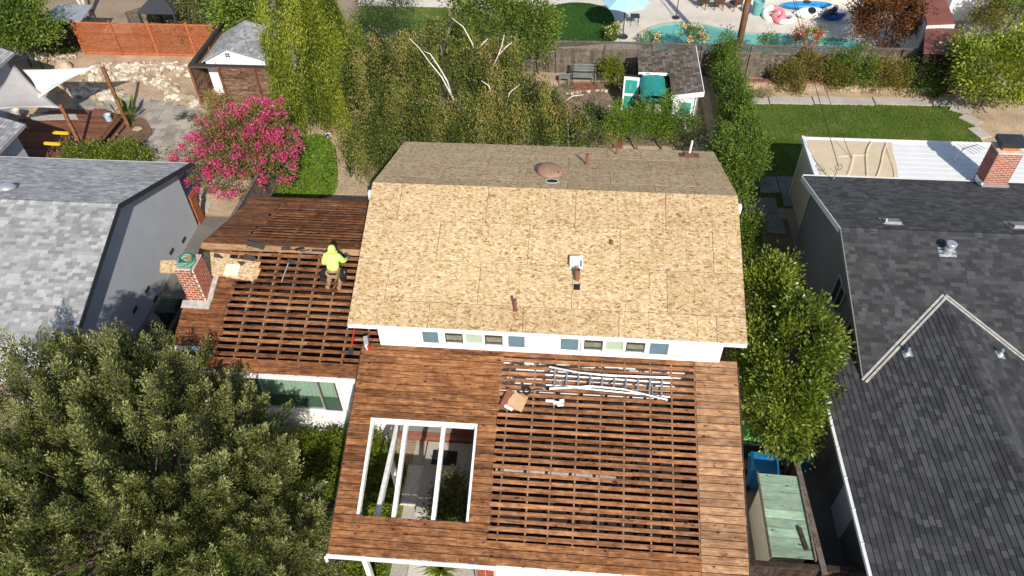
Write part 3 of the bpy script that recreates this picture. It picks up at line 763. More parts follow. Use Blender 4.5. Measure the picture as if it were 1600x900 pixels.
# ---- side wing
wx0, wx1 = -10.97, -5.0
wroof = MB()
for S, a, b in ((WF, 12.27, 16.0), (WB, 16.05, 19.85)):
    slab(wroof, S, wx0+.02, wx0+.06, a, b, -.165, -.0225)
slab(wroof, WF, wx0+.03, wx1, 15.985, 16.02, -.2, -.025)
wroof = wroof.build('wing_roof', 'rafter_wood', house)
for k in range(10):
    x = -10.35+.61*k
    for S, a, b in ((WF, 12.27, 15.98), (WB, 16.04, 19.85)):
        piece('rafter', 'rafter_wood', wroof, S.at(x, (a+b)/2, -.095), (.04, (b-a)*1.056, .14), S.rot())
pitch_ = 3.99/19
for r in range(19):
    d = (r+.5)*pitch_; wd = pitch_-.017
    if r < 2 or r == 18:
        for a, b in split(wx0, wx1): board('deck_board', 'wing_wood' if r < 18 else 'scrap_wood', wroof, WF, a, b, d, wd, base=12.247, jit=.001)
        continue
    board('deck_board', 'wing_wood', wroof, WF, wx0, -9.66+random.uniform(-.06, .06)-(.35 if r > 14 else 0), d, wd, base=12.247, jit=.001)
    for a, b in split(-9.7-(.35 if r > 14 else 0), wx1, 2, 4): board('skip_board', 'wing_wood' if random.random() < (.75 if r < 6 else .3) else 'skip_wood', wroof, WF, a, b, d+random.uniform(-.008, .008), random.choice((.095, .10, .112)), base=12.247, jit=.002)
nb = 19
for r in range(nb):
    d = (r+.5)*4.09/nb; wd = 4.09/nb-.016; y = 16.027+d/1.056
    sk = 2 <= r <= 16
    def bb(nm, mt, a, b, w_): piece(nm, mt, wroof, WB.at((a+b)/2, y, -.010+random.uniform(-.004, .002)), (b-a-.006, w_, .02), WB.rot() @ Matrix.Rotation(random.uniform(-.001, .001), 3, 'Z'))
    if not sk:
        for a, b in split(wx0, wx1): bb('deck_board', 'wing_wood', a, b, wd)
    else:
        bb('deck_board', 'wing_wood', wx0, -9.75+random.uniform(-.1, .1), wd)
        for a, b in split(-9.75, wx1, 2, 4): bb('skip_board', 'wing_wood', a, b, random.choice((.10, .115, .13)))
mb = MB(); prof = [(12.75, 0), (19.4, 0), (19.4, 3.55), (16.03, 4.55), (12.75, 3.55)]
prof2 = [(12.75, 0), (19.4, 0), (19.4, 3.0), (12.75, 3.0)]
MB().hexa([Vector((-10.55, y, z)) for y, z in prof2], [Vector((-5.0, y, z)) for y, z in prof2]).build('wing_wall', 'white_paint', house)
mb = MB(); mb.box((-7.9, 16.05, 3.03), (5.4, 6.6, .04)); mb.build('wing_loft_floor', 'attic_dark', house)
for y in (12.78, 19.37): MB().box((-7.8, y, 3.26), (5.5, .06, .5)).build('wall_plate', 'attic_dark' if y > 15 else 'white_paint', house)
mb = MB(); gz = [(12.8, 3.02), (19.35, 3.02), (19.35, 3.62), (16.03, 4.72), (12.8, 3.62)]
mb.hexa([Vector((-10.55, y, z)) for y, z in gz], [Vector((-10.50, y, z)) for y, z in gz]); mb.build('gable_infill', 'white_paint', house)
MB().box((-8.2, 12.215, WF.z(12.247)-.09), (5.5, .06, .15)).build('gutter', 'white_worn', house)
slab(MB(), WF, wx0-.03, wx0-.004, 12.24, 16.0, -.19, -.03).build('rake_board', 'fence_dark', house)
slab(MB(), WB, wx0-.03, wx0-.004, 16.04, 19.9, -.19, -.03).build('rake_board', 'fence_dark', house)
# picture window of the wing
y = 12.75; wz0, wz1 = 1.45, 2.95; xs = [-9.55, -8.75, -6.98, -6.45]
mb = MB(); mb.box(((xs[0]+xs[3])/2, y-.04, wz0-.05), (xs[3]-xs[0]+.2, .12, .08)); mb.box(((xs[0]+xs[3])/2, y-.03, wz1+.04), (xs[3]-xs[0]+.2, .07, .08))
pw = mb.build('window', 'frame_white', house)
for x in (xs[0]-.05, xs[3]+.05): MB().box((x, y-.03, (wz0+wz1)/2), (.09, .07, wz1-wz0-.004)).build('jamb', 'frame_white', pw)
for k in range(3):
    a, b = xs[k], xs[k+1]; mb = MB()
    for xx in (a+.025, b-.025): mb.box((xx, y-.025, (wz0+wz1)/2), (.05, .05, wz1-wz0-.01))
    for zz in (wz0+.025, wz1-.025): mb.box(((a+b)/2, y-.024, zz), (b-a-.1, .048, .05))
    mb.build('sash', 'frame_bronze' if k != 1 else 'metal_galv', pw)
    MB().box(((a+b)/2, y-.03, (wz0+wz1)/2), (b-a-.1, .006, wz1-wz0-.1)).build('pane', 'glass', pw)
    mb = MB(); nf = int((b-a)/.07); vs = []
    for q in range(nf+1):
        x = a+.05+(b-a-.1)*q/nf; yy = y-.012+(.008 if q % 2 else -.004)
        vs += [(x, yy, wz0+.62), (x, yy, wz1-.05)]
    mb.add(vs, [(2*q, 2*q+2, 2*q+3, 2*q+1) for q in range(nf)]); mb.build('curtain', 'curtain', pw)
    MB().box(((a+b)/2, y-.0035, wz0+.34), (b-a-.1, .005, .58)).build('dark_room', 'room_green', pw)
mb = MB(); mb.box((-10.05, 12.72, 1.9), (.7, .06, 2.0)); mb.build('side_door', 'dark_metal', house)
# ---- brick chimney on the wing
cx0, cx1, cy0, cy1, cz0, cz1 = -10.87, -10.33, 14.22, 14.88, 3.9, 5.58
ch = MB(); ch.box(((cx0+cx1)/2, (cy0+cy1)/2, (cz0+cz1)/2), (cx1-cx0-.006, cy1-cy0-.006, cz1-cz0)); ch = ch.build('chimney', 'mortar', house)
nr = 18; rh = (cz1-cz0)/nr
for r in range(nr):
    z = cz0+rh*(r+.5); o = .5 if r % 2 else 0
    for (fx, L_, kind) in (('f', cx1-cx0, 0), ('r', cy1-cy0, 1), ('l', cy1-cy0, 2), ('b', cx1-cx0, 3)):
        bl = .2; s = -o*bl
        while s < L_-.02:
            a, b = max(s, 0)+.006, min(s+bl, L_)-.006; s += bl
            if b-a < .03: continue
            m_ = (a+b)/2
            if kind == 0: piece('brick', 'brick_red', ch, (cx0+m_, cy0+.006, z), (b-a-.012, .022, rh-.024))
            elif kind == 1: piece('brick', 'brick_red', ch, (cx1-.006, cy0+m_, z), (.022, b-a-.012, rh-.024))
            elif kind == 2 and z > 4.9: piece('brick', 'brick_red', ch, (cx0+.006, cy0+m_, z), (.022, b-a-.012, rh-.024))
            elif kind == 3 and z > 5.2: piece('brick', 'brick_red', ch, (cx0+m_, cy1-.006, z), (b-a-.012, .022, rh-.024))
MB().box(((cx0+cx1)/2, (cy0+cy1)/2, cz1+.01), (cx1-cx0-.05, cy1-cy0-.05, .03)).build('cap', 'concrete', ch)
MB().lathe(((cx0+cx1)/2, cy1-.22, cz1+.02), [(.09, 0), (.09, .12), (.07, .12)], 14).build('flue', 'terracotta', ch)
mb = MB(); slab(mb, WF, cx0-.16, cx1+.14, cy0-.24, cy0-.012, .002, .012); slab(mb, WF, cx1+.012, cx1+.16, cy0-.01, cy1+.1, .002, .012)
mb.build('flashing', 'flashing', ch)
# ---- vents and pipes through the upper roof (parts of the house)
def on(S, x, y, h=0): return S.at(x, y, h)
def pipe(S, x, y, h, r, mat, name='vent_pipe', parent=None, lean=(0, 0)):
    b = on(S, x, y, -.02); t = b+Vector((lean[0], lean[1], h))
    mb = MB(); mb.tube([b, t], r, 12, cap=False); mb.tube([b+Vector((0, 0, h*.2)), t-Vector((0, 0, .03))], r*.82, 12)
    mb.lathe(on(S, x, y, .002), [(r*1.9, 0), (r*1.7, .012), (r*1.05, .03)], 12, S.rot(), cap=False)
    return mb.build(name, mat, parent or house, smooth=False)
pipe(UB, .46, 18.97, .42, .045, 'rust_metal'); pipe(UB, 1.41, 20.12, .36, .03, 'rust_metal'); pipe(UF, -1.27, 13.17, .42, .04, 'rust_metal')
pipe(UF, 1.15, 15.13, .13, .035, 'rust_metal')
p3 = pipe(UB, 3.72, 20.3, .55, .035, 'float_white', lean=(.03, 0))
mb = MB(); slab(mb, UB, 3.42, 4.02, 20.02, 20.42, .004, .03); slab(mb, UB, 3.55, 3.85, 20.1, 20.36, .03, .075); mb.build('pipe_flashing', 'rust_metal', house)
# round attic vent: hole with pale rim, and its brown domed cap tipped off beside it
h_ = on(UB, -.53, 17.33, .003); Rb = UB.rot()
MB().lathe(h_, [(.165, 0), (.165, .006)], 24, Rb).build('vent_hole', 'black', house)
MB().lathe(h_, [(.165, .004), (.19, .012), (.20, .002)], 24, Rb, cap=False).build('vent_rim', 'float_white', house)
cp = on(UB, -.62, 18.02, .10); Rt = Rb @ Matrix.Rotation(.30, 3, 'X') @ Matrix.Rotation(.10, 3, 'Y')
t = thing('vent_cap', 'brown domed attic vent cap tipped off its round hole on the plywood', 'vent cap', on(UB, -.62, 18.02))
MB().lathe(cp, [(.385, -.02), (.39, .0), (.34, .055), (.22, .095), (.08, .115), (.01, .118)], 28, Rt).build('dome', 'vent_brown', t, smooth=True)
MB().lathe(cp, [(.17, -.12), (.17, -.02)], 20, Rt, cap=False).build('collar', 'dark_metal', t)
MB().box(cp+Rt @ Vector((.24, -.16, .085)), (.04, .04, .012), Rt).build('screw_plate', 'black', t)
# stripped flue boot in the middle of the plywood
t = thing('flue_boot', 'white sheet metal flue boot with torn dark pipe on the plywood slope', 'flue', on(UF, .25, 14.25))
Ru = UF.rot(); c = on(UF, .24, 14.5, .0)
mb = MB()
for a, b, sx, sy in ((-.15, 0, .02, .26), (.15, 0, .02, .26), (0, .13, .30, .02)): mb.box(c+Ru @ Vector((a, b, .10)), (sx, sy, .20), Ru @ Matrix.Rotation(.12*(1 if a > 0 else -1), 3, 'Y'))
mb.box(c+Ru @ Vector((0, .02, .015)), (.36, .34, .006), Ru); mb.box(c+Ru @ Vector((.02, .09, .13)), (.25, .10, .008), Ru @ Matrix.Rotation(.5, 3, 'X'))
mb.build('sheet_box', 'float_white', t)
mb = MB(); q = on(UF, .27, 14.08, .0); mb.tube([q+Vector((0, -.04, .02)), q+Vector((.01, .02, .34))], .07, 14, cap=False); mb.build('pipe', 'rust_metal', t)
MB().box(on(UF, .27, 14.30, .06), (.11, .20, .05), Ru).build('strap', 'metal_galv', t)
MB().box(on(UF, .28, 13.86, .004), (.17, .17, .012), Ru).build('pipe_hole', 'black', t)
# ---- ladder lying on the open boards
t = thing('ladder', 'aluminium orchard style ladder lying flat on the open skip boards', 'ladder', GA.hit(950, 600))
def gp(u, v, h): return GA.hit(u, v)+Vector((0, 0, h))
ra = [(858, 578), (905, 587), (946, 591), (1047, 595)]; rb = [(856, 612), (925, 608), (975, 613), (1045, 630)]
def along(pl, f):
    u = pl[0][0]+(pl[-1][0]-pl[0][0])*f
    for (a, b), (c, d) in zip(pl, pl[1:]):
        if u <= c+.01: return (u, b+(d-b)*(u-a)/(c-a))
for pl in (ra, rb): MB().tube([gp(u, v, .13) for u, v in pl], .030, 6).build('rail', 'aluminium', t)
for k in range(10):
    f = .05+.098*k; a = along(ra, f); b = along(rb, f)
    MB().tube([gp(a[0], a[1], .13), gp(b[0], b[1], .13)], .026, 6).build('rung', 'aluminium', t)
for u0, v0, u1, v1 in ((852, 587, 1046, 600), (853, 603, 1046, 622)):
    MB().tube([gp(u0, v0, .05), gp(u1, v1, .05)], .022, 6).build('rear_rail', 'metal_galv', t)
for k in range(4):
    f = .14+.24*k; MB().tube([gp(852+194*f, 587+13*f, .05), gp(853+193*f, 603+19*f, .05)], .014, 6).build('brace', 'aluminium', t)
for u, v in ((856, 612), (1045, 630)): MB().box(gp(u, v, .13), (.09, .07, .07)).build('foot', 'black', t)
# ---- torn carton, tools and rubbish
t = thing('carton', 'torn brown cardboard carton lying open on the skip boards', 'carton', GA.hit(804, 626)); Rg = GA.rot()
c = gp(806, 628, .05)
mb = MB(); mb.box(c, (.52, .44, .03), Rg @ Matrix.Rotation(-.35, 3, 'Z')); mb.box(c+Rg @ Vector((.03, .0, .05)), (.36, .34, .05), Rg @ Matrix.Rotation(-.6, 3, 'Z') @ Matrix.Rotation(.12, 3, 'X')); mb.build('panel', 'card', t)
MB().box(c+Rg @ Vector((-.25, .04, .06)), (.16, .50, .05), Rg @ Matrix.Rotation(-.35, 3, 'Z') @ Matrix.Rotation(.3, 3, 'Y')).build('flap', 'card_red', t)
MB().box(c+Rg @ Vector((-.17, -.22, .07)), (.24, .08, .03), Rg @ Matrix.Rotation(-.45, 3, 'Z')).build('wrapper', 'float_white', t)
t = thing('tape_roll', 'black roll of felt with a loose end beside the torn carton', 'roll', GA.hit(823, 612))
MB().lathe(gp(823, 612, .03), [(.07, 0), (.11, 0), (.11, .12), (.07, .12)], 18, Rg, cap=False).build('roll', 'black', t)
MB().tube([gp(829, 613, .03), gp(838, 611, .04), gp(848, 611, .03)], .035, 6).build('loose_end', 'dark_metal', t)
mb = MB()
for k in range(5): mb.box(gp(858+random.uniform(0, 24), 632+random.uniform(-4, 4), .03+.012*k), (random.uniform(.12, .3), random.uniform(.06, .1), .01), Rg @ Matrix.Rotation(random.uniform(-.5, .5), 3, 'Z'))
tag(mb.build('paper_scraps', 'float_white', None, tuple(GA.hit(870, 632))), 'white torn wrappers lying on the skip boards below the ladder', 'scraps')
mb = MB()
for k in range(22):
    u = random.uniform(790, 990); v = 563+random.uniform(0, 9)+(u-790)*.045
    mb.box(gp(u, v, -.05-random.uniform(0, .06)), (random.uniform(.1, .5), random.uniform(.04, .07), .006), Rg @ Matrix.Rotation(random.uniform(-.15, .15), 3, 'Z'))
tag(mb.build('paper_litter', 'float_white', None, tuple(GA.hit(900, 575))), 'white strips of torn flashing caught between the skip boards under the windows', 'litter', kind='stuff')
mb = MB()
for k in range(26):
    u = random.uniform(700, 1060); v = 556+(u-780)*.045+random.uniform(0, 22)
    mb.box(gp(u, v, -.035-random.uniform(0, .06)), (random.uniform(.3, .9), random.uniform(.06, .12), .005), Rg @ Matrix.Rotation(random.uniform(-.08, .08), 3, 'Z'))
tag(mb.build('felt_scraps', 'paper_dark', None, tuple(GA.hit(900, 572))), 'black roofing felt scraps tucked between the boards below the upper windows', 'felt', kind='stuff')
mb = MB()
for k in range(70):
    u = random.uniform(560, 1150); v = random.uniform(570, 870)
    q = GA.hit(u, v)
    if not (GX0+.1 < q.x < GX1-.1 and GYF+.1 < q.y < 13) or (OPL < q.x < OPR and 8.7 < q.y < 11.3) or SKL < q.x < SKR: continue
    mb.box(q+Vector((0, 0, .012)), (random.uniform(.04, .13), random.uniform(.02, .05), .012), Rg @ Matrix.Rotation(random.uniform(0, 3), 3, 'Z'))
tag(mb.build('wood_chips', 'card_red', None, tuple(GA.hit(850, 700))), 'small splinters of old shingle scattered over the deck boards', 'chips', kind='stuff')
t = thing('nail_gun', 'small grey and red nail gun resting where the two lower roofs meet', 'nail gun', GA.hit(575, 541))
q = gp(573, 537, .08); MB().box(q, (.12, .30, .12), Rg @ Matrix.Rotation(.3, 3, 'Z')).build('body', 'metal_galv', t)
MB().tube([q+Vector((.02, -.12, 0)), q+Vector((.10, -.22, -.04))], .05, 10).build('head', 'float_white', t); MB().lathe(q+Vector((.12, -.2, -.05)), [(.05, 0), (.05, .1), (.02, .11)], 12).build('cap', 'red_paint', t)
t = thing('pry_bar', 'red handled flat shovel lying across the wing skip boards', 'shovel', WF.hit(552, 530))
MB().tube([WF.hit(554, 515)+Vector((0, 0, .03)), WF.hit(549, 545)+Vector((0, 0, .03))], .022, 8).build('handle', 'red_paint', t)
MB().box(WF.hit(548, 549)+Vector((0, 0, .02)), (.14, .22, .008), WF.rot()).build('blade', 'dark_metal', t)
# ---- plywood offcuts near the chimney
def offcut(pts, S, z, mat, label, h=.018):
    P = [S.hit(u, v)+Vector((0, 0, z)) for u, v in pts]; c = sum(P, Vector())/len(P)
    o = MB().hexa([p-Vector((0, 0, h)) for p in P], P).build('plywood_offcut', mat, None, tuple(c)); return tag(o, label, 'offcut', 'plywood offcuts on the wing roof')
offcut([(318, 394), (360, 398), (354, 433), (320, 430)], WF, .03, 'osb', 'plywood offcut with a black felt scrap beside the brick chimney')
offcut([(360, 405), (408, 411), (396, 441), (352, 434)], WF, .045, 'osb', 'large plywood offcut overlapping the skip boards below the ridge')
offcut([(355, 415), (377, 416), (372, 434), (350, 432)], WF, .075, 'ivory', 'small pale square plywood offcut lying on top of a larger one')
offcut([(404, 421), (409, 422), (402, 438), (395, 438)], WF, .07, 'scrap_wood', 'narrow strip offcut at the edge of the large plywood offcut')
offcut([(251, 408), (287, 408), (287, 428), (250, 427)], WF, .03, 'osb', 'plywood offcut sticking out past the roof edge behind the chimney')
for pts, nm in (([(336, 399), (343, 400), (350, 407), (335, 405)], 'black felt scrap on the plywood beside the chimney'), ([(372, 411), (386, 413), (378, 419)], 'black felt scrap between two plywood offcuts'),
                ([(384, 379), (416, 382), (412, 391), (386, 387)], 'wide black felt scrap draped over the wing ridge'), ([(450, 405), (462, 408), (458, 413), (448, 411)], 'black felt scrap caught on the skip boards under the ridge'),
                ([(383, 400), (400, 403), (397, 409), (380, 405)], 'black felt scrap by the first skip board')):
    P = [(WF if v > 391 else WF).hit(u, v)+Vector((0, 0, .085 if v < 420 and u < 390 else .03)) for u, v in pts]
    c = sum(P, Vector())/len(P)
    tag(MB().hexa([p-Vector((0, 0, .006)) for p in P], P).build('felt_scrap', 'paper_dark', None, tuple(c)), nm, 'felt')
MB_ = MB()
for k in range(14):
    u = random.uniform(440, 540); v = 386+random.uniform(-5, 5)+(u-440)*.09
    MB_.box(WF.hit(u, v)+Vector((0, 0, .012)), (random.uniform(.1, .4), random.uniform(.03, .12), .006), WF.rot() @ rz(random.uniform(-.4, .4)))
tag(MB_.build('felt_litter', 'paper_dark', None, tuple(WF.hit(490, 390))), 'torn black felt strips along the wing ridge behind the worker', 'felt', kind='stuff')
# ---- garden hose on the chimney, white board and short ladder on the wing eave
t = thing('garden_hose', 'coiled green garden hose draped over the brick chimney top', 'hose', ((cx0+cx1)/2, cy0+.3, cz1))
for mat, z0, nn, off in (('hose_green', .05, 7, 0), ('hose_pale', .06, 5, .4)):
    P = []
    for k in range(nn*20):
        a = k/20*2*math.pi+off; r = .20+.035*math.sin(k*.13)+.02*math.sin(k*.37); P.append(((cx0+cx1)/2-.01+r*math.cos(a), cy0+.26+r*math.sin(a)*1.05, cz1+z0+.035*(k/20)*.6+.02*math.sin(k*.21)))
    MB().tube(P, .018, 6).build('coil', mat, t, smooth=True)
MB().tube([((cx0+cx1)/2+.2, cy0+.1, cz1+.08), (cx1-.05, cy0-.02, cz1+.02), (cx1-.06, cy0-.04, cz1-.12), (cx1-.12, cy0-.04, cz1-.22), (cx1-.2, cy0-.04, cz1-.14)], .016, 6).build('loose_end', 'hose_green', t)
P = [WF.hit(262, 541), WF.hit(313, 543), WF.hit(313, 551), WF.hit(261, 549)]; c = sum(P, Vector())/4
tag(MB().hexa([p+Vector((0, 0, .015)) for p in P], [p+Vector((0, 0, .04)) for p in P]).build('white_board', 'white_worn', None, tuple(c)), 'white painted board lying across the lower edge of the wing roof', 'board')
t = thing('access_ladder', 'grey metal access ladder leaning on the wing eave beside the olive tree', 'ladder', (-11.0, 10.9, 0))
e0 = Vector((-11.25, 11.0, 0)); e1 = Vector((-11.05, 12.35, 4.25)); dx = Vector((.42, 0, 0))
for k in (0, 1): MB().tube([e0+dx*k, e1+dx*k], .03, 6).build('rail', 'aluminium', t)
for k in range(14): a = e0.lerp(e1, .04+.068*k); MB().tube([a, a+dx], .018, 6).build('rung', 'aluminium', t)
# ---- the roofer
def skinmesh(name, mat, parent, nodes, edges, root=0, sub=1):
    """nodes: (pos, (rx, ry)); a continuous skinned body"""
    org = ORG[parent.name]; me = bpy.data.meshes.new(name)
    me.from_pydata([tuple(Vector(p)-org) for p, r in nodes], edges, []); me.update()
    o = bpy.data.objects.new(name, me); link(o, parent)
    md = o.modifiers.new('skin', 'SKIN'); md.use_smooth_shade = True
    for i, (p, r) in enumerate(nodes):
        sv = me.skin_vertices[0].data[i] if me.skin_vertices else None
        if sv: sv.radius = r if hasattr(r, '__len__') else (r, r); sv.use_root = (i == root)
    s_ = o.modifiers.new('sub', 'SUBSURF'); s_.levels = sub; s_.render_levels = sub
    me.materials.append(M[mat]); return o
def skin_ready(me):
    if not me.skin_vertices:
        bm = bmesh.new(); bm.from_mesh(me); bm.verts.layers.skin.verify(); bm.to_mesh(me); bm.free()
_sk = skinmesh
def skinmesh(name, mat, parent, nodes, edges, root=0, sub=1):
    org = ORG[parent.name]; me = bpy.data.meshes.new(name)
    bm = bmesh.new(); ly = bm.verts.layers.skin.verify(); vs = []
    for i, (p, r) in enumerate(nodes):
        v_ = bm.verts.new(Vector(p)-org); v_[ly].radius = tuple(r) if hasattr(r, '__len__') else (r, r); v_[ly].use_root = (i == root); vs.append(v_)
    for a, b in edges: bm.edges.new((vs[a], vs[b]))
    bm.to_mesh(me); bm.free(); me.materials.append(M[mat])
    o = bpy.data.objects.new(name, me); link(o, parent)
    md = o.modifiers.new('skin', 'SKIN'); md.use_smooth_shade = True
    s_ = o.modifiers.new('sub', 'SUBSURF'); s_.levels = sub; s_.render_levels = sub
    return o
fc = (WF.hit(513, 447)+WF.hit(531, 449))*.5      # between the boots
def B(x, y, z): return Vector((fc.x+x, fc.y+y, WF.z(fc.y)+z))       # local, facing +y; z above the roof at the boots
sl = WF.k
person = thing('person', 'roofer kneeling in a bright yellow green hooded sweatshirt, khaki trousers and black tool pouches', 'person', fc)
hipL, hipR = B(-.10, .20, .36), B(.13, .20, .36); pel = B(.015, .21, .41)
knL, knR = B(-.18, .44, .44*sl+.10), B(.21, .44, .44*sl+.10); anL, anR = B(-.15, .05, .05*sl+.09), B(.18, .03, .03*sl+.09); toL, toR = B(-.15, -.08, .06), B(.19, -.10, .06)
spn = B(.0, .29, .60); chest = B(-.01, .39, .80); neck = B(-.01, .45, .91); head = B(-.01, .52, 1.00); crown_ = B(-.01, .55, 1.09)
shL, shR = B(-.19, .39, .84), B(.18, .40, .83); elL, elR = B(-.29, .37, .58), B(.27, .46, .60); wrL, wrR = B(-.21, .56, .48), B(.30, .68, .50)
haL, haR = B(-.18, .63, .45), B(.31, .76, .46)
nodes = [(pel, .13), (spn, .12), (chest, .13), (neck, .055), (head, .085), (crown_, .07), (shL, .06), (elL, .045), (wrL, .03), (haL, .035), (shR, .06), (elR, .045), (wrR, .03), (haR, .035),
         (hipL, .09), (knL, .065), (anL, .042), (toL, .04), (hipR, .09), (knR, .065), (anR, .042), (toR, .04)]
edges = [(0, 1), (1, 2), (2, 3), (3, 4), (4, 5), (2, 6), (6, 7), (7, 8), (8, 9), (2, 10), (10, 11), (11, 12), (12, 13), (0, 14), (14, 15), (15, 16), (16, 17), (0, 18), (18, 19), (19, 20), (20, 21)]
for hi_, hp, s in ((9, haL, -1), (13, haR, 1)):
    for k in range(5):
        a = hp+Vector(((k-2)*.017, .05, .002)); b = a+Vector(((k-2)*.006, .045-(.012 if k in (0, 4) else 0), -.03))
        if k == 4: a = hp+Vector((-s*.045, .015, 0)); b = a+Vector((-s*.02, .04, -.02))
        nodes += [(a, .010), (b, .009)]; n_ = len(nodes); edges += [(hi_, n_-2), (n_-2, n_-1)]
skinmesh('body', 'skin', person, nodes, edges)
skinmesh('sweatshirt', 'hivis', person, [(B(.01, .20, .44), (.19, .15)), (spn, (.20, .16)), (chest, (.205, .165)), (B(-.01, .45, .88), (.12, .11)), (B(-.01, .49, .96), (.125, .13)), (B(-.01, .53, 1.06), (.118, .125)), (B(-.01, .57, 1.13), (.06, .07)),
    (shL, .105), (elL, .088), (wrL+Vector((-.01, -.03, .02)), .06), (shR, .105), (elR, .085), (wrR, .056)],
    [(0, 1), (1, 2), (2, 3), (3, 4), (4, 5), (5, 6), (2, 7), (7, 8), (8, 9), (2, 10), (10, 11), (11, 12)], 0, 2)
skinmesh('trousers', 'khaki', person, [(B(.015, .20, .40), (.17, .14)), (hipL, .125), (knL, .10), (anL, .085), (hipR, .125), (knR, .10), (anR, .085)], [(0, 1), (1, 2), (2, 3), (0, 4), (4, 5), (5, 6)], 0, 2)
for a, b in ((anL, toL), (anR, toR)):
    mb = MB(); d = (b-a).normalized(); mb.tube([a-d*.05, a+d*.03, b+Vector((0, 0, .01)), b+d*.05], [.06, .062, .058, .045], 10); mb.box(b+Vector((0, -.03, .02)), (.10, .03, .13)); mb.build('boot', 'boot_tan', person, smooth=False)
mb = MB()
for k in range(25):
    a0, a1 = 2*math.pi*k/24, 2*math.pi*(k+1)/24
    if k < 24:
        p = [B(.015+math.cos(q)*.205, .21+math.sin(q)*.165, .42-math.sin(q)*.04) for q in (a0, a1)]; o_ = [B(.015+math.cos(q)*.22, .21+math.sin(q)*.18, .42-math.sin(q)*.04) for q in (a0, a1)]
        u_ = Vector((0, 0, .03)); mb.hexa([p[0]-u_, p[1]-u_, o_[1]-u_, o_[0]-u_], [p[0]+u_, p[1]+u_, o_[1]+u_, o_[0]+u_])
belt = mb.build('tool_belt', 'leather_black', person)
for s, xx in ((-1, -.26), (1, .28)):
    mb = MB(); mb.box(B(xx, .16, .32), (.14, .24, .24), rz(.25*s), taper=1.15); mb.box(B(xx+.03*s, .05, .29), (.12, .10, .17), rz(-.2*s), taper=1.2); mb.box(B(xx, .30, .32), (.12, .10, .16), rz(.5*s), taper=1.2); mb.build('tool_pouch', 'leather_black', belt)
MB().tube([B(.33, .12, .28), B(.36, .14, .50)], .016, 6).build('hammer', 'metal_galv', belt)
for hp in (haL, haR): MB().box(hp+Vector((0, .01, .012)), (.085, .09, .05)).build('glove', 'glove', person)
t = thing('roofing_bar', 'thin grey pry bar standing between the skip boards beside the worker', 'pry bar', WF.hit(440, 440))
MB().tube([WF.hit(440, 441)+Vector((0, 0, .02)), WF.hit(451, 412)+Vector((0, 0, .03))], .018, 6).build('shaft', 'metal_galv', t)
# ================================================================== left neighbour: grey-shingled house
lh = thing('neighbour_house', 'blue grey stucco house with pale grey shingle roof beside the olive tree', 'house', (-18, 18, 0))
LX, lyr, lzr, ls, lyf, lyb = -14.763, 18.167, 4.496, .372, 13.47, 22.765
LF = Slope(lyr, lzr, ls); LB = Slope(lyr, lzr, -ls)
prof = [(14.0, 0), (22.3, 0), (22.3, LB.z(22.3)-.14), (lyr, lzr-.14), (14.0, LF.z(14.0)-.14)]
MB().hexa([Vector((-40, y, z)) for y, z in prof], [Vector((-15.12, y, z)) for y, z in prof]).build('wall', 'stucco_blue', lh)
mb = MB(); slab(mb, LF, -40, LX-.01, lyf, lyr, -.12, -.002); slab(mb, LB, -40, LX-.01, lyr, lyb, -.12, -.002); lr = mb.build('roof', 'shingle_light', lh)
e = 1/math.sqrt(1+ls*ls); upF = Vector((0, e, ls*e)); nF = Vector((0, -ls*e, e)); upB = Vector((0, -e, ls*e)); nB = Vector((0, ls*e, e))
shingles(lr, 'shingle_light', [(Vector((-27, lyf, LF.z(lyf))), Vector((1, 0, 0)), upF, nF, -27*-1+LX, (lyr-lyf)/e, None),
                               (Vector((LX, lyb, LB.z(lyb))), Vector((-1, 0, 0)), upB, nB, 13, (lyb-lyr)/e, None)], (.14, .30), .125)
ridge_caps(lr, 'shingle_light', (-26, lyr, lzr+.006), (LX, lyr, lzr+.006), Vector((0, -e, -ls*e)), Vector((0, e, -ls*e)), .15, .2)
for S, a, b in ((LF, lyf-.02, lyr-.003), (LB, lyr+.003, lyb+.02)): slab(MB(), S, LX-.006, LX+.02, a, b, -.15, .024).build('rake_board', 'fascia_dark', lh)
for S, a, b in ((LF, lyf+.03, lyr-.05), (LB, lyr+.05, lyb-.03)): slab(MB(), S, -15.1, LX-.02, a, b, -.15, -.125).build('soffit', 'stucco_blue', lh)
MB().box((-27.4, lyf-.05, LF.z(lyf)-.07), (25.2, .09, .12)).build('gutter', 'float_white', lh)
MB().box((-27.4, lyb+.05, LB.z(lyb)-.07), (25.2, .07, .12)).build('gutter', 'float_white', lh)
MB().box((-15.02, 18.2, 4.05), (.2, .09, .15)).build('beam_end', 'yellow', lh)
for u, v in ((268, 393), (230, 453), (211, 484), (287, 375), (243, 467)):
    q = GX(u, v, -15.11); mb = MB(); mb.box(q, (.03, .30, .13)); mb.build('wall_vent', 'room_dark', lh)
q = LB.hit(12, 296); Rl = LB.rot(); mb = MB()
mb.lathe(q+Vector((0, 0, .02)), [(.30, 0), (.28, .08), (.19, .17), (.05, .22)], 20, Rl); mb.box(q+Vector((-.2, 0, .03)), (.7, .5, .02), Rl); mb.build('roof_vent', 'metal_galv', lh, smooth=True)
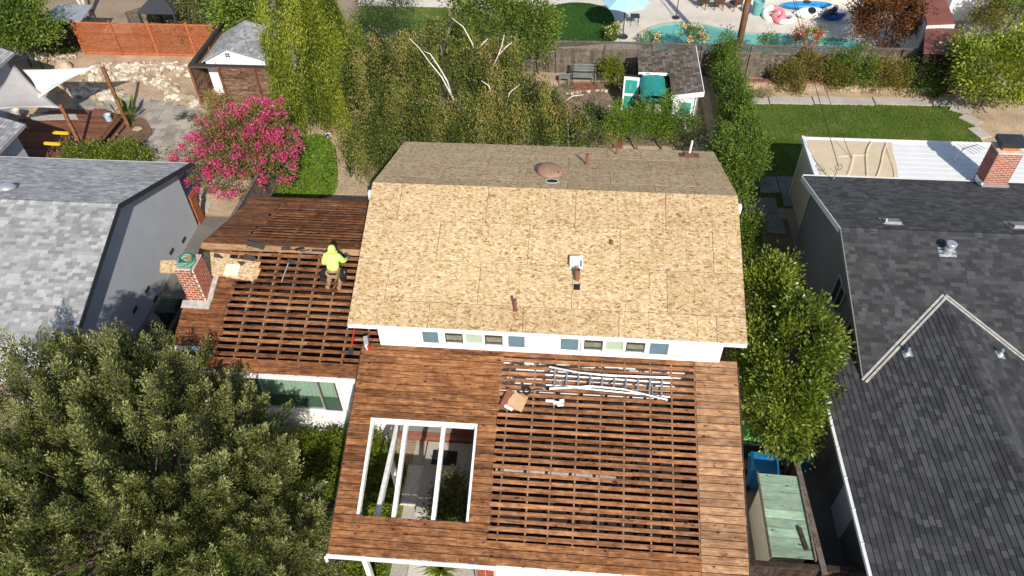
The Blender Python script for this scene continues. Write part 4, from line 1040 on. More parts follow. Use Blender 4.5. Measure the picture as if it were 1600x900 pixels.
for (ex0, ry, y0, y1, nm) in ((-22.75, -26.5, 22.3, 25.1, 'a'), (-26.6, -29.5, 24.9, 31.0, 'b')):
    s2 = .34; z0 = 2.75; zr_ = z0+s2*(ex0-ry)
    MB().hexa([Vector((ry-6, y0, 0)), Vector((ex0-.4, y0, 0)), Vector((ex0-.4, y0, z0)), Vector((ry-6, y0, z0))], [Vector((ry-6, y1-.3, 0)), Vector((ex0-.4, y1-.3, 0)), Vector((ex0-.4, y1-.3, z0)), Vector((ry-6, y1-.3, z0))]).build('wing_wall', 'stucco_blue', lh)
    cc = 1/math.sqrt(1+s2*s2)
    wr = MB().hexa([Vector((ex0, y0, z0-.1)), Vector((ex0, y1, z0-.1)), Vector((ry, y1, zr_-.1)), Vector((ry, y0, zr_-.1))], [Vector((ex0, y0, z0)), Vector((ex0, y1, z0)), Vector((ry, y1, zr_)), Vector((ry, y0, zr_))]).build('wing_roof', 'shingle_light', lh)
    shingles(wr, 'shingle_light', [(Vector((ex0, y0, z0)), Vector((0, 1, 0)), Vector((-cc, 0, s2*cc)), Vector((s2*cc, 0, cc)), y1-y0, (ex0-ry)/cc, None)], (.14, .30), .125, nearest=0)
    MB().hexa([Vector((ex0+.03, y1+.001, z0-.2)), Vector((ex0+.03, y1+.03, z0-.2)), Vector((ry, y1+.03, zr_-.2)), Vector((ry, y1+.001, zr_-.2))], [Vector((ex0+.03, y1+.001, z0+.03)), Vector((ex0+.03, y1+.03, z0+.03)), Vector((ry, y1+.03, zr_+.03)), Vector((ry, y1+.001, zr_+.03))]).build('rake_board', 'fascia_dark', lh)
# ================================================================== right neighbour: charcoal-shingled house
rh_ = thing('neighbour_house', 'grey stucco house with charcoal shingle roof and front cross gable', 'house', (12, 16, 0))
RX, ryr, rzr, rs, ryb = 8.523, 18.747, 4.219, .307, 23.30
xr2, zr2, xg, zg = 11.254, 3.552, 7.53, 2.4075; xg2 = 2*xr2-xg; yA = ryr-(rzr-zr2)/rs; yv0 = ryr-(rzr-(zr2-rs*(xr2-RX)))/rs
RF = Slope(ryr, rzr, rs); RB = Slope(ryr, rzr, -rs); e = 1/math.sqrt(1+rs*rs)
prof = [(13.6, 0), (22.85, 0), (22.85, RB.z(22.85)-.13), (ryr, rzr-.13), (13.6, RF.z(13.6)-.13)]
MB().hexa([Vector((8.9, y, z)) for y, z in prof], [Vector((30, y, z)) for y, z in prof]).build('wall', 'stucco_grey', rh_)
MB().box((11.25, 5.5, 1.17), (6.7, 18.4, 2.34)).build('garage_wall', 'stucco_grey', rh_)
def crossz(x): return zr2-rs*abs(x-xr2)
mb = MB(); slab(mb, RF, RX+.01, 30, 12.9, ryr, -.12, -.004); slab(mb, RB, RX+.01, 30, ryr, ryb, -.12, -.004); rr = mb.build('roof', 'shingle_dark', rh_)
mb = MB()
for sgn, xe in ((1, xg), (-1, xg2)):
    P = [Vector((xe, -4, zg)), Vector((xe, 14.95, zg)), Vector((RX if sgn > 0 else 14.0, 14.95, crossz(RX))), Vector((xr2, yA, zr2)), Vector((xr2, -4, zr2))]
    if sgn < 0: P = P[::-1]
    up = Vector((0, 0, .12)); mb.hexa([p-up for p in P], [p-Vector((0, 0, .004)) for p in P])
cr = mb.build('cross_roof', 'shingle_dark', rh_)
keepm = lambda x, y: RF.z(y) > crossz(x)-.015
keepb = lambda x, y: not (14.55 < x < 15.65 and y > 22.7)
shingles(rr, 'shingle_dark', [(Vector((RX, 12.9, RF.z(12.9))), Vector((1, 0, 0)), Vector((0, e, rs*e)), Vector((0, -rs*e, e)), 9.2, (ryr-12.9)/e, keepm),
                              (Vector((RX+9.2, ryb, RB.z(ryb))), Vector((-1, 0, 0)), Vector((0, -e, rs*e)), Vector((0, rs*e, e)), 9.2, (ryb-ryr)/e, keepb)], (.15, .29), .14)
keepc = lambda x, y: (x < RX and y < 15) or (y < 13) or crossz(x) > RF.z(y)-.01
shingles(cr, 'shingle_dark', [(Vector((xg, 17, zg)), Vector((0, -1, 0)), Vector((e, 0, rs*e)), Vector((-rs*e, 0, e)), 12, (xr2-xg)/e, keepc),
                              (Vector((xg2, 5, zg)), Vector((0, 1, 0)), Vector((-e, 0, rs*e)), Vector((rs*e, 0, e)), 12, (xg2-xr2)/e, keepc)], (.15, .29), .14)
ridge_caps(rr, 'shingle_dark', (17.6, ryr, rzr+.006), (RX, ryr, rzr+.006), Vector((0, -e, -rs*e)), Vector((0, e, -rs*e)), .15, .21)
ridge_caps(cr, 'shingle_dark', (xr2, 6, zr2+.006), (xr2, yA+.1, zr2+.006), Vector((-e, 0, -rs*e)), Vector((e, 0, -rs*e)), .15, .21)
for sgn in (-1, 1):              # open metal valleys: two pale flanges and a dark gutter line
    a = Vector((xr2, yA, zr2+.045)); b = Vector((xr2+sgn*(xr2-RX)*1.0, yv0, crossz(RX)+.045)); d = (b-a).normalized(); sd_ = d.cross(Vector((0, 0, 1))).normalized()
    for o_ in (-.055, .055): MB().hexa([a+sd_*(o_-.035), a+sd_*(o_+.035), b+sd_*(o_+.035), b+sd_*(o_-.035)], [p+Vector((0, 0, .012)) for p in (a+sd_*(o_-.035), a+sd_*(o_+.035), b+sd_*(o_+.035), b+sd_*(o_-.035))]).build('valley_flashing', 'flashing', cr)
for S, a, b in ((RF, yv0+.05, ryr-.003), (RB, ryr+.003, ryb+.03)): slab(MB(), S, RX-.03, RX+.006, a, b, -.17, .018).build('rake_board', 'float_white' if S is RB else 'stucco_grey', rh_)
for S, a, b in ((RF, yv0+.1, ryr-.05), (RB, ryr+.05, ryb-.05)): slab(MB(), S, RX+.02, 8.89, a, b, -.15, -.125).build('soffit', 'stucco_grey', rh_)
g_ = MB().box((xg-.055, 5.5, zg-.05), (.09, 18.9, .10)).build('gutter', 'float_white', rh_)
for k in range(12): MB().box((xg-.03, 14.5-.9*k, zg+.008), (.14, .03, .012)).build('gutter_strap', 'float_white', g_)
MB().box((20, ryb+.045, RB.z(ryb)-.03), (22.9, .07, .12)).build('gutter', 'float_white', rh_)
for u, v, hw, hh in ((1310, 461, .42, .52), (1331, 548, .75, .55)):
    q = GX(u, v, 8.89); mb = MB(); q.z = min(q.z, 2.05)
    for s in (-1, 1): mb.box(q+Vector((-.01, s*hw, 0)), (.07, .07, 2*hh+.07)); mb.box(q+Vector((-.01, 0, s*hh)), (.07, 2*hw-.07, .07))
    mb.box(q+Vector((-.008, 0, 0)), (.06, .06, 2*hh-.07)); w_ = mb.build('window', 'metal_galv', rh_)
    MB().box(q+Vector((-.004, 0, 0)), (.012, 2*hw-.075, 2*hh-.075)).build('pane', 'black', w_)
mb = MB(); mb.box((7.88, 10.9, 1.0), (.05, .95, 2.0)); mb.build('side_door', 'float_white', rh_)
for u, v in ((1322, 735), (1325, 690)): MB().box(GX(u, v, 7.89), (.03, .30, .14)).build('wall_vent', 'room_dark', rh_)
# roof vents of the right house
q = RF.hit(1480, 396); Rr = RF.rot(); mb = MB(); slab(mb, RF, q.x-.26, q.x+.26, q.y-.16, q.y+.18, .016, .022); v_ = mb.build('vent_base', 'metal_galv', rh_)
mb = MB(); mb.lathe(q+Vector((0, .02, 0)), [(.13, 0), (.12, .16), (.13, .17), (.13, .20), (.10, .22), (.10, .33), (.155, .34), (.155, .40), (.13, .42)], 20); mb.build('vent_stack', 'metal_galv', v_, smooth=False)
for u, v in ((1392, 347), (1590, 353)):
    q = RB.hit(u, v); mb = MB(); slab(mb, RB, q.x-.32, q.x+.32, q.y-.28, q.y+.3, .016, .022); mb.hexa([RB.at(q.x-.24, q.y-.24, .02), RB.at(q.x+.24, q.y-.24, .02), RB.at(q.x+.24, q.y+.2, .02), RB.at(q.x-.24, q.y+.2, .02)], [RB.at(q.x-.22, q.y-.2, .12), RB.at(q.x+.22, q.y-.2, .12), RB.at(q.x+.2, q.y+.15, .07), RB.at(q.x-.2, q.y+.15, .07)]); mb.build('low_vent', 'vent_grey', rh_)
pipe(RB, RB.hit(1383, 350).x, RB.hit(1383, 350).y, .22, .03, 'float_white', 'vent_pipe', rh_)
def cplane(u, v, sgn):           # hit the cross-gable slope
    r = ray(u, v); t = (zr2-sgn*rs*xr2-CH)/(r.z-sgn*rs*r.x); return CAMP+r*t
for u, v, sgn in ((1417, 553, 1), (1562, 555, -1)):
    q = cplane(u, v, sgn); ang = math.atan(rs)*sgn; R_ = Matrix.Rotation(-ang, 3, 'Y')
    mb = MB(); mb.box(q+Vector((0, 0, .02)), (.26, .26, .01), R_); mb.tube([q, q+Vector((0, 0, .24))], .04, 12); mb.lathe(q+Vector((0, 0, .01)), [(.10, 0), (.05, .10)], 12, R_, cap=False); mb.build('vent_pipe', 'metal_galv', rh_)
# chimney of the right house
kx0, kx1, ky0, ky1, kz0, kz1 = 14.68, 15.52, 22.88, 23.55, 2.5, 4.35
ck = MB(); ck.box(((kx0+kx1)/2, (ky0+ky1)/2, (kz0+kz1)/2), (kx1-kx0-.006, ky1-ky0-.006, kz1-kz0)); ck = ck.build('chimney', 'mortar', rh_)
nr = 24; hgt = (kz1-kz0)/nr
for r in range(nr):
    z = kz0+hgt*(r+.5); o_ = .5 if r % 2 else 0
    for L_, kind in ((kx1-kx0, 0), (ky1-ky0, 1)):
        bl = .21; s = -o_*bl
        while s < L_-.02:
            a, b = max(s, 0)+.006, min(s+bl, L_)-.006; s += bl
            if b-a < .03: continue
            m_ = (a+b)/2
            if kind == 0: piece('brick', 'brick_red', ck, (kx0+m_, ky0+.004, z), (b-a-.012, .022, hgt-.024))
            else: piece('brick', 'brick_red', ck, (kx0+.004, ky0+m_, z), (.022, b-a-.012, hgt-.024))
MB().box(((kx0+kx1)/2, (ky0+ky1)/2, kz1+.03), (kx1-kx0+.02, ky1-ky0+.02, .06)).build('crown', 'mortar', ck)
MB().box(((kx0+kx1)/2, (ky0+ky1)/2, kz1+.13), (.55, .4, .14)).build('flue', 'terracotta', ck)
mb = MB(); mb.box(((kx0+kx1)/2, (ky0+ky1)/2, kz1+.33), (kx1-kx0+.02, ky1-ky0-.05, .16)); mb.build('rain_cap', 'dark_metal', ck)
mb = MB(); mb.box(((kx0+kx1)/2, ky0-.05, RB.z(22.86)+.06), (kx1-kx0+.10, .09, .12)); mb.box((kx0-.04, 23.1, RB.z(22.9)+.1), (.07, .5, .2)); mb.build('flashing', 'metal_galv', ck)
# white patio cover with tan tarp
pc = thing('patio_cover', 'white ribbed flat patio roof behind the charcoal roof, tan tarp over one end', 'patio cover', (13, 24.7, 0))
PC = Slope(23.36, 2.78, -.03)
for k in range(16):
    y0 = 23.40+.158*k; piece('roof_panel', 'roof_white', pc, PC.at(15.6 if k else 15.6, y0+.079, -.02+(.008 if k % 2 else 0)), (13.0, .146, .03), PC.rot())
slab(MB(), PC, 9.1, 22.1, 23.38, 25.95, -.09, -.045).build('deck', 'roof_white', pc)
mb = MB(); mb.box((15.6, 25.96, 2.68), (13.1, .06, .16)); mb.box((9.04, 24.67, 2.73), (.12, 2.62, .16)); mb.build('edge_trim', 'roof_white', pc)
for x in (9.15, 13.0, 17.0): MB().box((x, 25.8, 1.3), (.09, .09, 2.6)).build('post', 'white_trim', pc)
MB().box((9.12, 24.7, 1.35), (.02, 2.4, 2.5)).build('side_screen', 'tarp', pc)
# tarp: a rumpled sheet with folds
nx, ny = 150, 70; vs = []
for j in range(ny+1):
    for i in range(nx+1):
        x = 9.18+(2.82+.45*j/ny)*i/nx; y = 23.44+2.42*j/ny; h = .016
        u_ = i/nx; v_ = j/ny
        h += .06*math.exp(-((u_-.60-.16*v_*v_)/.008)**2) + .05*math.exp(-((u_-.95+.03*v_)/.007)**2)+.055*math.exp(-((u_-.72-.22*(v_-.0))/.008)**2)*(1 if v_ < .9 else 0)
        h += .035*math.exp(-((v_-.55-.25*(u_-.4))/.012)**2)*(1 if .3 < u_ < .7 else 0)+.04*math.exp(-((u_-.38-.25*(v_-.1))/.015)**2)*(1 if v_ < .6 else 0)
        h += .006*math.sin(9*u_+4*v_)*math.sin(7*v_)
        if i in (0, nx) or j in (0, ny): h = .002
        vs.append(PC.at(x+.03*math.sin(6*v_), y+.02*math.sin(5*u_), h))
o = MB().add(vs, [(j*(nx+1)+i, j*(nx+1)+i+1, (j+1)*(nx+1)+i+1, (j+1)*(nx+1)+i) for j in range(ny) for i in range(nx)]).build('tarp', 'tarp', None, (10.8, 24.6, 2.7), smooth=True)
tag(o, 'creased tan tarp stretched over the end of the white patio roof', 'tarp')
def antenna(name, label, base, h, n, Lm, par=None):
    t = thing(name, label, 'antenna', base); b = Vector(base)
    MB().tube([b, b+Vector((.02, 0, h*.6)), b+Vector((.12, -.03, h))], .022, 6).build('mast', 'metal_galv', t)
    d = Vector((.9, .35, .1)).normalized(); top = b+Vector((.12, -.03, h)); MB().tube([top-d*.1, top+d*Lm], .018, 6).build('boom', 'metal_galv', t)
    for k in range(n): c = top+d*(Lm*k/(n-1)); q = Vector((-.55, .75, .05)).normalized()*(.42-.03*k); MB().tube([c-q, c+q], .008, 5).build('element', 'metal_galv', t)
antenna('tv_antenna', 'bent white television antenna beside the red brick chimney', (14.35, 24.6, 2.76), .65, 5, .55)
t = thing('service_mast', 'small wire service mast on the patio roof beside the tan tarp', 'mast', RB.at(9.55, 23.1))
b = RB.at(9.55, 23.05); MB().tube([b, b+Vector((.05, .02, .55))], .025, 8).build('mast', 'metal_galv', t)
MB().tube([b+Vector((.05+.12*math.cos(k*.5), .02, .55+.12*math.sin(k*.5))) for k in range(13)], .012, 5).build('wire_loop', 'dark_metal', t)
MB().tube([b+Vector((.0, .1, .3)), b+Vector((-.2, .1, .42))], .015, 5).build('arm', 'metal_galv', t)
# ================================================================== fences
def board_fence(name, label, p0, p1, h, mat, bw=.15, lattice=0, cap=True, postgap=2.4, z0=0, group=None, side=-1, topmat=None):
    p0 = Vector((p0[0], p0[1], 0)); p1 = Vector((p1[0], p1[1], 0)); d = p1-p0; L = d.length; d.normalize(); nrm = Vector((d.y, -d.x, 0))*(1 if side < 0 else -1)
    R = Matrix((d, -nrm if side < 0 else nrm, Vector((0, 0, 1)))).transposed()
    if R.determinant() < 0: R = Matrix((d, Vector((0, 0, 1)).cross(d), Vector((0, 0, 1)))).transposed()
    t = thing(name, label, 'fence', (p0.x, p0.y, z0), group); hb = h-lattice
    nbd = int(L/bw)
    for k in range(nbd):
        piece('board', mat, t, p0+d*(bw*(k+.5))+Vector((0, 0, z0+hb/2+random.uniform(-.01, .01))), (bw-.008, .02, hb), R @ Matrix.Rotation(random.uniform(-.012, .012), 3, 'Y'))
    k = 0
    while k*postgap <= L+.01:
        q = p0+d*min(k*postgap, L); piece('post', topmat or mat, t, q+nrm*.06+Vector((0, 0, z0+h/2+.02)), (.10, .09, h+.04), R); k += 1
    m_ = p0+d*(L/2)
    piece('rail', topmat or mat, t, m_+nrm*.035+Vector((0, 0, z0+hb-.02)), (L, .045, .09), R); piece('rail', mat, t, m_-nrm*.035+Vector((0, 0, z0+.35)), (L, .04, .09), R)
    if cap: piece('cap', topmat or mat, t, m_+Vector((0, 0, z0+h+.02)), (L, .14, .04), R)
    if lattice:
        mb = MB(); s = 0; st = .09
        Lz = lattice-.05
        while s < L:
            for sg in (1, -1):
                a = p0+d*(s if sg > 0 else s+Lz)+Vector((0, 0, z0+hb+.02)); b = p0+d*(s+Lz if sg > 0 else s)+Vector((0, 0, z0+h))
                dd = (b-a).normalized(); w_ = nrm.cross(dd)*.016; o_ = nrm*(.004*sg)
                mb.hexa([a-w_+o_, a+w_+o_, b+w_+o_, b-w_+o_], [a-w_+o_+nrm*.006, a+w_+o_+nrm*.006, b+w_+o_+nrm*.006, b-w_+o_+nrm*.006])
            s += st
        mb.build('lattice', topmat or mat, t, kind='stuff')
    return t
board_fence('board_fence', 'weathered grey board fence with lattice top between the garden and the pool', (-13, 35.3), (17.1, 35.3), 1.72, 'fence_grey', .19, .34)
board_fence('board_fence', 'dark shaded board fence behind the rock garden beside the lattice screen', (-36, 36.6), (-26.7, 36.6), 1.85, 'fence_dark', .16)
board_fence('board_fence', 'grey board fence running back from the brick chimney past the pink tree', (-12.75, 19.6), (-12.45, 26.2), 1.75, 'fence_grey', .15, side=1)
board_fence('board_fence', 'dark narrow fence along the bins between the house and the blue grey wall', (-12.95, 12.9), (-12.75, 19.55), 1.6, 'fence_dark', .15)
board_fence('board_fence', 'grey fence slanting away behind the orange lattice screen', (-24.2, 37.0), (-19.4, 41.5), 1.9, 'fence_grey', .18)
board_fence('side_fence', 'dark stained fence beside the pale green lean-to shed', (6.55, 12.0), (6.68, 8.6), 1.65, 'fence_dark', .16, topmat='fence_grey')
board_fence('side_fence', 'dark brown fence crossing the side passage in front of the green shed', (4.95, 8.78), (9.0, 8.78), 1.6, 'fence_dark', .16)
# orange lattice screen
t = thing('lattice_screen', 'orange stained lattice screen with posts behind the rock garden', 'fence', (-26.75, 36, 0))
lx0, lx1, lh_ = -26.75, -18.35, 1.86
for k in range(5): x = lx0+(lx1-lx0)*k/4*1.0; piece('post', 'lattice_wood', t, (x, 35.96, lh_/2+.06), (.10, .10, lh_+.12))
for z in (.12, 1.22, lh_-.04): piece('rail', 'lattice_wood', t, ((lx0+lx1)/2, 35.97, z), (lx1-lx0, .05, .08))
piece('kickboard', 'lattice_wood', t, ((lx0+lx1)/2, 35.985, .05), (lx1-lx0, .03, .16))
for k in range(4):
    a0 = lx0+(lx1-lx0)*k/4+.05; a1 = lx0+(lx1-lx0)*(k+1)/4-.05; mb = MB(); z0, z1 = .16, lh_-.08; s = -(z1-z0)
    while s < a1-a0:
        for sg in (1, -1):
            xa, xb = a0+s, a0+s+(z1-z0); za, zb = (z0, z1) if sg > 0 else (z1, z0)
            if xa < a0: f = (a0-xa)/(xb-xa); za = za+(zb-za)*f; xa = a0
            if xb > a1: f = (a1-xa)/(xb-xa); zb = za+(zb-za)*f; xb = a1
            if xb-xa < .02: continue
            p = Vector((xa, 35.98+.005*sg, za)); q = Vector((xb, 35.98+.005*sg, zb)); dd = (q-p).normalized(); w_ = Vector((0, 1, 0)).cross(dd)*.02; n_ = Vector((0, .008, 0))
            mb.hexa([p-w_-n_*.5, p+w_-n_*.5, q+w_-n_*.5, q-w_-n_*.5], [p-w_+n_*.5, p+w_+n_*.5, q+w_+n_*.5, q-w_+n_*.5])
        s += .13
    mb.build('lattice_panel', 'lattice_wood', t)
# horizontal plank fence round the white shed
t = thing('plank_fence', 'horizontal reclaimed plank fence with black top rail round the white shed', 'fence', (-18.3, 31.35, 0))
hf = 2.08; rows = 14
for r in range(rows):
    z = .08+(hf-.12)*(r+.5)/rows; hh = (hf-.12)/rows-.012; y = 31.4
    while y < 35.85:
        L_ = random.uniform(.7, 2.0); y1 = min(y+L_, 35.9); piece('plank', 'plank_mixed', t, (-18.38+random.uniform(-.004, .004), (y+y1)/2, z), (.025, y1-y-.008, hh)); y = y1
    x = -16.95
    while x < -13.7:
        L_ = random.uniform(.7, 1.8); x1 = min(x+L_, -13.65); piece('plank', 'plank_mixed', t, ((x+x1)/2, 31.36+random.uniform(-.004, .004), z), (x1-x-.008, .025, hh)); x = x1
for x, y in ((-18.38, 31.3), (-16.95, 31.29), (-15.2, 31.29), (-13.6, 31.3), (-18.36, 33.6), (-18.3, 35.95)): piece('post', 'post_wood', t, (x, y, hf/2+.03), (.10, .10, hf+.06))
piece('top_rail', 'fascia_dark', t, (-15.95, 31.33, hf+.08), (4.85, .16, .06)); piece('top_rail', 'fascia_dark', t, (-18.3, 33.65, hf+.08), (.16, 4.5, .06))
piece('beam', 'post_wood', t, (-15.95, 31.33, hf), (4.7, .07, .10))
# white garden shed
t = thing('garden_shed', 'small white garden shed with grey shingle gable behind the plank fence', 'shed', (-16.3, 33.8, 0))
sx0, sx1, sxm, sy0, sy1, sz, szr = -18.1, -14.7, -16.85, 32.5, 35.3, 1.80, 2.45
prof = [(sx0, 0), (sx1, 0), (sx1, sz), (sxm, szr), (sx0, sz)]
MB().hexa([Vector((x, sy0, z)) for x, z in prof], [Vector((x, sy1, z)) for x, z in prof]).build('wall', 'white_paint', t)
sroof = MB(); pl = []
for xe in (sx0-.18, sx1+.18):
    k = (szr-sz)/abs(sxm-(sx0 if xe < sxm else sx1)); ze = szr-k*abs(sxm-xe)+.03; zt = szr+.03
    a = [Vector((xe, sy0-.15, ze)), Vector((xe, sy1, ze)), Vector((sxm, sy1, zt)), Vector((sxm, sy0-.15, zt))]
    sroof.hexa([p-Vector((0, 0, .05)) for p in a], a); cc = 1/math.sqrt(1+k*k); sg = 1 if xe < sxm else -1
    ex = Vector((0, -sg, 0)); eu = Vector((sg*cc, 0, k*cc)); nn = ex.cross(eu)
    pl.append((Vector((xe, sy1 if sg > 0 else sy0-.15, ze)), ex, eu, nn, sy1-sy0+.15, abs(sxm-xe)/cc, None))
sroof = sroof.build('roof', 'shingle_light', t); shingles(sroof, 'shingle_light', pl, (.16, .26), .13, .02, nearest=300)
for x in (-18.05+.45, -17.45+.45): 
    pass
mb = MB(); mb.box((-17.62, sy0-.03, .85), (1.0, .04, 1.7)); d_ = mb.build('door', 'white_trim', t)
mb = MB(); mb.box((-17.62, sy0-.054, .85), (.02, .01, 1.68)); mb.build('door_gap', 'room_dark', d_)
for x in (-18.07, -17.08): MB().box((x, sy0-.035, .87), (.07, .05, 1.78)).build('door_trim', 'white_trim', t)
MB().box((-17.57, sy0-.036, 1.78), (1.06, .05, .07)).build('door_trim', 'white_trim', t)
mb = MB(); mb.box((-16.9, sy0-.02, 2.08), (.30, .03, .28)); w_ = mb.build('window', 'frame_white', t)
for a in (-.06, .06):
    for b in (-.055, .055): MB().box((-16.9+a, sy0-.038, 2.08+b), (.09, .01, .085)).build('pane', 'black', w_)
# ================================================================== left neighbour's rock garden and deck
def pebbles(name, label, lines, n, rmin, rmax, spread, mat):
    ico = bmesh.new(); bmesh.ops.create_icosphere(ico, subdivisions=1, radius=1); base = [v.co.copy() for v in ico.verts]; fs = [tuple(v.index for v in f.verts) for f in ico.faces]; ico.free()
    mb = MB()
    for _ in range(n):
        ln = random.choice(lines); i = random.randrange(len(ln)-1); f = random.random()
        p = G(ln[i][0]+(ln[i+1][0]-ln[i][0])*f, ln[i][1]+(ln[i+1][1]-ln[i][1])*f); r = random.uniform(rmin, rmax)
        c = Vector((p.x+random.gauss(0, spread), p.y+random.gauss(0, spread), r*.3)); R = rz(random.uniform(0, 6)); s = (random.uniform(.8, 1.5), random.uniform(.6, 1), random.uniform(.4, .65))
        mb.add([c+R @ Vector((q.x*s[0]*r*random.uniform(.85, 1.12), q.y*s[1]*r*random.uniform(.85, 1.12), q.z*s[2]*r)) for q in base], fs, random.random())
    tag(mb.build(name, mat), label, 'stones', kind='stuff')
tintmat('river_stone', [(0, (.28, .22, .15)), (.4, (.46, .38, .27)), (.75, (.60, .52, .40)), (1, (.70, .64, .54))], grain=.2, blot=.2)
pebbles('river_stones', 'pale tan river stones winding through the rock garden as a dry creek', [[(118, 138), (165, 120), (205, 122), (240, 126), (265, 134), (268, 146), (290, 155), (312, 163)], [(130, 118), (160, 104), (200, 108), (240, 104), (275, 106), (300, 118)], [(120, 140), (160, 150), (180, 152)]], 620, .10, .24, .20, 'river_stone')
pebbles('edging_stones', 'small stones edging the planting strip by the dark fence', [[(30, 92), (70, 92), (120, 88)]], 60, .1, .2, .06, 'river_stone')
def boulder(name, label, u, v, r, mat='stone_tan', s=(1, .85, .8), group=None):
    bm = bmesh.new(); bmesh.ops.create_icosphere(bm, subdivisions=3, radius=1)
    from mathutils import noise as mn
    off = Vector((random.random()*50, 0, 0)); c = G(u, v)
    vs = [Vector((q.co.x*s[0], q.co.y*s[1], q.co.z*s[2]))*r*(1+.28*mn.noise(q.co*1.4+off)) for q in bm.verts]
    fs = [tuple(q.index for q in f.verts) for f in bm.faces]; bm.free()
    o = MB().add([c+q+Vector((0, 0, r*s[2]*.55)) for q in vs], fs).build(name, mat, None, tuple(c)); return tag(o, label, 'boulder', group)
boulder('boulder', 'rounded tan boulder in the sandy rock garden', 101, 108, .42)
boulder('boulder', 'flat pale stone lying in the brown planter bed by the deck', 215, 203, .22, s=(1.1, .8, .4))
boulder('boulder', 'pointed tan stone between the shade sails and the dry creek', 96, 143, .34, s=(.6, .6, 1.2))
pav = px((120, 150), (160, 140), (200, 152), (250, 158), (300, 168), (325, 182), (312, 240), (290, 262), (300, 330), (285, 335), (262, 262), (200, 262), (225, 232), (238, 205), (220, 185), (195, 172), (120, 176))
sheet('paver_bed', pav, .010, 'concrete_dark')
patio = struct(MB().add([(p[0], p[1], .012) for p in pav[:3]], [(0, 1, 2)]).build('paver_patio', 'concrete_dark'))
y = 22.6; r = 0; cnt = 0
while y < 33:
    x = -25+(.25 if r % 2 else 0)
    while x < -13:
        L_ = random.choice((.3, .45, .6)); c = (x+L_/2, y+.16)
        if inside(c, pav) and cnt < 300: piece('paver', 'paver', patio, (c[0], c[1], .025+random.uniform(-.003, .003)), (L_-.012, .315, .03)); cnt += 1
        x += L_
    y += .327; r += 1
for k, (u, v, a, b) in enumerate(((306, 280, .9, .7), (309, 303, .9, .75), (314, 325, .8, .6))):
    q = G(u, v); tag(MB().box((q.x, q.y, .03), (a, b, .06), rz(.05*k)).build('stepping_slab', 'concrete', None, (q.x, q.y, 0)), ('concrete slab under the pink tree beside the paver patio', 'middle concrete slab between the blue grey wall and the grey fence', 'concrete slab at the narrow end of the side passage')[k], 'slab')
dk = px((20, 190), (80, 172), (160, 170), (190, 182), (140, 238), (60, 252), (5, 252), z=.3)
deck = thing('garden_deck', 'reddish brown composite deck under the shade sails', 'deck', (dk[3][0], dk[3][1], 0))
ys = [p[1] for p in dk]; y = min(ys)
while y < max(ys):
    xs_ = []
    for i in range(len(dk)):
        a, b = dk[i], dk[(i+1) % len(dk)]
        if (a[1] > y+.07) != (b[1] > y+.07): xs_.append(a[0]+(b[0]-a[0])*(y+.07-a[1])/(b[1]-a[1]))
    if len(xs_) >= 2: piece('deck_board', 'composite_deck', deck, ((min(xs_)+max(xs_))/2, y+.07, .285), (max(xs_)-min(xs_), .134, .03))
    y += .14
MB().prism([(p[0]*.995, p[1]) for p in dk], .0, .26).build('deck_frame', 'fascia_dark', deck)
a, b = G(192, 182, .3), G(146, 238, .3); d = (b-a).normalized(); R = Matrix((d, Vector((0, 0, 1)).cross(d), Vector((0, 0, 1)))).transposed(); m_ = (a+b)/2
for k, (z, o_, w_) in enumerate(((.42, .05, .16), (.42, -.15, .14), (.2, .25, .16))): piece('bench_plank', 'composite_deck', deck, m_+Vector((d.y, -d.x, 0))*-o_+Vector((0, 0, z-.3)), ((b-a).length, w_, .05), R)
bed = smooth_loop(px((205, 192), (225, 186), (237, 205), (229, 222), (208, 234), (178, 238), (168, 226), (190, 208)), 4)
sheet('planter_bed', bed, .06, 'soil_brown', thick=.06)
def postv(name, label, u, v, h, w_=.14):
    q = G(u, v); t = thing(name, label, 'post', (q.x, q.y, 0), 'posts carrying the shade sails'); MB().box((q.x, q.y, h/2), (w_, w_, h), rz(.3)).build('shaft', 'post_wood', t); MB().tube([(q.x, q.y, h-.12), (q.x-.14, q.y+.02, h-.12)], .015, 6).build('hook', 'metal_galv', t)
postv('sail_post', 'tall brown timber post rising beside the spiky palm lily bed', 203, 202, 3.25); postv('sail_post', 'shorter brown timber post at the corner of the composite deck', 132, 238, 2.5)
def sail(label, A, Bp, C_, mat, pull=.16, sag=.25):
    A, Bp, C_ = Vector(A), Vector(Bp), Vector(C_); n_ = 14; idx = {}; vs = []; fs = []; cen = (A+Bp+C_)/3
    for i in range(n_+1):
        for j in range(n_+1-i):
            a, b = i/n_, j/n_; c = 1-a-b; p = A*a+Bp*b+C_*c
            e_ = 27*a*b*c; edge = max(4*a*b*(1-c*3) if c < .34 else 0, 4*b*c*(1-a*3) if a < .34 else 0, 4*a*c*(1-b*3) if b < .34 else 0)
            p = p.lerp(cen, pull*max(0, edge)); p.z -= sag*e_*.6; idx[i, j] = len(vs); vs.append(p)
    for i in range(n_):
        for j in range(n_-i):
            fs.append((idx[i, j], idx[i+1, j], idx[i, j+1]))
            if j < n_-i-1: fs.append((idx[i+1, j], idx[i+1, j+1], idx[i, j+1]))
    o = MB().add(vs, fs).build('shade_sail', mat, None, tuple(cen), smooth=True); m_ = o.modifiers.new('thick', 'SOLIDIFY'); m_.thickness = .006; return tag(o, label, 'shade sail', 'shade sails over the deck')
sail('white triangular shade sail tied to the tall timber post', G(150, 103, 3.15), G(34, 108, 2.7), G(60, 153, 2.5), 'sail_white')
sail('pale grey triangular shade sail tied to the shorter timber post', G(95, 169, 2.42), G(22, 100, 2.8), G(-30, 174, 2.75), 'sail_grey')
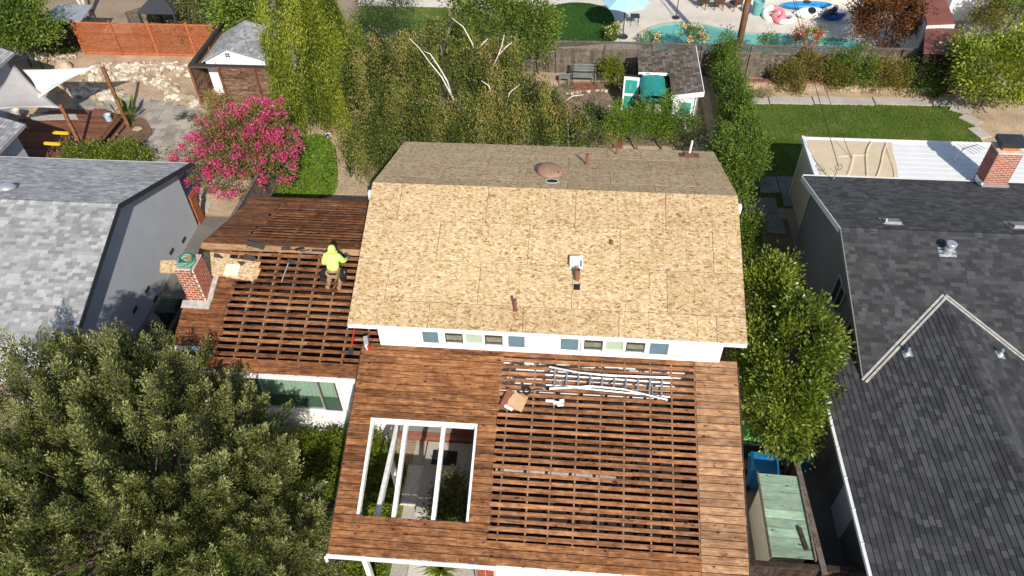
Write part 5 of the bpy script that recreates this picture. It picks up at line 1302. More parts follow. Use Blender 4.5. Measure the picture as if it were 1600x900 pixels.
def sawhorse(label, u, v, ang):
    q = G(u, v, .32); t = thing('sawhorse', label, 'sawhorse', (q.x, q.y, .3), 'sawhorses on the deck'); R = rz(ang); c = Vector((q.x, q.y, .3))
    MB().box(c+Vector((0, 0, .62)), (.75, .11, .10), R).build('top_bar', 'yellow', t)
    for s in (-1, 1):
        for s2 in (-1, 1): MB().tube([c+R @ Vector((s*.28, s2*.22, 0)), c+R @ Vector((s*.28, s2*.04, .58))], .025, 6).build('leg', 'black', t)
        MB().box(c+R @ Vector((s*.28, 0, .25)), (.04, .3, .05), R).build('spreader', 'black', t)
sawhorse('black sawhorse with yellow top bar beside the shorter timber post', 104, 225, -.05); sawhorse('black sawhorse with yellow top bar nearer the house roof edge', 91, 242, -.05)
q = G(171, 188, .3); t = thing('bucket', 'pale blue bucket standing on the edge of the deck', 'bucket', (q.x, q.y, .3)); MB().lathe((q.x, q.y, .3), [(.13, 0), (.16, .32), (.15, .32), (.12, .02)], 18, cap=False).build('pail', 'bucket_blue', t); MB().tube([Vector((q.x+.16*math.cos(a), q.y+.16*math.sin(a), .62-.1*abs(math.sin(a)))) for a in np.linspace(0, math.pi, 9)], .008, 5).build('handle', 'metal_galv', t)
q = G(28, 183, .3); tag(MB().lathe((q.x, q.y, .3), [(.16, 0), (.22, .38), (.19, .38), (.15, .05)], 18, cap=False).build('plant_pot', 'concrete_pale', None, (q.x, q.y, .3)), 'round pale pot on the deck under the grey sail', 'pot')
o = sheet('garden_tarp', px((45, 178), (118, 178), (122, 186), (50, 188), z=.33), .33, 'flashing', None, thick=.02); tag(o, 'grey sheet lying folded on the deck below the sails', 'sheet')
# giant bird of paradise: each paddle leaf its own part
q = G(206, 192); t = thing('palm_lily', 'spiky dark green bird of paradise plant in the planter by the deck', 'plant', (q.x, q.y, .05))
for k in range(26):
    a = random.uniform(0, 6.28); ln = random.uniform(.9, 1.6); tilt = random.uniform(.15, .75); d = Vector((math.cos(a)*math.sin(tilt), math.sin(a)*math.sin(tilt), math.cos(tilt))); b = Vector((q.x+random.gauss(0, .12), q.y+random.gauss(0, .12), .05)); sd_ = d.cross(Vector((0, 0, 1))).normalized()
    mb = MB(); P = []; 
    for f, w_ in ((0, .012), (.5, .015), (.62, .075), (.78, .10), (.92, .06), (1, .004)): c = b+d*ln*f+Vector((0, 0, -.18*f*f)); P.append((c, w_))
    vs = []
    for c, w_ in P: vs += [c-sd_*w_, c+Vector((0, 0, -.02)), c+sd_*w_]
    mb.add(vs, [x_ for i in range(5) for x_ in ((3*i, 3*i+1, 3*i+4, 3*i+3), (3*i+1, 3*i+2, 3*i+5, 3*i+4))], random.uniform(.2, .8)); mb.build('leaf', 'leaf_green', t)
def rosette(name, label, u, v, n, ln, mat, z=0, wd=.03, cat='plant', up=.6, group=None):
    q = G(u, v, z); C_ = []; t = thing(name, label, cat, (q.x, q.y, z), group)
    mb = MB()
    for k in range(n):
        a = random.uniform(0, 6.28); tl = random.uniform(.15, 1.25); d = Vector((math.cos(a)*math.sin(tl), math.sin(a)*math.sin(tl), math.cos(tl)*up+.1)); s_ = d.cross(Vector((0, 0, 1))).normalized(); L_ = ln*random.uniform(.7, 1.15); b = Vector((q.x, q.y, z+.03)); mdl = b+d*L_*.55+Vector((0, 0, .05)); e_ = b+d*L_+Vector((0, 0, -.08*L_))
        mb.add([b-s_*wd*.6, b+s_*wd*.6, mdl+s_*wd, mdl-s_*wd, e_], [(0, 1, 2, 3), (3, 2, 4)], random.random())
    mb.build('leaves', mat, t); return t
rosette('agave', 'grey spiky agave beside the paver patio', 285, 187, 30, .55, 'leaf_agave'); rosette('agave', 'second grey agave next to the pink tree', 302, 188, 26, .5, 'leaf_agave')
rosette('grass_tuft', 'pale tuft of ornamental grass below the plank fence', 362, 162, 90, .8, 'leaf_olive', wd=.012, cat='grass', up=1.4)
rosette('yucca', 'yellow green strappy plant by the garage front below the white eave', 690, 893, 80, .75, 'leaf_willow', wd=.02)
# bins in the dark side yard, on the left
def bin_(name, label, c, mat, h=1.05, ang=0, lid=None, group=None):
    c = Vector(c); R = rz(ang); t = thing(name, label, 'bin', c, group)
    mb = MB(); lo = [c+R @ Vector((a*.25, b*.28, .06)) for a, b in ((-1, -1), (1, -1), (1, 1), (-1, 1))]; hi = [c+R @ Vector((a*.31, b*.36, h)) for a, b in ((-1, -1), (1, -1), (1, 1), (-1, 1))]; mb.hexa(lo, hi)
    mb.box(c+R @ Vector((0, 0, h-.03)), (.66, .77, .05), R); mb.build('tub', mat, t)
    mb = MB(); mb.hexa([c+R @ Vector((a*.33, b*.385, h+.003)) for a, b in ((-1, -1), (1, -1), (1, 1), (-1, 1))], [c+R @ Vector((a*.27, b*.31, h+.09)) for a, b in ((-1, -1), (1, -1), (1, 1), (-1, 1))]); l_ = mb.build('lid', lid or mat, t)
    for s in (-.12, .12): MB().box(c+R @ Vector((s, -.05, h+.094)), (.06, .46, .02), R).build('lid_rib', lid or mat, l_)
    MB().tube([c+R @ Vector((-.26, .42, h-.04)), c+R @ Vector((.26, .42, h-.04))], .025, 8).build('handle', mat, t)
    for s in (-.27, .27): MB().tube([c+R @ Vector((s-.03, .30, .11)), c+R @ Vector((s+.03, .30, .11))], .11, 14).build('wheel', 'black', t)
    return t
bin_('wheelie_bin', 'dark green wheelie bin in the shaded passage beside the brick chimney', (-13.75, 16.9, .012), 'bin_dark', ang=1.6); bin_('wheelie_bin', 'dark green wheelie bin nearer the olive tree in the shaded passage', (-13.8, 15.7, .012), 'bin_dark', ang=1.5)
t = thing('gate_panel', 'red brown timber panel leaning on the corner of the blue grey house', 'gate', (-15.0, 22.5, 0)); MB().box((-15.03, 22.55, .75), (.05, .45, 1.5)).build('panel', 'lattice_wood', t); MB().box((-14.99, 22.55, 1.35), (.03, .45, .1)).build('rail', 'lattice_wood', t)
t = thing('planter_box', 'square terracotta planter box under the pink tree', 'planter', (-13.3, 23.6, 0))
mb = MB()
for a, b, sx, sy in ((-.3, 0, .05, .65), (.3, 0, .05, .65), (0, -.3, .55, .05), (0, .3, .55, .05)): mb.box((-13.3+a, 23.6+b, .3), (sx, sy, .6))
mb.build('box', 'terracotta', t); MB().box((-13.3, 23.6, .25), (.54, .54, .4)).build('soil', 'soil_brown', t)
q = G(512, 213); t = thing('drain_pipe', 'short white drain pipe opening in the bare soil by the ivy mound', 'pipe', (q.x, q.y, 0)); MB().lathe((q.x, q.y, 0), [(.17, 0), (.17, .10), (.14, .10), (.14, .02)], 18, cap=False).build('ring', 'float_white', t); MB().lathe((q.x, q.y, .01), [(.14, 0), (.14, .02)], 18).build('opening', 'black', t)
# ================================================================== garden behind: bench, playhouse
q = G(911, 133); t = thing('park_bench', 'grey slatted garden bench in front of the board fence', 'bench', (q.x, q.y+.2, 0)); bx_, by_ = q.x, q.y+.2
for k in range(4): MB().box((bx_, by_-.18+.12*k, .44), (1.25, .09, .03)).build('seat_slat', 'bench_grey', t)
for k in range(3): MB().box((bx_, by_+.26+.03*k, .58+.13*k), (1.25, .025, .09)).build('back_slat', 'bench_grey', t)
for s in (-.55, .55):
    mb = MB(); mb.tube([(bx_+s, by_-.2, 0), (bx_+s, by_-.22, .62)], .025, 6); mb.tube([(bx_+s, by_+.22, 0), (bx_+s, by_+.24, .5), (bx_+s, by_+.33, .95)], .025, 6); mb.tube([(bx_+s, by_-.25, .63), (bx_+s, by_+.27, .63)], .025, 6); mb.tube([(bx_+s, by_-.2, .42), (bx_+s, by_+.22, .42)], .02, 6); mb.build('end_frame', 'dark_metal', t)
t = thing('side_stool', 'low green stool standing at the end of the garden bench', 'stool', (bx_-.95, by_-.1, 0)); MB().box((bx_-.95, by_-.1, .42), (.55, .42, .05)).build('top', 'bench_grey', t)
for a in (-.22, .22):
    for b in (-.16, .16): MB().box((bx_-.95+a, by_-.1+b, .2), (.05, .05, .4)).build('leg', 'bench_grey', t)
o = sheet('brick_pad', px((885, 130), (935, 130), (932, 141), (890, 141)), .016, 'mulch', thick=.01)
for i in range(7):
    for j in range(5): c = G(888, 140); piece('brick', 'brick_pave', o, (c.x+.1+.21*i+(.1 if j % 2 else 0), c.y+.06+.115*j, .024), (.2, .105, .02))
ph = thing('playhouse', 'small shingled playhouse with white gable and teal panels behind the house', 'playhouse', (4.3, 32, 0))
pz = lambda x: 1.86+.16*(x-2.95)
MB().hexa([Vector((4.42, 30.25, 0)), Vector((5.5, 30.25, 0)), Vector((5.5, 33.9, 0)), Vector((4.42, 33.9, 0))], [Vector((4.42, 30.25, pz(4.42)-.05)), Vector((5.5, 30.25, pz(5.5)-.05)), Vector((5.5, 33.9, pz(5.5)-.05)), Vector((4.42, 33.9, pz(4.42)-.05))]).build('wall', 'white_paint', ph)
MB().hexa([Vector((3.1, 32.15, 0)), Vector((4.40, 32.15, 0)), Vector((4.40, 33.9, 0)), Vector((3.1, 33.9, 0))], [Vector((3.1, 32.15, pz(3.1)-.05)), Vector((4.40, 32.15, pz(4.40)-.05)), Vector((4.40, 33.9, pz(4.40)-.05)), Vector((3.1, 33.9, pz(3.1)-.05))]).build('wall', 'fence_dark', ph)
outl = [(2.92, 34.05), (2.92, 32.08), (4.28, 32.08), (4.28, 29.9), (5.62, 29.9), (5.62, 34.05)]
pr = MB()
for a, b, c, d in ((2.92, 4.28, 32.08, 34.05), (4.281, 5.62, 29.9, 34.05)): pr.hexa([Vector((a, c, pz(a)-.05)), Vector((b, c, pz(b)-.05)), Vector((b, d, pz(b)-.05)), Vector((a, d, pz(a)-.05))], [Vector((a, c, pz(a))), Vector((b, c, pz(b))), Vector((b, d, pz(b))), Vector((a, d, pz(a)))])
pr = pr.build('roof', 'shingle_brown', ph); k = .16; cc = 1/math.sqrt(1+k*k)
shingles(pr, 'shingle_brown', [(Vector((2.92, 34.05, pz(2.92))), Vector((0, -1, 0)), Vector((cc, 0, k*cc)), Vector((-k*cc, 0, cc)), 4.15, 2.7/cc, lambda x, y: inside((x, y), outl))], (.14, .24), .16, .02, nearest=300)
MB().hexa([Vector((4.25, 29.86, pz(4.25)-.2)), Vector((5.66, 29.86, pz(5.66)-.2)), Vector((5.66, 29.895, pz(5.66)-.2)), Vector((4.25, 29.895, pz(4.25)-.2))], [Vector((4.25, 29.86, pz(4.25)+.03)), Vector((5.66, 29.86, pz(5.66)+.03)), Vector((5.66, 29.895, pz(5.66)+.03)), Vector((4.25, 29.895, pz(4.25)+.03))]).build('bargeboard', 'white_trim', ph)
MB().hexa([Vector((5.625, 29.9, pz(5.62)-.16)), Vector((5.66, 29.9, pz(5.62)-.16)), Vector((5.66, 34.05, pz(5.62)-.16)), Vector((5.625, 34.05, pz(5.62)-.16))], [Vector((5.625, 29.9, pz(5.62)+.03)), Vector((5.66, 29.9, pz(5.62)+.03)), Vector((5.66, 34.05, pz(5.62)+.03)), Vector((5.625, 34.05, pz(5.62)+.03))]).build('eave_board', 'white_trim', ph)
MB().box((3.6, 32.06, pz(3.6)-.07), (1.4, .03, .14)).build('trim', 'white_trim', ph)
w_ = MB().box((5.0, 30.22, 1.15), (.62, .05, 1.0)).build('window', 'white_trim', ph); MB().box((5.0, 30.19, 1.2), (.46, .02, .72)).build('pane', 'teal_panel', w_)
for x in (5.38, 5.48): MB().box((x, 30.2, .95), (.03, .04, 1.8)).build('corner_trim', 'metal_galv', ph)
# teal covered bay
MB().hexa([Vector((3.1, 30.4, 0)), Vector((4.15, 30.4, 0)), Vector((4.15, 32.04, 0)), Vector((3.1, 32.04, 0))], [Vector((3.15, 30.45, 1.55)), Vector((4.12, 30.45, 1.55)), Vector((4.12, 32.04, 1.55)), Vector((3.15, 32.04, 1.55))]).build('bay', 'fence_dark', ph)
vs = []; 
for i in range(9):
    for j in range(9):
        u_, v_ = i/8, j/8; vs.append((2.98+1.24*u_+.02*math.sin(j*2.1), 30.3+1.76*v_, 1.63+.17*math.sin(math.pi*min(1, u_*1.0))**.5+.07*v_+.012*math.sin(i*2.3+j)-(.12 if i in (0, 8) else 0)))
cv = MB().add(vs, [(j+9*i, j+9*(i+1), j+1+9*(i+1), j+1+9*i) for i in range(8) for j in range(8)]).build('canopy', 'teal_fabric', ph, smooth=True)
MB().box((3.6, 30.28, 1.60), (1.2, .03, .14)).build('valance', 'teal_fabric', cv)
for x in (3.35, 3.8): MB().box((x, 30.38, 1.05), (.3, .04, .5)).build('window', 'white_trim', ph)
for r in range(9): piece('siding_board', 'fence_dark', ph, (3.07, 31.2, .12+.16*r), (.03, 1.6, .15))
dr = MB(); dr.box((2.6, 31.75, .98), (.72, .05, 1.8), rz(-.12)); dr = dr.build('open_door', 'white_trim', ph)
for yy in (-.42, .42): MB().box(Vector((2.6, 31.72, .98))+Vector((0, 0, yy)), (.54, .04, .68), rz(-.12)).build('door_panel', 'teal_panel', dr)
MB().box(Vector((2.56, 31.69, 1.42)), (.14, .03, .22), rz(-.12)).build('door_pull', 'teal_can', dr)
# garden bricks, white flowers
o = sheet('brick_path', px((955, 185), (968, 180), (966, 235), (950, 235)), .016, 'mulch', thick=.01)
for j in range(14):
    for i in range(3): c = G(955, 232); piece('brick', 'brick_pave', o, (c.x+.02+.2*i, c.y+.215*j, .025), (.1 if False else .19, .10 if False else .2, .02))
pebbles('border_stones', 'grey stones edging the planting bed beside the bench', [[(880, 148), (915, 143), (960, 142)], [(955, 165), (935, 185), (930, 190)]], 40, .08, .14, .04, 'river_stone')
# ================================================================== beyond the fence: pool things
q = G(973, 58); t = thing('parasol', 'pale blue parasol open beside the swimming pool', 'umbrella', (q.x, q.y, 0)); zc = 2.55; c = Vector((q.x, q.y, 0)); nseg = 8; Rc = 1.28
MB().tube([c, c+Vector((0, 0, zc+.1))], .03, 8).build('pole', 'dark_metal', t); MB().lathe(c, [(.28, 0), (.28, .06), (.06, .1)], 16).build('base', 'dark_metal', t)
for k in range(nseg):
    a0, a1 = 2*math.pi*k/nseg, 2*math.pi*(k+1)/nseg; P = [Vector((Rc*math.cos(a), Rc*math.sin(a), zc-.55))+c for a in (a0, a1)]; mid = [Vector((Rc*.55*math.cos(a), Rc*.55*math.sin(a), zc-.2))+c for a in (a0, a1)]; top = c+Vector((0, 0, zc)); am = (a0+a1)/2; e_ = Vector((Rc*.9*math.cos(am), Rc*.9*math.sin(am), zc-.53))+c
    o = MB().add([top, mid[0], mid[1], P[0], e_, P[1]], [(0, 1, 2), (1, 3, 4, 2), (2, 4, 5)]).build('canopy_panel', 'umbrella_fabric', t)
    MB().tube([c+Vector((0, 0, zc-.03)), mid[0]-Vector((0, 0, .02)), P[0]-Vector((0, 0, .02))], .010, 5).build('rib', 'metal_galv', t)
q = G(991, 38); t = thing('patio_table', 'small dark table legs under the pale blue parasol', 'table', (q.x, q.y, 0)); MB().box((q.x, q.y, .5), (.5, .5, .04)).build('top', 'dark_metal', t)
for a in (-.2, .2):
    for b in (-.2, .2): MB().tube([(q.x+a, q.y+b, 0), (q.x+a, q.y+b, .49)], .015, 6).build('leg', 'dark_metal', t)
q = G(1056, 28); t = thing('net_pole', 'thin dark pole standing in a weighted foot by the pool edge', 'pole', (q.x, q.y, 0)); MB().tube([(q.x, q.y, 0), (q.x+.02, q.y, 2.4)], .025, 8).build('shaft', 'dark_metal', t); MB().lathe((q.x, q.y, 0), [(.22, 0), (.22, .05), (.05, .08)], 14).build('foot', 'dark_metal', t)
def chair(u, v, ang, label):
    q = G(u, v); c = Vector((q.x, q.y, 0)); R = rz(ang); t = thing('wicker_chair', label, 'chair', c, 'dark chairs round the far table')
    MB().box(c+R @ Vector((0, 0, .42)), (.55, .55, .08), R).build('seat', 'wicker', t); MB().box(c+R @ Vector((0, .26, .68)), (.55, .06, .5), R @ Matrix.Rotation(-.2, 3, 'X')).build('backrest', 'wicker', t)
    for a in (-.24, .24):
        MB().box(c+R @ Vector((a*1.1, 0, .6)), (.05, .5, .05), R).build('armrest', 'wicker', t)
        for b in (-.22, .22): MB().tube([c+R @ Vector((a, b, 0)), c+R @ Vector((a, b, .4))], .022, 6).build('leg', 'wicker', t)
for k, (u, v, a) in enumerate(((1098, 12, 2.6), (1122, 14, 3.1), (1148, 15, 3.6), (1110, -4, .5), (1140, -3, -.4))): chair(u, v, a, 'dark brown wicker patio chair at the round table beyond the pool')
q = G(1125, 4); t = thing('patio_table', 'round dark brown table among the wicker chairs beyond the pool', 'table', (q.x, q.y, 0)); MB().lathe((q.x, q.y, .68), [(.62, 0), (.62, .05)], 20).build('top', 'wicker', t); MB().tube([(q.x, q.y, 0), (q.x, q.y, .68)], .05, 8).build('leg', 'wicker', t)
q = G(1182, 22); t = thing('litter_bin', 'teal round bin standing on the pale pool patio', 'bin', (q.x, q.y, 0)); MB().lathe((q.x, q.y, 0), [(.26, 0), (.32, .8), (.28, .8), (.25, .1)], 18, cap=False).build('tub', 'teal_can', t); MB().lathe((q.x, q.y, .6), [(.24, 0), (.24, .02)], 16).build('liner', 'float_white', t)
t = thing('litter_bin', 'dark blue small bin beside the teal bin', 'bin', (q.x-.55, q.y+.1, 0)); MB().lathe((q.x-.55, q.y+.1, 0), [(.18, 0), (.2, .45), (.17, .45), (.16, .1)], 14, cap=False).build('tub', 'kayak_deep', t); MB().lathe((q.x-.55, q.y+.1, .3), [(.15, 0), (.15, .02)], 14).build('liner', 'black', t)
def ring(name, label, u, v, R_, r, mats, tilt=0, z=.0):
    q = G(u, v, z); c = Vector((q.x, q.y, z+r)); t = thing(name, label, 'float', (q.x, q.y, z)); Rm = Matrix.Rotation(tilt, 3, 'X'); nn = 16
    for k in range(len(mats)):
        P = [c+Rm @ Vector((R_*math.cos(a), R_*math.sin(a), 0)) for a in np.linspace(2*math.pi*k/len(mats), 2*math.pi*(k+1)/len(mats), nn)]
        MB().tube(P, r, 10).build('segment', mats[k], t, smooth=True)
ring('pool_float', 'pink and white inflatable ring on the patio beyond the pool', 1208, 27, .5, .17, ['float_pink', 'float_white', 'float_white', 'float_pink'], .3)
ring('pool_float', 'white and red inflatable lying beside the pink ring', 1223, 32, .52, .16, ['float_white', 'float_pink', 'float_white'], 0)
def hull(name, label, u, v, L_, wd, h, mat, ang, z=0, cat='kayak', roll=0, mat2=None):
    q = G(u, v, z); c = Vector((q.x, q.y, z)); R = rz(ang) @ Matrix.Rotation(roll, 3, 'X'); t = thing(name, label, cat, c); vs = []; n_ = 14; m_ = 12
    for i in range(n_+1):
        f = i/n_*2-1; s = max(.02, (1-abs(f)**2.4)); 
        for j in range(m_): a = 2*math.pi*j/m_; vs.append(c+Vector((0, 0, h*.55))+R @ Vector((f*L_/2, math.cos(a)*wd/2*s, math.sin(a)*h/2*s**.6+.10*h*f*f)))
    MB().add(vs, [(i*m_+j, i*m_+(j+1) % m_, (i+1)*m_+(j+1) % m_, (i+1)*m_+j) for i in range(n_) for j in range(m_)]+[tuple(range(m_)), tuple(range(n_*m_, n_*m_+m_))]).build('hull', mat, t, smooth=True)
    MB().lathe(c+Vector((0, 0, h*.55))+R @ Vector((0, 0, h*.49)), [(wd*.26, 0), (wd*.30, .02), (wd*.2, .03)], 14, R).build('cockpit', mat2 or 'black', t)
    return t
hull('kayak', 'bright blue kayak lying by the pool house wall', 1258, 14, 3.0, .75, .4, 'kayak_blue', .05); hull('kayak', 'white kayak hull leaning on the blue kayak', 1265, 27, 1.9, .75, .45, 'float_white', .05, roll=.5); hull('kayak', 'deep blue short kayak beside the red bundle', 1301, 30, 1.5, .7, .35, 'kayak_deep', .2)
t = thing('float_bundle', 'bundle of red and white pool toys on the deep blue kayak', 'pool toys', G(1297, 22)); c = G(1297, 20, .4)
for k in range(6): MB().lathe(c+Vector((random.uniform(-.3, .3), random.uniform(-.2, .2), random.uniform(0, .35))), [(.02, -.15), (.15, -.08), (.17, .02), (.1, .13), (.02, .16)], 10, rz(k)).build('toy', random.choice(['float_pink', 'red_paint', 'float_white', 'dark_metal']), t, smooth=True)
# pool house and far structures along the top
t = thing('pool_house', 'white pool house wall with glass doors beyond the kayaks', 'house', (14, 44.6, 0)); MB().box((12.6, 46.0, 1.3), (6.5, 3.0, 2.6)).build('wall', 'white_paint', t)
for x in (10.4, 11.6): w_ = MB().box((x, 44.48, 1.05), (.9, .05, 2.0)).build('door', 'frame_white', t); MB().box((x, 44.44, 1.05), (.7, .03, 1.8)).build('pane', 'teal_can', w_)
MB().box((12.6, 45.9, 2.66), (7.0, 3.6, .12)).build('roof', 'roof_white', t)
t = thing('shed_roof', 'rust red metal shed roof beside the brown maple', 'shed', (18.4, 36.6, 0)); S_ = Slope(36.5, 2.2, .06)
PR = [G(1442, 84, 2.1), G(1520, 88, 2.1), G(1500, 47, 2.1), G(1445, 44, 2.1)]; c_ = sum(PR, Vector())/4
MB().hexa([Vector((p.x, p.y, .0)) for p in (PR[0].lerp(c_, .1), PR[1].lerp(c_, .1), PR[2].lerp(c_, .1), PR[3].lerp(c_, .1))], [Vector((p.x, p.y, 2.03)) for p in (PR[0].lerp(c_, .1), PR[1].lerp(c_, .1), PR[2].lerp(c_, .1), PR[3].lerp(c_, .1))]).build('wall', 'fence_dark', t)
nrib = 9
for k in range(nrib):
    a = PR[0].lerp(PR[1], (k+.03)/nrib); b = PR[0].lerp(PR[1], (k+.97)/nrib); c2 = PR[3].lerp(PR[2], (k+.97)/nrib); d = PR[3].lerp(PR[2], (k+.03)/nrib); h = Vector((0, 0, .05)); MB().hexa([a, b, c2, d], [a+h, b+h*1.5, c2+h*1.5, d+h]).build('roof_sheet', 'patio_red', t)
t = thing('far_shed', 'dark red sloping roof with white fascia behind the maple', 'shed', G(1470, 25)); PR = [G(1448, 40, 2.3), G(1492, 38, 2.3), G(1478, 2, 2.6), G(1440, 0, 2.6)]
MB().hexa(PR, [p+Vector((0, 0, .06)) for p in PR]).build('roof', 'patio_red', t); MB().hexa([PR[0]-Vector((0, .03, .35)), PR[1]-Vector((0, .03, .35)), PR[1]-Vector((0, 0, .35)), PR[0]-Vector((0, 0, .35))], [PR[0]-Vector((0, .03, 0)), PR[1]-Vector((0, .03, 0)), PR[1], PR[0]]).build('fascia', 'white_trim', t)
MB().hexa([Vector((p.x, p.y, 0)) for p in PR], [Vector((p.x, p.y, 2.28)) for p in PR]).build('wall', 'white_paint', t)
t = thing('white_outbuilding', 'white rendered wall beyond the red metal roof', 'outbuilding', G(1510, 35)); q0, q1 = G(1480, 33), G(1532, 36); MB().box(((q0.x+q1.x)/2+.2, q0.y+1.6, 1.1), (2.4, 3.0, 2.2)).build('wall', 'white_paint', t); MB().box(((q0.x+q1.x)/2+.2, q0.y+1.6, 2.25), (2.6, 3.2, .1)).build('roof', 'roof_white', t)
sheet('far_path', px((1490, 60), (1520, 20), (1560, 60), (1530, 100)), .007, 'concrete')
t = thing('gazebo', 'dark grey canopy roof behind the orange lattice screen', 'gazebo', (-22.5, 40.5, 0)); c = G(255, 8, 2.3); MB().lathe(c, [(1.5, 0), (1.0, .3), (.1, .8)], 4, rz(.8)).build('roof', 'fascia_dark', t)
for a in (-1, 1):
    for b in (-1, 1): MB().box((c.x+a*.95, c.y+b*.95, 1.15), (.1, .1, 2.3)).build('post', 'fascia_dark', t)
t = thing('lean_to', 'grey metal lean-to roof by the pale tree trunks', 'lean-to', G(105, 35)); c = G(108, 22, 1.9); MB().box((c.x, c.y, 1.95), (2.0, 1.6, .05), Matrix.Rotation(.12, 3, 'X')).build('roof', 'metal_galv', t)
for a in (-.9, .9):
    for b in (-.7, .7): MB().box((c.x+a, c.y+b, .93), (.08, .08, 1.86)).build('post', 'fence_dark', t)
# utility pole and cables
pb = GY(1150, 88, 35.75); pb = Vector((pb.x+.02, 35.75, 0))
t = thing('utility_pole', 'tall brown timber utility pole behind the board fence by the pool', 'utility pole', pb); MB().tube([pb, pb+Vector((0, 0, 9.5))], [.17, .13], 14).build('shaft', 'pole_wood', t, smooth=True); MB().box(pb+Vector((0, 0, 9.0)), (2.2, .1, .12)).build('crossarm', 'pole_wood', t); MB().box(pb+Vector((-.25, -.05, 1.0)), (.18, .12, .5)).build('junction_box', 'dark_metal', t)
for k, (tgt, r_, lb) in enumerate(((RB.at(9.6, 23.07, 0)+Vector((0, 0, .55)), .014, 'thin black service cable drooping from the utility pole to the mast'), (Vector((10.6, 24.6, 2.75)), .011, 'thin telephone wire running from the utility pole to the tan tarp'))):
    a = pb+Vector((.1, -.15, 8.2-.4*k)); P = [a.lerp(tgt, f)+Vector((0, 0, -.5*math.sin(math.pi*f)*.5)) for f in np.linspace(0, 1, 16)]; tag(MB().tube(P, r_, 5).build('cable', 'dark_metal', None, tuple(a)), lb, 'cable')
# ================================================================== right garden and side passage
for k, (a, b) in enumerate((((1165, 157), (1200, 158)), ((1202, 158), (1268, 158)), ((1271, 158), (1363, 159)), ((1366, 159), (1452, 160)), ((1456, 160), (1482, 161)))):
    p, q = G(*a), G(*b); tag(MB().box(((p.x+q.x)/2, (p.y+q.y)/2, .03), (q.x-p.x, .62, .06)).build('path_slab', 'concrete', None, ((p.x+q.x)/2, (p.y+q.y)/2, 0)), 'pale concrete path slab between the lawn and the shrub bed', 'slab', 'path slabs along the right lawn')
for k, (u, v, a) in enumerate(((1500, 172, -.5), (1516, 188, -.9), (1530, 208, -1.2))):
    p = G(u, v); tag(MB().box((p.x, p.y, .03), (.85, .6, .06), rz(a)).build('path_slab', 'concrete', None, (p.x, p.y, 0)), 'pale concrete path slab curving past the lawn under the yellow green tree', 'slab', 'path slabs curving under the tree')
t = thing('garden_wall', 'low stone and brick retaining wall at the foot of the board fence', 'wall', (10, 34.6, 0))
for k in range(26): x = 8.1+.36*k; MB().box((x+.17, 34.35, .13), (.34, .25, .26)).build('block', 'stone_tan', t)
for k in range(40): MB().box((8.1+.234*k+.11, 34.5, .31), (.222, .24, .07)).build('brick', 'brick_pave', t)
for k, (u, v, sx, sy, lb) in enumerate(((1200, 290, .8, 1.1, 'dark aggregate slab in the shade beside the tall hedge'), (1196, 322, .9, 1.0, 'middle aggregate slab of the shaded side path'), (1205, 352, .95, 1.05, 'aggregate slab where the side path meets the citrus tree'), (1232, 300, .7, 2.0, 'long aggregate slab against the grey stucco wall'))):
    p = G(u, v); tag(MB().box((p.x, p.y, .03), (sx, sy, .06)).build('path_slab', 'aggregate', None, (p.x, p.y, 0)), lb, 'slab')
bin_('recycling_bin', 'blue wheelie bin beside the pale green shed', (5.85, 12.0, .01), 'bin_blue', 1.12, 1.45); bin_('compost_bin', 'green wheelie bin half hidden under the citrus tree', (5.75, 13.05, .01), 'bin_dark', 1.1, 1.5, 'bin_green'); bin_('recycling_bin', 'blue bin behind the dark fence at the foot of the citrus tree', (7.05, 12.75, .01), 'bin_blue', .85, 1.4)
def text(name, body, loc, size, R, mat, parent):
    cu = bpy.data.curves.new(name, 'FONT'); cu.body = body; cu.size = size; cu.align_x = 'CENTER'; cu.align_y = 'CENTER'; cu.extrude = .002
    tmp = bpy.data.objects.new(name, cu); me = bpy.data.meshes.new_from_object(tmp); bpy.data.objects.remove(tmp); me.materials.append(M[mat]); o = bpy.data.objects.new(name, me); link(o, parent, Vector(loc)-ORG[parent.name]); o.rotation_euler = R.to_euler(); return o
bt = bpy.data.objects['recycling_bin']; text('number_sticker', '1221', (5.98, 11.692, .86), .15, Matrix.Rotation(math.radians(93.5), 3, 'X'), 'bucket_blue', bt)
# pale green lean-to
gs = thing('lean_to_shed', 'narrow pale green plank roofed shed between the fence and the house', 'shed', (5.9, 9.9, 0)); gz_ = lambda x: 1.95-.10*(x-5.4)
MB().hexa([Vector((5.5, 9.05, 0)), Vector((6.35, 9.05, 0)), Vector((6.35, 11.05, 0)), Vector((5.5, 11.05, 0))], [Vector((5.5, 9.05, 1.8)), Vector((6.35, 9.05, 1.76)), Vector((6.35, 11.05, 1.76)), Vector((5.5, 11.05, 1.8))]).build('wall', 'ivory', gs)
for k in range(9): y = 8.85+.258*k; piece('roof_plank', 'green_plank', gs, (5.9, y+.125, 1.9), (1.06, .246, .03), Matrix.Rotation(.04, 3, 'Y'))
for x in (5.36, 6.44): piece('roof_trim', 'fence_grey', gs, (x, 10.0, 1.92), (.04, 2.4, .09))
t = thing('timber_offcut', 'split dark timber lying on the pale green shed roof', 'timber', (6.2, 9.3, 1.95)); MB().box((6.22, 9.35, 1.95), (.10, .6, .05), rz(.15)).build('timber', 'fence_dark', t)
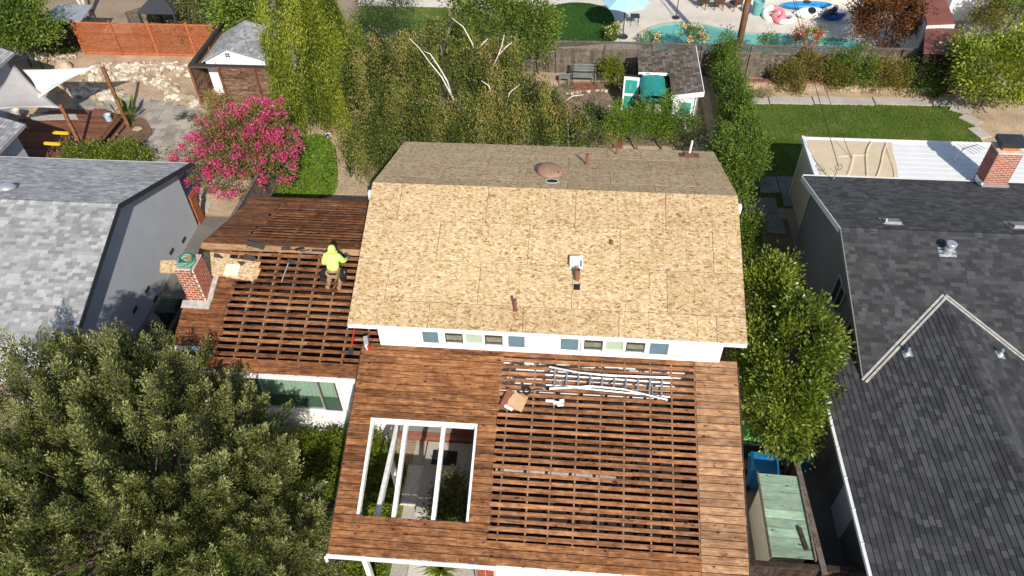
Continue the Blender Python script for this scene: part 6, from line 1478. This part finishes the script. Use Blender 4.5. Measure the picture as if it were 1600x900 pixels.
# ================================================================== entry court and front yard
tag(MB().box((-3.42, 12.1, .185), (.75, .5, .015)).build('doormat', 'black', None, (-3.42, 12.1, .18)), 'dark doormat on the concrete step below the roof opening', 'doormat')
sheet('court_floor', [(-4.4, 8.2), (-2.0, 8.2), (-2.0, 12.85), (-4.4, 12.85)], .012, 'concrete')
tag(MB().box((-3.02, 11.45, .09), (1.96, 2.4, .17)).build('entry_step', 'concrete', None, (-2.95, 11.6, 0)), 'concrete entry step seen through the roof opening', 'step')
tag(MB().box((-3.42, 9.15, .035), (1.0, 2.0, .06)).build('walk_slab', 'concrete_pale', None, (-3.55, 8.9, 0)), 'pale walkway slab below the roof opening', 'slab')
tag(MB().box((-4.25, 11.2, .04), (.6, 1.3, .07)).build('walk_slab', 'concrete_pale', None, (-4.25, 11.2, 0)), 'pale narrow slab beside the porch post', 'slab')
t = thing('railing_board', 'white weathered plank leaning in the front yard beside the olive tree', 'board', G(490, 768)); a, b = G(478, 778, .25), G(510, 750, .75); MB().tube([a, b], .06, 4).build('plank', 'white_worn', t); MB().tube([a, Vector((a.x, a.y, 0))], .04, 6).build('stake', 'fence_grey', t); MB().tube([b, Vector((b.x, b.y, 0))], .04, 6).build('stake', 'fence_grey', t)
tag(MB().box((-6.4, 10.35, .06), (2.4, .18, .12)).build('garden_kerb', 'fence_dark', None, (-6.4, 10.35, 0)), 'dark timber edging between the front hedges and the lawn', 'edging')
# ================================================================== vegetation
def leaf_carpet(name, label, poly, n, mat, h, leaf=(.10, .07), mound=.0, cat='ground cover', tb=0, z=0):
    P = np.array(poly); lo, hi = P.min(0), P.max(0); X = rng.uniform(lo, hi, (n*2, 2)); X = X[np.array([inside(q, poly) for q in X])][:n]
    c = P.mean(0); r = np.abs(P-c).max(0); d = np.clip(1-(((X-c)/r)**2).sum(1), 0, 1)
    bumps = .5+.5*np.sin(X[:, 0]*5.1+1.3*np.sin(X[:, 1]*3.7))*np.sin(X[:, 1]*4.6+X[:, 0])
    H_ = h*(.35+.65*bumps)+mound*np.sqrt(d)
    C = np.column_stack([X, z+H_*rng.uniform(.45, 1.0, len(X))]); D = rng.normal(size=(len(X), 3)); D[:, 2] = np.abs(D[:, 2])*.7
    T = .35+.28*bumps+rng.normal(size=len(X))*.16+tb; k = rng.uniform(.7, 1.3, len(X))
    return tag(leaf_mesh(name, mat, None, C, D, leaf[0]*k, leaf[1]*k, T), label, cat, kind='stuff')
# ---- the big olive in front, built of upright shoots
def plume_tree(label, base, lobes, nplume, per, mat):
    t = thing('olive_tree', label, 'tree', base)
    mb = MB(); A = []; DD = []; LL = []
    for (c, r, wgt) in lobes:
        k = int(nplume*wgt); g = unit(rng.normal(size=(k*4, 3))); g = g[g[:, 2] > -.25][:k]
        P = np.array(c)+g*np.array(r)*rng.uniform(.6, 1.0, (len(g), 1))
        ax = unit(g*np.array([.55, .55, .3])+np.array([0, 0, .85])+rng.normal(size=(len(g), 3))*.16)
        A.append(P); DD.append(ax); LL.append(rng.uniform(.9, 1.8, len(g)))
    A = np.concatenate(A); DD = np.concatenate(DD); LL = np.concatenate(LL); n = len(A)
    fork = Vector((base[0], base[1], 1.3)); tg = [Vector(A[i]) for i in rng.permutation(n)[:46]]
    limbs(mb, base, tg, .24, fork)
    for i in range(0, n): mb.tube([Vector(A[i])-Vector(DD[i])*.35, Vector(A[i])+Vector(DD[i])*LL[i]*.9], [.009, .002], 4, cap=False)
    mb.build('trunk', 'bark', t)
    # each plume: side sprigs along the axis, leaves on the sprigs
    s = rng.beta(1.3, 1.1, (n, per)); a = rng.uniform(0, 2*np.pi, (n, per))
    e1 = unit(np.cross(DD, rng.normal(size=(n, 3)))); e2 = np.cross(DD, e1)
    wid = (.30*(1-s)**.7+.035)*rng.uniform(.25, 1.0, (n, per))*np.clip(LL, .8, 1.4)[:, None]
    # quantise angle into sprigs so shoots read as separate
    ns = 9; sp = rng.integers(0, ns, (n, per)); s = np.clip(s*.35+ (sp+.5)/ns*.65+.02*rng.normal(size=(n, per)), 0, 1); a = (sp*2.4)[..., :]+rng.normal(size=(n, per))*.33
    wid = (.30*(1-s)**.8+.03)*rng.uniform(.15, 1.0, (n, per))*np.clip(LL, .8, 1.4)[:, None]
    rad = e1[:, None, :]*np.cos(a)[..., None]+e2[:, None, :]*np.sin(a)[..., None]
    C = A[:, None, :]+DD[:, None, :]*(s*LL[:, None]+wid*.75)[..., None]+rad*wid[..., None]+rng.normal(size=(n, per, 3))*.02
    D = rad*.65+DD[:, None, :]*.9+rng.normal(size=(n, per, 3))*.28
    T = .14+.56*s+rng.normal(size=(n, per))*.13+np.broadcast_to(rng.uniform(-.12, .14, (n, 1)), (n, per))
    C = C.reshape(-1, 3); D = D.reshape(-1, 3); T = T.reshape(-1)
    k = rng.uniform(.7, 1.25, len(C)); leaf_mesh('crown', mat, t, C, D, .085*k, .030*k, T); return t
plume_tree('large grey green olive tree with upright feathery shoots in the front yard', (-10.4, 8.2, 0),
    [((-10.3, 8.8, 2.9), (3.6, 3.0, 2.3), .40), ((-12.9, 10.2, 3.2), (2.0, 1.9, 2.0), .17), ((-8.0, 7.6, 1.5), (2.2, 2.6, 1.5), .17), ((-11.0, 11.2, 3.0), (1.9, 1.3, 1.6), .11), ((-11.3, 6.0, 2.6), (3.2, 2.2, 2.2), .18), ((-8.3, 5.6, 1.6), (2.2, 1.6, 1.4), .10), ((-9.3, 9.8, 2.4), (1.8, 1.7, 1.4), .10), ((-12.8, 7.2, 2.4), (2.0, 2.2, 1.8), .10)], 640, 440, 'leaf_olive')
# ---- citrus by the charcoal roof
def multi(name, label, base, lobes, mat, per, leaf, spread, bark='bark', trunk=.12, group=None, cat='tree', tb=0, extra=None, up=.3):
    t = thing(name, label, cat, base, group); CCs, Os = [], []
    for (c, r, n) in lobes: CC, O = lumps(c, r, n, low=-.5); CCs.append(CC); Os.append(O)
    CC = np.concatenate(CCs); O = np.concatenate(Os); ok = CC[:, 2] > .12; CC, O = CC[ok], O[ok]
    mb = MB(); tg = CC[rng.permutation(len(CC))[:14]]; c0 = np.mean([l[0] for l in lobes], 0)
    limbs(mb, base, [tuple(Vector(q).lerp(Vector(c0), .1)) for q in tg], trunk, (base[0], base[1], base[2]+.35*(c0[2]-base[2])+.05)); mb.build('trunk', bark, t, smooth=True)
    C, D = clump_leaves(CC, O, per, spread*rng.uniform(.7, 1.35, len(CC)), up); C[:, 2] = np.maximum(C[:, 2], .03)
    T = .45+np.repeat(rng.uniform(-.2, .2, len(CC)), per)+rng.normal(size=len(C))*.17+tb; k = rng.uniform(.7, 1.3, len(C))
    leaf_mesh('crown', mat, t, C, D, leaf[0]*k, leaf[1]*k, T)
    if extra: extra(t, CC, O)
    return t
multi('citrus_tree', 'dense glossy yellow green citrus tree between the house and the charcoal roof', (6.75, 15.4, 0),
    [((6.35, 17.2, 2.2), (1.0, 1.7, 1.7), 125), ((6.6, 14.9, 2.4), (1.35, 1.5, 1.8), 165), ((6.35, 13.15, 2.2), (1.15, 1.3, 1.4), 125)], 'leaf_citrus', 120, (.12, .06), .15)
# ---- pink crape myrtle
def pink(t, CC, O): flowers(t, CC[CC[:, 2] > 1.2], O[CC[:, 2] > 1.2], 'petal_pink', .62, 80, .105, .075, 'blossom', push=.24)
q = G(382, 232, 2.2)
multi('crape_myrtle', 'crape myrtle covered in bright pink blossom beside the grey fence', (q.x+.1, q.y-.1, 0), [((q.x, q.y, 2.2), (1.9, 1.6, 1.5), 150), ((q.x-.5, q.y-.3, 1.9), (1.9, 1.5, 1.2), 70), ((q.x+.5, q.y+.5, 2.6), (1.3, 1.2, 1.2), 60)], 'leaf_myrtle', 75, (.11, .05), .20, 'bark_grey', .10, extra=pink)
# ---- weeping trees
weeper('weeping_willow', 'yellow green weeping tree hanging over the bare soil by the shed', (-11.6, 30.3, 0), [((-11.6, 30.2, 5.6), (2.0, 1.9, 1.9), 260), ((-12.5, 30.0, 4.4), (1.4, 1.3, 1.4), 130), ((-10.6, 30.1, 4.2), (1.3, 1.2, 1.5), 130), ((-11.5, 29.6, 3.0), (1.7, 1.2, 1.2), 220), ((-12.6, 29.4, 2.2), (.9, .8, .8), 110), ((-10.5, 29.4, 2.2), (.9, .8, .8), 110)], 'leaf_willow', 90, (1.2, 3.2), (.13, .045), 'bark_grey', zmin=.15, trunk=.22)
bw = weeper('weeping_birch', 'large weeping birch with drooping olive green strands and bare white limbs', (-5.2, 26.6, 0), [((-7.6, 27.0, 4.6), (1.7, 1.5, 1.5), 320), ((-5.4, 27.6, 5.1), (1.8, 1.6, 1.6), 360), ((-3.3, 27.2, 4.7), (1.5, 1.4, 1.4), 300), ((-6.3, 25.4, 3.6), (1.9, 1.0, 1.4), 300), ((-3.9, 25.3, 3.6), (1.6, 1.0, 1.4), 280), ((-1.8, 26.6, 3.4), (1.3, 1.2, 1.2), 220), ((-8.2, 25.6, 3.0), (1.2, 1.0, 1.2), 180)], 'leaf_birch', 85, (1.0, 2.6), (.085, .045), 'bark_white', zmin=.3, trunk=.2)
for line, yp in (([(722, 180), (706, 150), (690, 120), (672, 98), (655, 75), (640, 60)], 25.2), ([(700, 128), (688, 108), (672, 84), (662, 80)], 25.6), ([(745, 92), (738, 68), (724, 42), (706, 28)], 27.0), ([(745, 80), (754, 68), (763, 60)], 27.0), ([(768, 108), (778, 88), (784, 72), (788, 54)], 26.6), ([(778, 88), (790, 74), (800, 66)], 26.6), ([(706, 150), (700, 130), (690, 112)], 25.2), ([(880, 160), (895, 150), (912, 148)], 27.2), ([(790, 170), (796, 145), (812, 132)], 25.8), ([(768, 150), (764, 134), (752, 126)], 25.6)):
    P = [GY(u, v, yp) for u, v in line]; MB().tube(P, list(np.linspace(.038, .010, len(P))), 6).build('limb', 'bark_white', bw, smooth=True)
weeper('weeping_shrub', 'sparse brownish weeping shrub between the birch and the bench', (-.2, 27.6, 0), [((-.3, 27.6, 2.2), (1.0, 1.1, .9), 90), ((.7, 27.2, 1.6), (.8, .9, .7), 60)], 'leaf_birch', 45, (.6, 1.5), (.08, .04), 'bark_grey', tb=.12, zmin=.1, trunk=.07)
# ---- other trees and shrubs; crown centre at (pixel, height)
tree_ = shrub
shrub('bushy_tree', 'broad bushy green tree rising behind the weeping birch', 775, 42, 2.6, (2.3, 1.6, 1.9), 'leaf_green', 110, 100, (.15, .075), .28, cat='tree', tb=.05)
shrub('bushy_tree', 'upright green tree standing over the end of the board fence', 842, 50, 2.3, (.95, .9, 1.9), 'leaf_green', 60, 100, (.13, .06), .22, cat='tree', tb=.15)
shrub('conifer', 'dark green conifer between the yellow willow and the birch', 618, 52, 2.0, (1.3, 1.2, 2.0), 'leaf_dark', 80, 110, (.12, .03), .24, cat='tree')
shrub('conifer', 'second dark conifer close behind the yellow willow', 578, 60, 1.8, (.9, .9, 1.9), 'leaf_dark', 60, 100, (.12, .03), .22, cat='tree')
shrub('broadleaf_tree', 'leafy green tree over the dark fence by the rock garden', 32, 38, 2.6, (1.5, 1.4, 1.6), 'leaf_green', 90, 110, (.15, .08), .26, cat='tree', tb=.1)
shrub('broadleaf_tree', 'dark leafy tree at the far end of the dark fence', 6, 20, 3.0, (1.3, 1.2, 1.5), 'leaf_dark', 60, 90, (.15, .08), .26, cat='tree', tb=.15)
shrub('hedge_tree', 'olive green bushy hedge behind the orange lattice screen', 303, 20, 1.9, (1.1, 1.0, 1.7), 'leaf_olive', 70, 100, (.11, .05), .22, cat='tree')
shrub('hedge_tree', 'bright green leafy hedge behind the white shed', 372, 22, 2.2, (1.4, 1.1, 1.8), 'leaf_green', 80, 110, (.16, .10), .25, cat='tree', tb=.18)
shrub('yellow_tree', 'dense yellow green leafy tree at the edge of the right lawn', 1560, 108, 2.0, (1.9, 1.7, 1.8), 'leaf_citrus', 130, 110, (.15, .08), .25, cat='tree', tb=.2)
shrub('maple_tree', 'rust brown leaved tree behind the lattice topped fence', 1392, 30, 1.7, (1.7, 1.3, 1.5), 'leaf_maple', 110, 110, (.11, .09), .23, cat='tree')
shrub('far_shrub', 'dry yellowish shrub beside the white outbuilding', 1545, 25, 1.2, (.9, .9, 1.0), 'leaf_autumn', 40, 80)
shrub('far_shrub', 'green shrub in the far corner above the yellow green tree', 1585, 18, 1.6, (1.1, 1.1, 1.4), 'leaf_green', 60, 90, tb=.15)
for k, (u, v, z, r, mt, lb, tb) in enumerate(((1232, 120, .55, (.75, .6, .6), 'leaf_autumn', 'yellowing shrub at the end of the right bed', .0), (1257, 108, .7, (.8, .7, .8), 'leaf_autumn', 'reddish yellow shrub beside the yellowing one in the right bed', .15), (1330, 112, .95, (1.3, .85, .95), 'leaf_green', 'largest green bush in the bed along the board fence', .08),
        (1300, 116, .7, (.6, .6, .7), 'leaf_autumn', 'olive bush leaning on the largest green bush', .05), (1385, 118, .8, (.85, .75, .8), 'leaf_autumn', 'reddish olive bush right of the largest green bush by the fence', .12), (1437, 118, .85, (1.0, .8, .9), 'leaf_green', 'dark olive bush at the shaded end of the bed', -.05))):
    shrub('garden_bush', lb, u, v, z, r, mt, 60, 85, (.10, .05), .17, 'bushes in the bed along the fence', tb)
rosette('strap_plant', 'bright strappy plant at the foot of the dark olive bush', 1458, 153, 60, .5, 'leaf_bright', wd=.02); rosette('strap_plant', 'green strappy plant below the yellowing shrub', 1226, 132, 50, .5, 'leaf_green', wd=.02)
shrub('round_shrub', 'round clipped yellow green shrub between the bench and the playhouse', 958, 112, .75, (.52, .5, .75), 'leaf_willow', 50, 80, (.08, .04), .12, tb=-.05)
hx = []
multi('tall_hedge', 'tall narrow clipped hedge running from the board fence towards the house', (7.4, 31, 0), [((7.25, y, 1.25), (.62, .8, 1.15), 38) for y in np.arange(26.0, 35.2, 1.0)], 'leaf_green', 100, (.09, .05), .15, cat='hedge', trunk=.06, tb=.05)
multi('hedge_bush', 'rounded bush at the near end of the tall hedge behind the house', (6.5, 25.5, 0), [((6.6, 26.2, 1.5), (1.1, 1.2, 1.4), 80), ((6.2, 24.6, 1.0), (.9, 1.0, 1.0), 60), ((6.6, 22.8, .7), (.8, 1.1, .8), 50)], 'leaf_green', 95, (.11, .055), .18, cat='shrub', trunk=.06, tb=.08)
for k, (u, v, z, r, lb, mt) in enumerate(((590, 205, 1.6, (.95, .7, .55), 'feathery bright green branch spreading over the rear roof corner', 'leaf_bright'), (838, 180, 1.7, (.5, .5, 1.0), 'slender bright green shrub standing before the birch', 'leaf_bright'), (855, 205, 1.2, (.5, .5, .8), 'low bright green shrub beside the slender one', 'leaf_bright'),
        (963, 195, 1.3, (.55, .6, .9), 'bright green shrub left of the playhouse bay', 'leaf_bright'), (1000, 195, 1.4, (.7, .6, 1.0), 'bright green shrub in front of the teal canopy', 'leaf_bright'), (1040, 190, 1.5, (.65, .6, 1.0), 'green shrub with dry twigs before the white gable', 'leaf_bright'), (1070, 200, 1.4, (.6, .6, .9), 'green shrub at the corner of the playhouse', 'leaf_green'),
        (908, 205, .7, (.5, .5, .6), 'low bush with white roses by the brick path', 'leaf_dark'), (930, 185, .6, (.55, .5, .55), 'dark low bush beside the brick path', 'leaf_dark'), (700, 205, 1.5, (.6, .5, .7), 'small green shrub below the birch strands', 'leaf_green'), (780, 210, 1.3, (.7, .5, .7), 'small dark green shrub under the birch', 'leaf_green'), (640, 200, 1.2, (.6, .5, .8), 'dark green shrub tucked under the birch strands', 'leaf_green'))):
    o = shrub('back_shrub', lb, u, v, z, r, mt, 42, 75, (.10, .04), .17, 'shrubs behind the house')
    if 'roses' in lb:
        q = G(u, v, z); CC, O = lumps((q.x, q.y, z+.1), r, 14, low=0); flowers(o, CC, O, 'petal_white', 1, 16, .04, .07, push=.1)
def rosebush(label, u, v, z, r, petal, n=34, fr=.6):
    def ex(t, CC, O): flowers(t, CC, O, petal, fr, 22, .07, .09, push=.1)
    p = G(u, v, z); tree('rose_bush', label, (p.x, p.y, 0), (p.x, p.y, z), r, 'leaf_green', n, 45, (.08, .05), .13, trunk=.03, cat='shrub', low=-.3, extra=ex, tb=.1)
rosebush('bush of bright red roses beside the end of the pool', 1265, 60, .8, (.75, .5, .6), 'petal_red'); rosebush('rose bush with pale yellow flowers behind the fence by the pool', 1082, 56, .8, (.75, .5, .55), 'petal_peach'); rosebush('low pinkish flowering shrub at the left end of the pool', 1018, 60, .5, (.4, .35, .4), 'petal_peach', 16); rosebush('small yellow flowering shrub under the parasol', 958, 52, .6, (.4, .35, .5), 'petal_peach', 18, .3); rosebush('thin green shrub overhanging the middle of the pool', 1196, 64, .7, (.4, .3, .4), 'petal_peach', 14, .0)
for k, (u, lb) in enumerate(((120, 'low glossy shrub at the deck end of the row behind the grey roof'), (145, 'second glossy shrub in the row behind the grey roof'), (170, 'middle glossy shrub in the row behind the grey roof'), (192, 'fourth glossy shrub in the row behind the grey roof'), (212, 'last glossy shrub of the row next to the pavers'))):
    shrub('row_shrub', lb, u, 240+k*.5, .55, (.5, .45, .5), 'leaf_citrus', 30, 60, (.10, .05), .14, 'shrubs in a row behind the grey roof')
for k, (u, v) in enumerate(((50, 80), (66, 82), (82, 84), (100, 84), (116, 82))): rosette('strip_plant', 'broad leaved green plant in the strip by the dark fence', u, v, 26, .45, 'leaf_bright', wd=.06, group='plants in the strip by the dark fence')
shrub('edge_shrub', 'purplish wispy shrub at the foot of the plank fence', 338, 168, .6, (.5, .4, .6), 'leaf_myrtle', 26, 45, tb=.3)
leaf_carpet('ivy_mound', 'oval mound of bright green ivy beside the pink tree', smooth_loop(px((418, 300), (440, 250), (470, 220), (500, 217), (522, 235), (528, 275), (520, 305), (470, 312))), 26000, 'leaf_bright', .22, (.10, .07), .35, tb=-.08)
leaf_carpet('court_ivy', 'yellow green ivy growing below the roof opening by the porch post', [(-5.6, 7.9), (-4.5, 7.9), (-4.5, 11.8), (-5.6, 11.8)], 9000, 'leaf_willow', .25, (.09, .06), tb=-.1)
leaf_carpet('front_ivy', 'green ground cover under the white eave of the front roof', [(-5.3, 6.2), (-4.3, 6.2), (-4.3, 7.9), (-5.3, 7.9)], 5000, 'leaf_bright', .2, (.09, .06), tb=-.1)
multi('front_hedge', 'clipped yellow green hedge under the wing picture window', (-6.7, 12.0, 0), [((x, 12.0, .5), (.55, .42, .5), 30) for x in (-8.6, -7.8, -7.0, -6.3, -5.8)], 'leaf_willow', 80, (.07, .045), .13, cat='hedge', trunk=.04, tb=-.18)
multi('front_hedge', 'second lower yellow green hedge between the wing and the entry court', (-6.7, 10.9, 0), [((x, 10.9, .35), (.5, .38, .36), 26) for x in (-8.2, -7.5, -6.8, -6.2)], 'leaf_willow', 80, (.07, .045), .12, cat='hedge', trunk=.04, tb=-.12)
leaf_carpet('front_ground_cover', 'olive green ground cover along the front lawn beside the court', [(-8.5, 5.5), (-5.7, 5.5), (-5.7, 10.2), (-8.5, 10.2)], 22000, 'leaf_olive', .10, (.07, .04), tb=-.02)
shrub('court_bush', 'brownish bush in the planter below the roof opening', 712, 778, .45, (.5, .7, .45), 'leaf_autumn', 36, 70, (.09, .05), .15, tb=-.15)
shrub('court_bush', 'dark leafy bush under the front beam of the roof opening', 705, 812, .45, (.5, .45, .45), 'leaf_dark', 30, 60, (.09, .05), .15)
shrub('dry_bush', 'small dry brown bush by the low garden wall', 1192, 147, .3, (.5, .35, .3), 'leaf_autumn', 24, 45, (.06, .02), .12, tb=.2)
grass_blades('front_lawn_blades', [(-13, 4.5), (-4.2, 4.5), (-4.2, 7.8), (-5.6, 11.8), (-13, 11.8)], 16000, 'blade', 'patchy front lawn grass round the olive tree')
tr = thing('bare_trunk_tree', 'pale multi stemmed trunk behind the orange lattice screen', 'tree', G(140, 30)); c = G(140, 30)
for dx_, dy_, h_ in ((-.9, .3, 3.0), (0, .2, 3.2), (.35, -.1, 3.0)): MB().tube([c, c+Vector((dx_*.4, dy_*.4, h_*.45)), c+Vector((dx_, dy_, h_))], [.10, .08, .05], 8).build('stem', 'bark_white', tr, smooth=True)
CC, O = lumps((c.x-.2, c.y+.2, 3.6), (1.3, 1.2, .8), 40); C, D = clump_leaves(CC, O, 60, .22); leaf_mesh('crown', 'leaf_green', tr, C, D, .12, .06, .5+rng.normal(size=len(C))*.2)
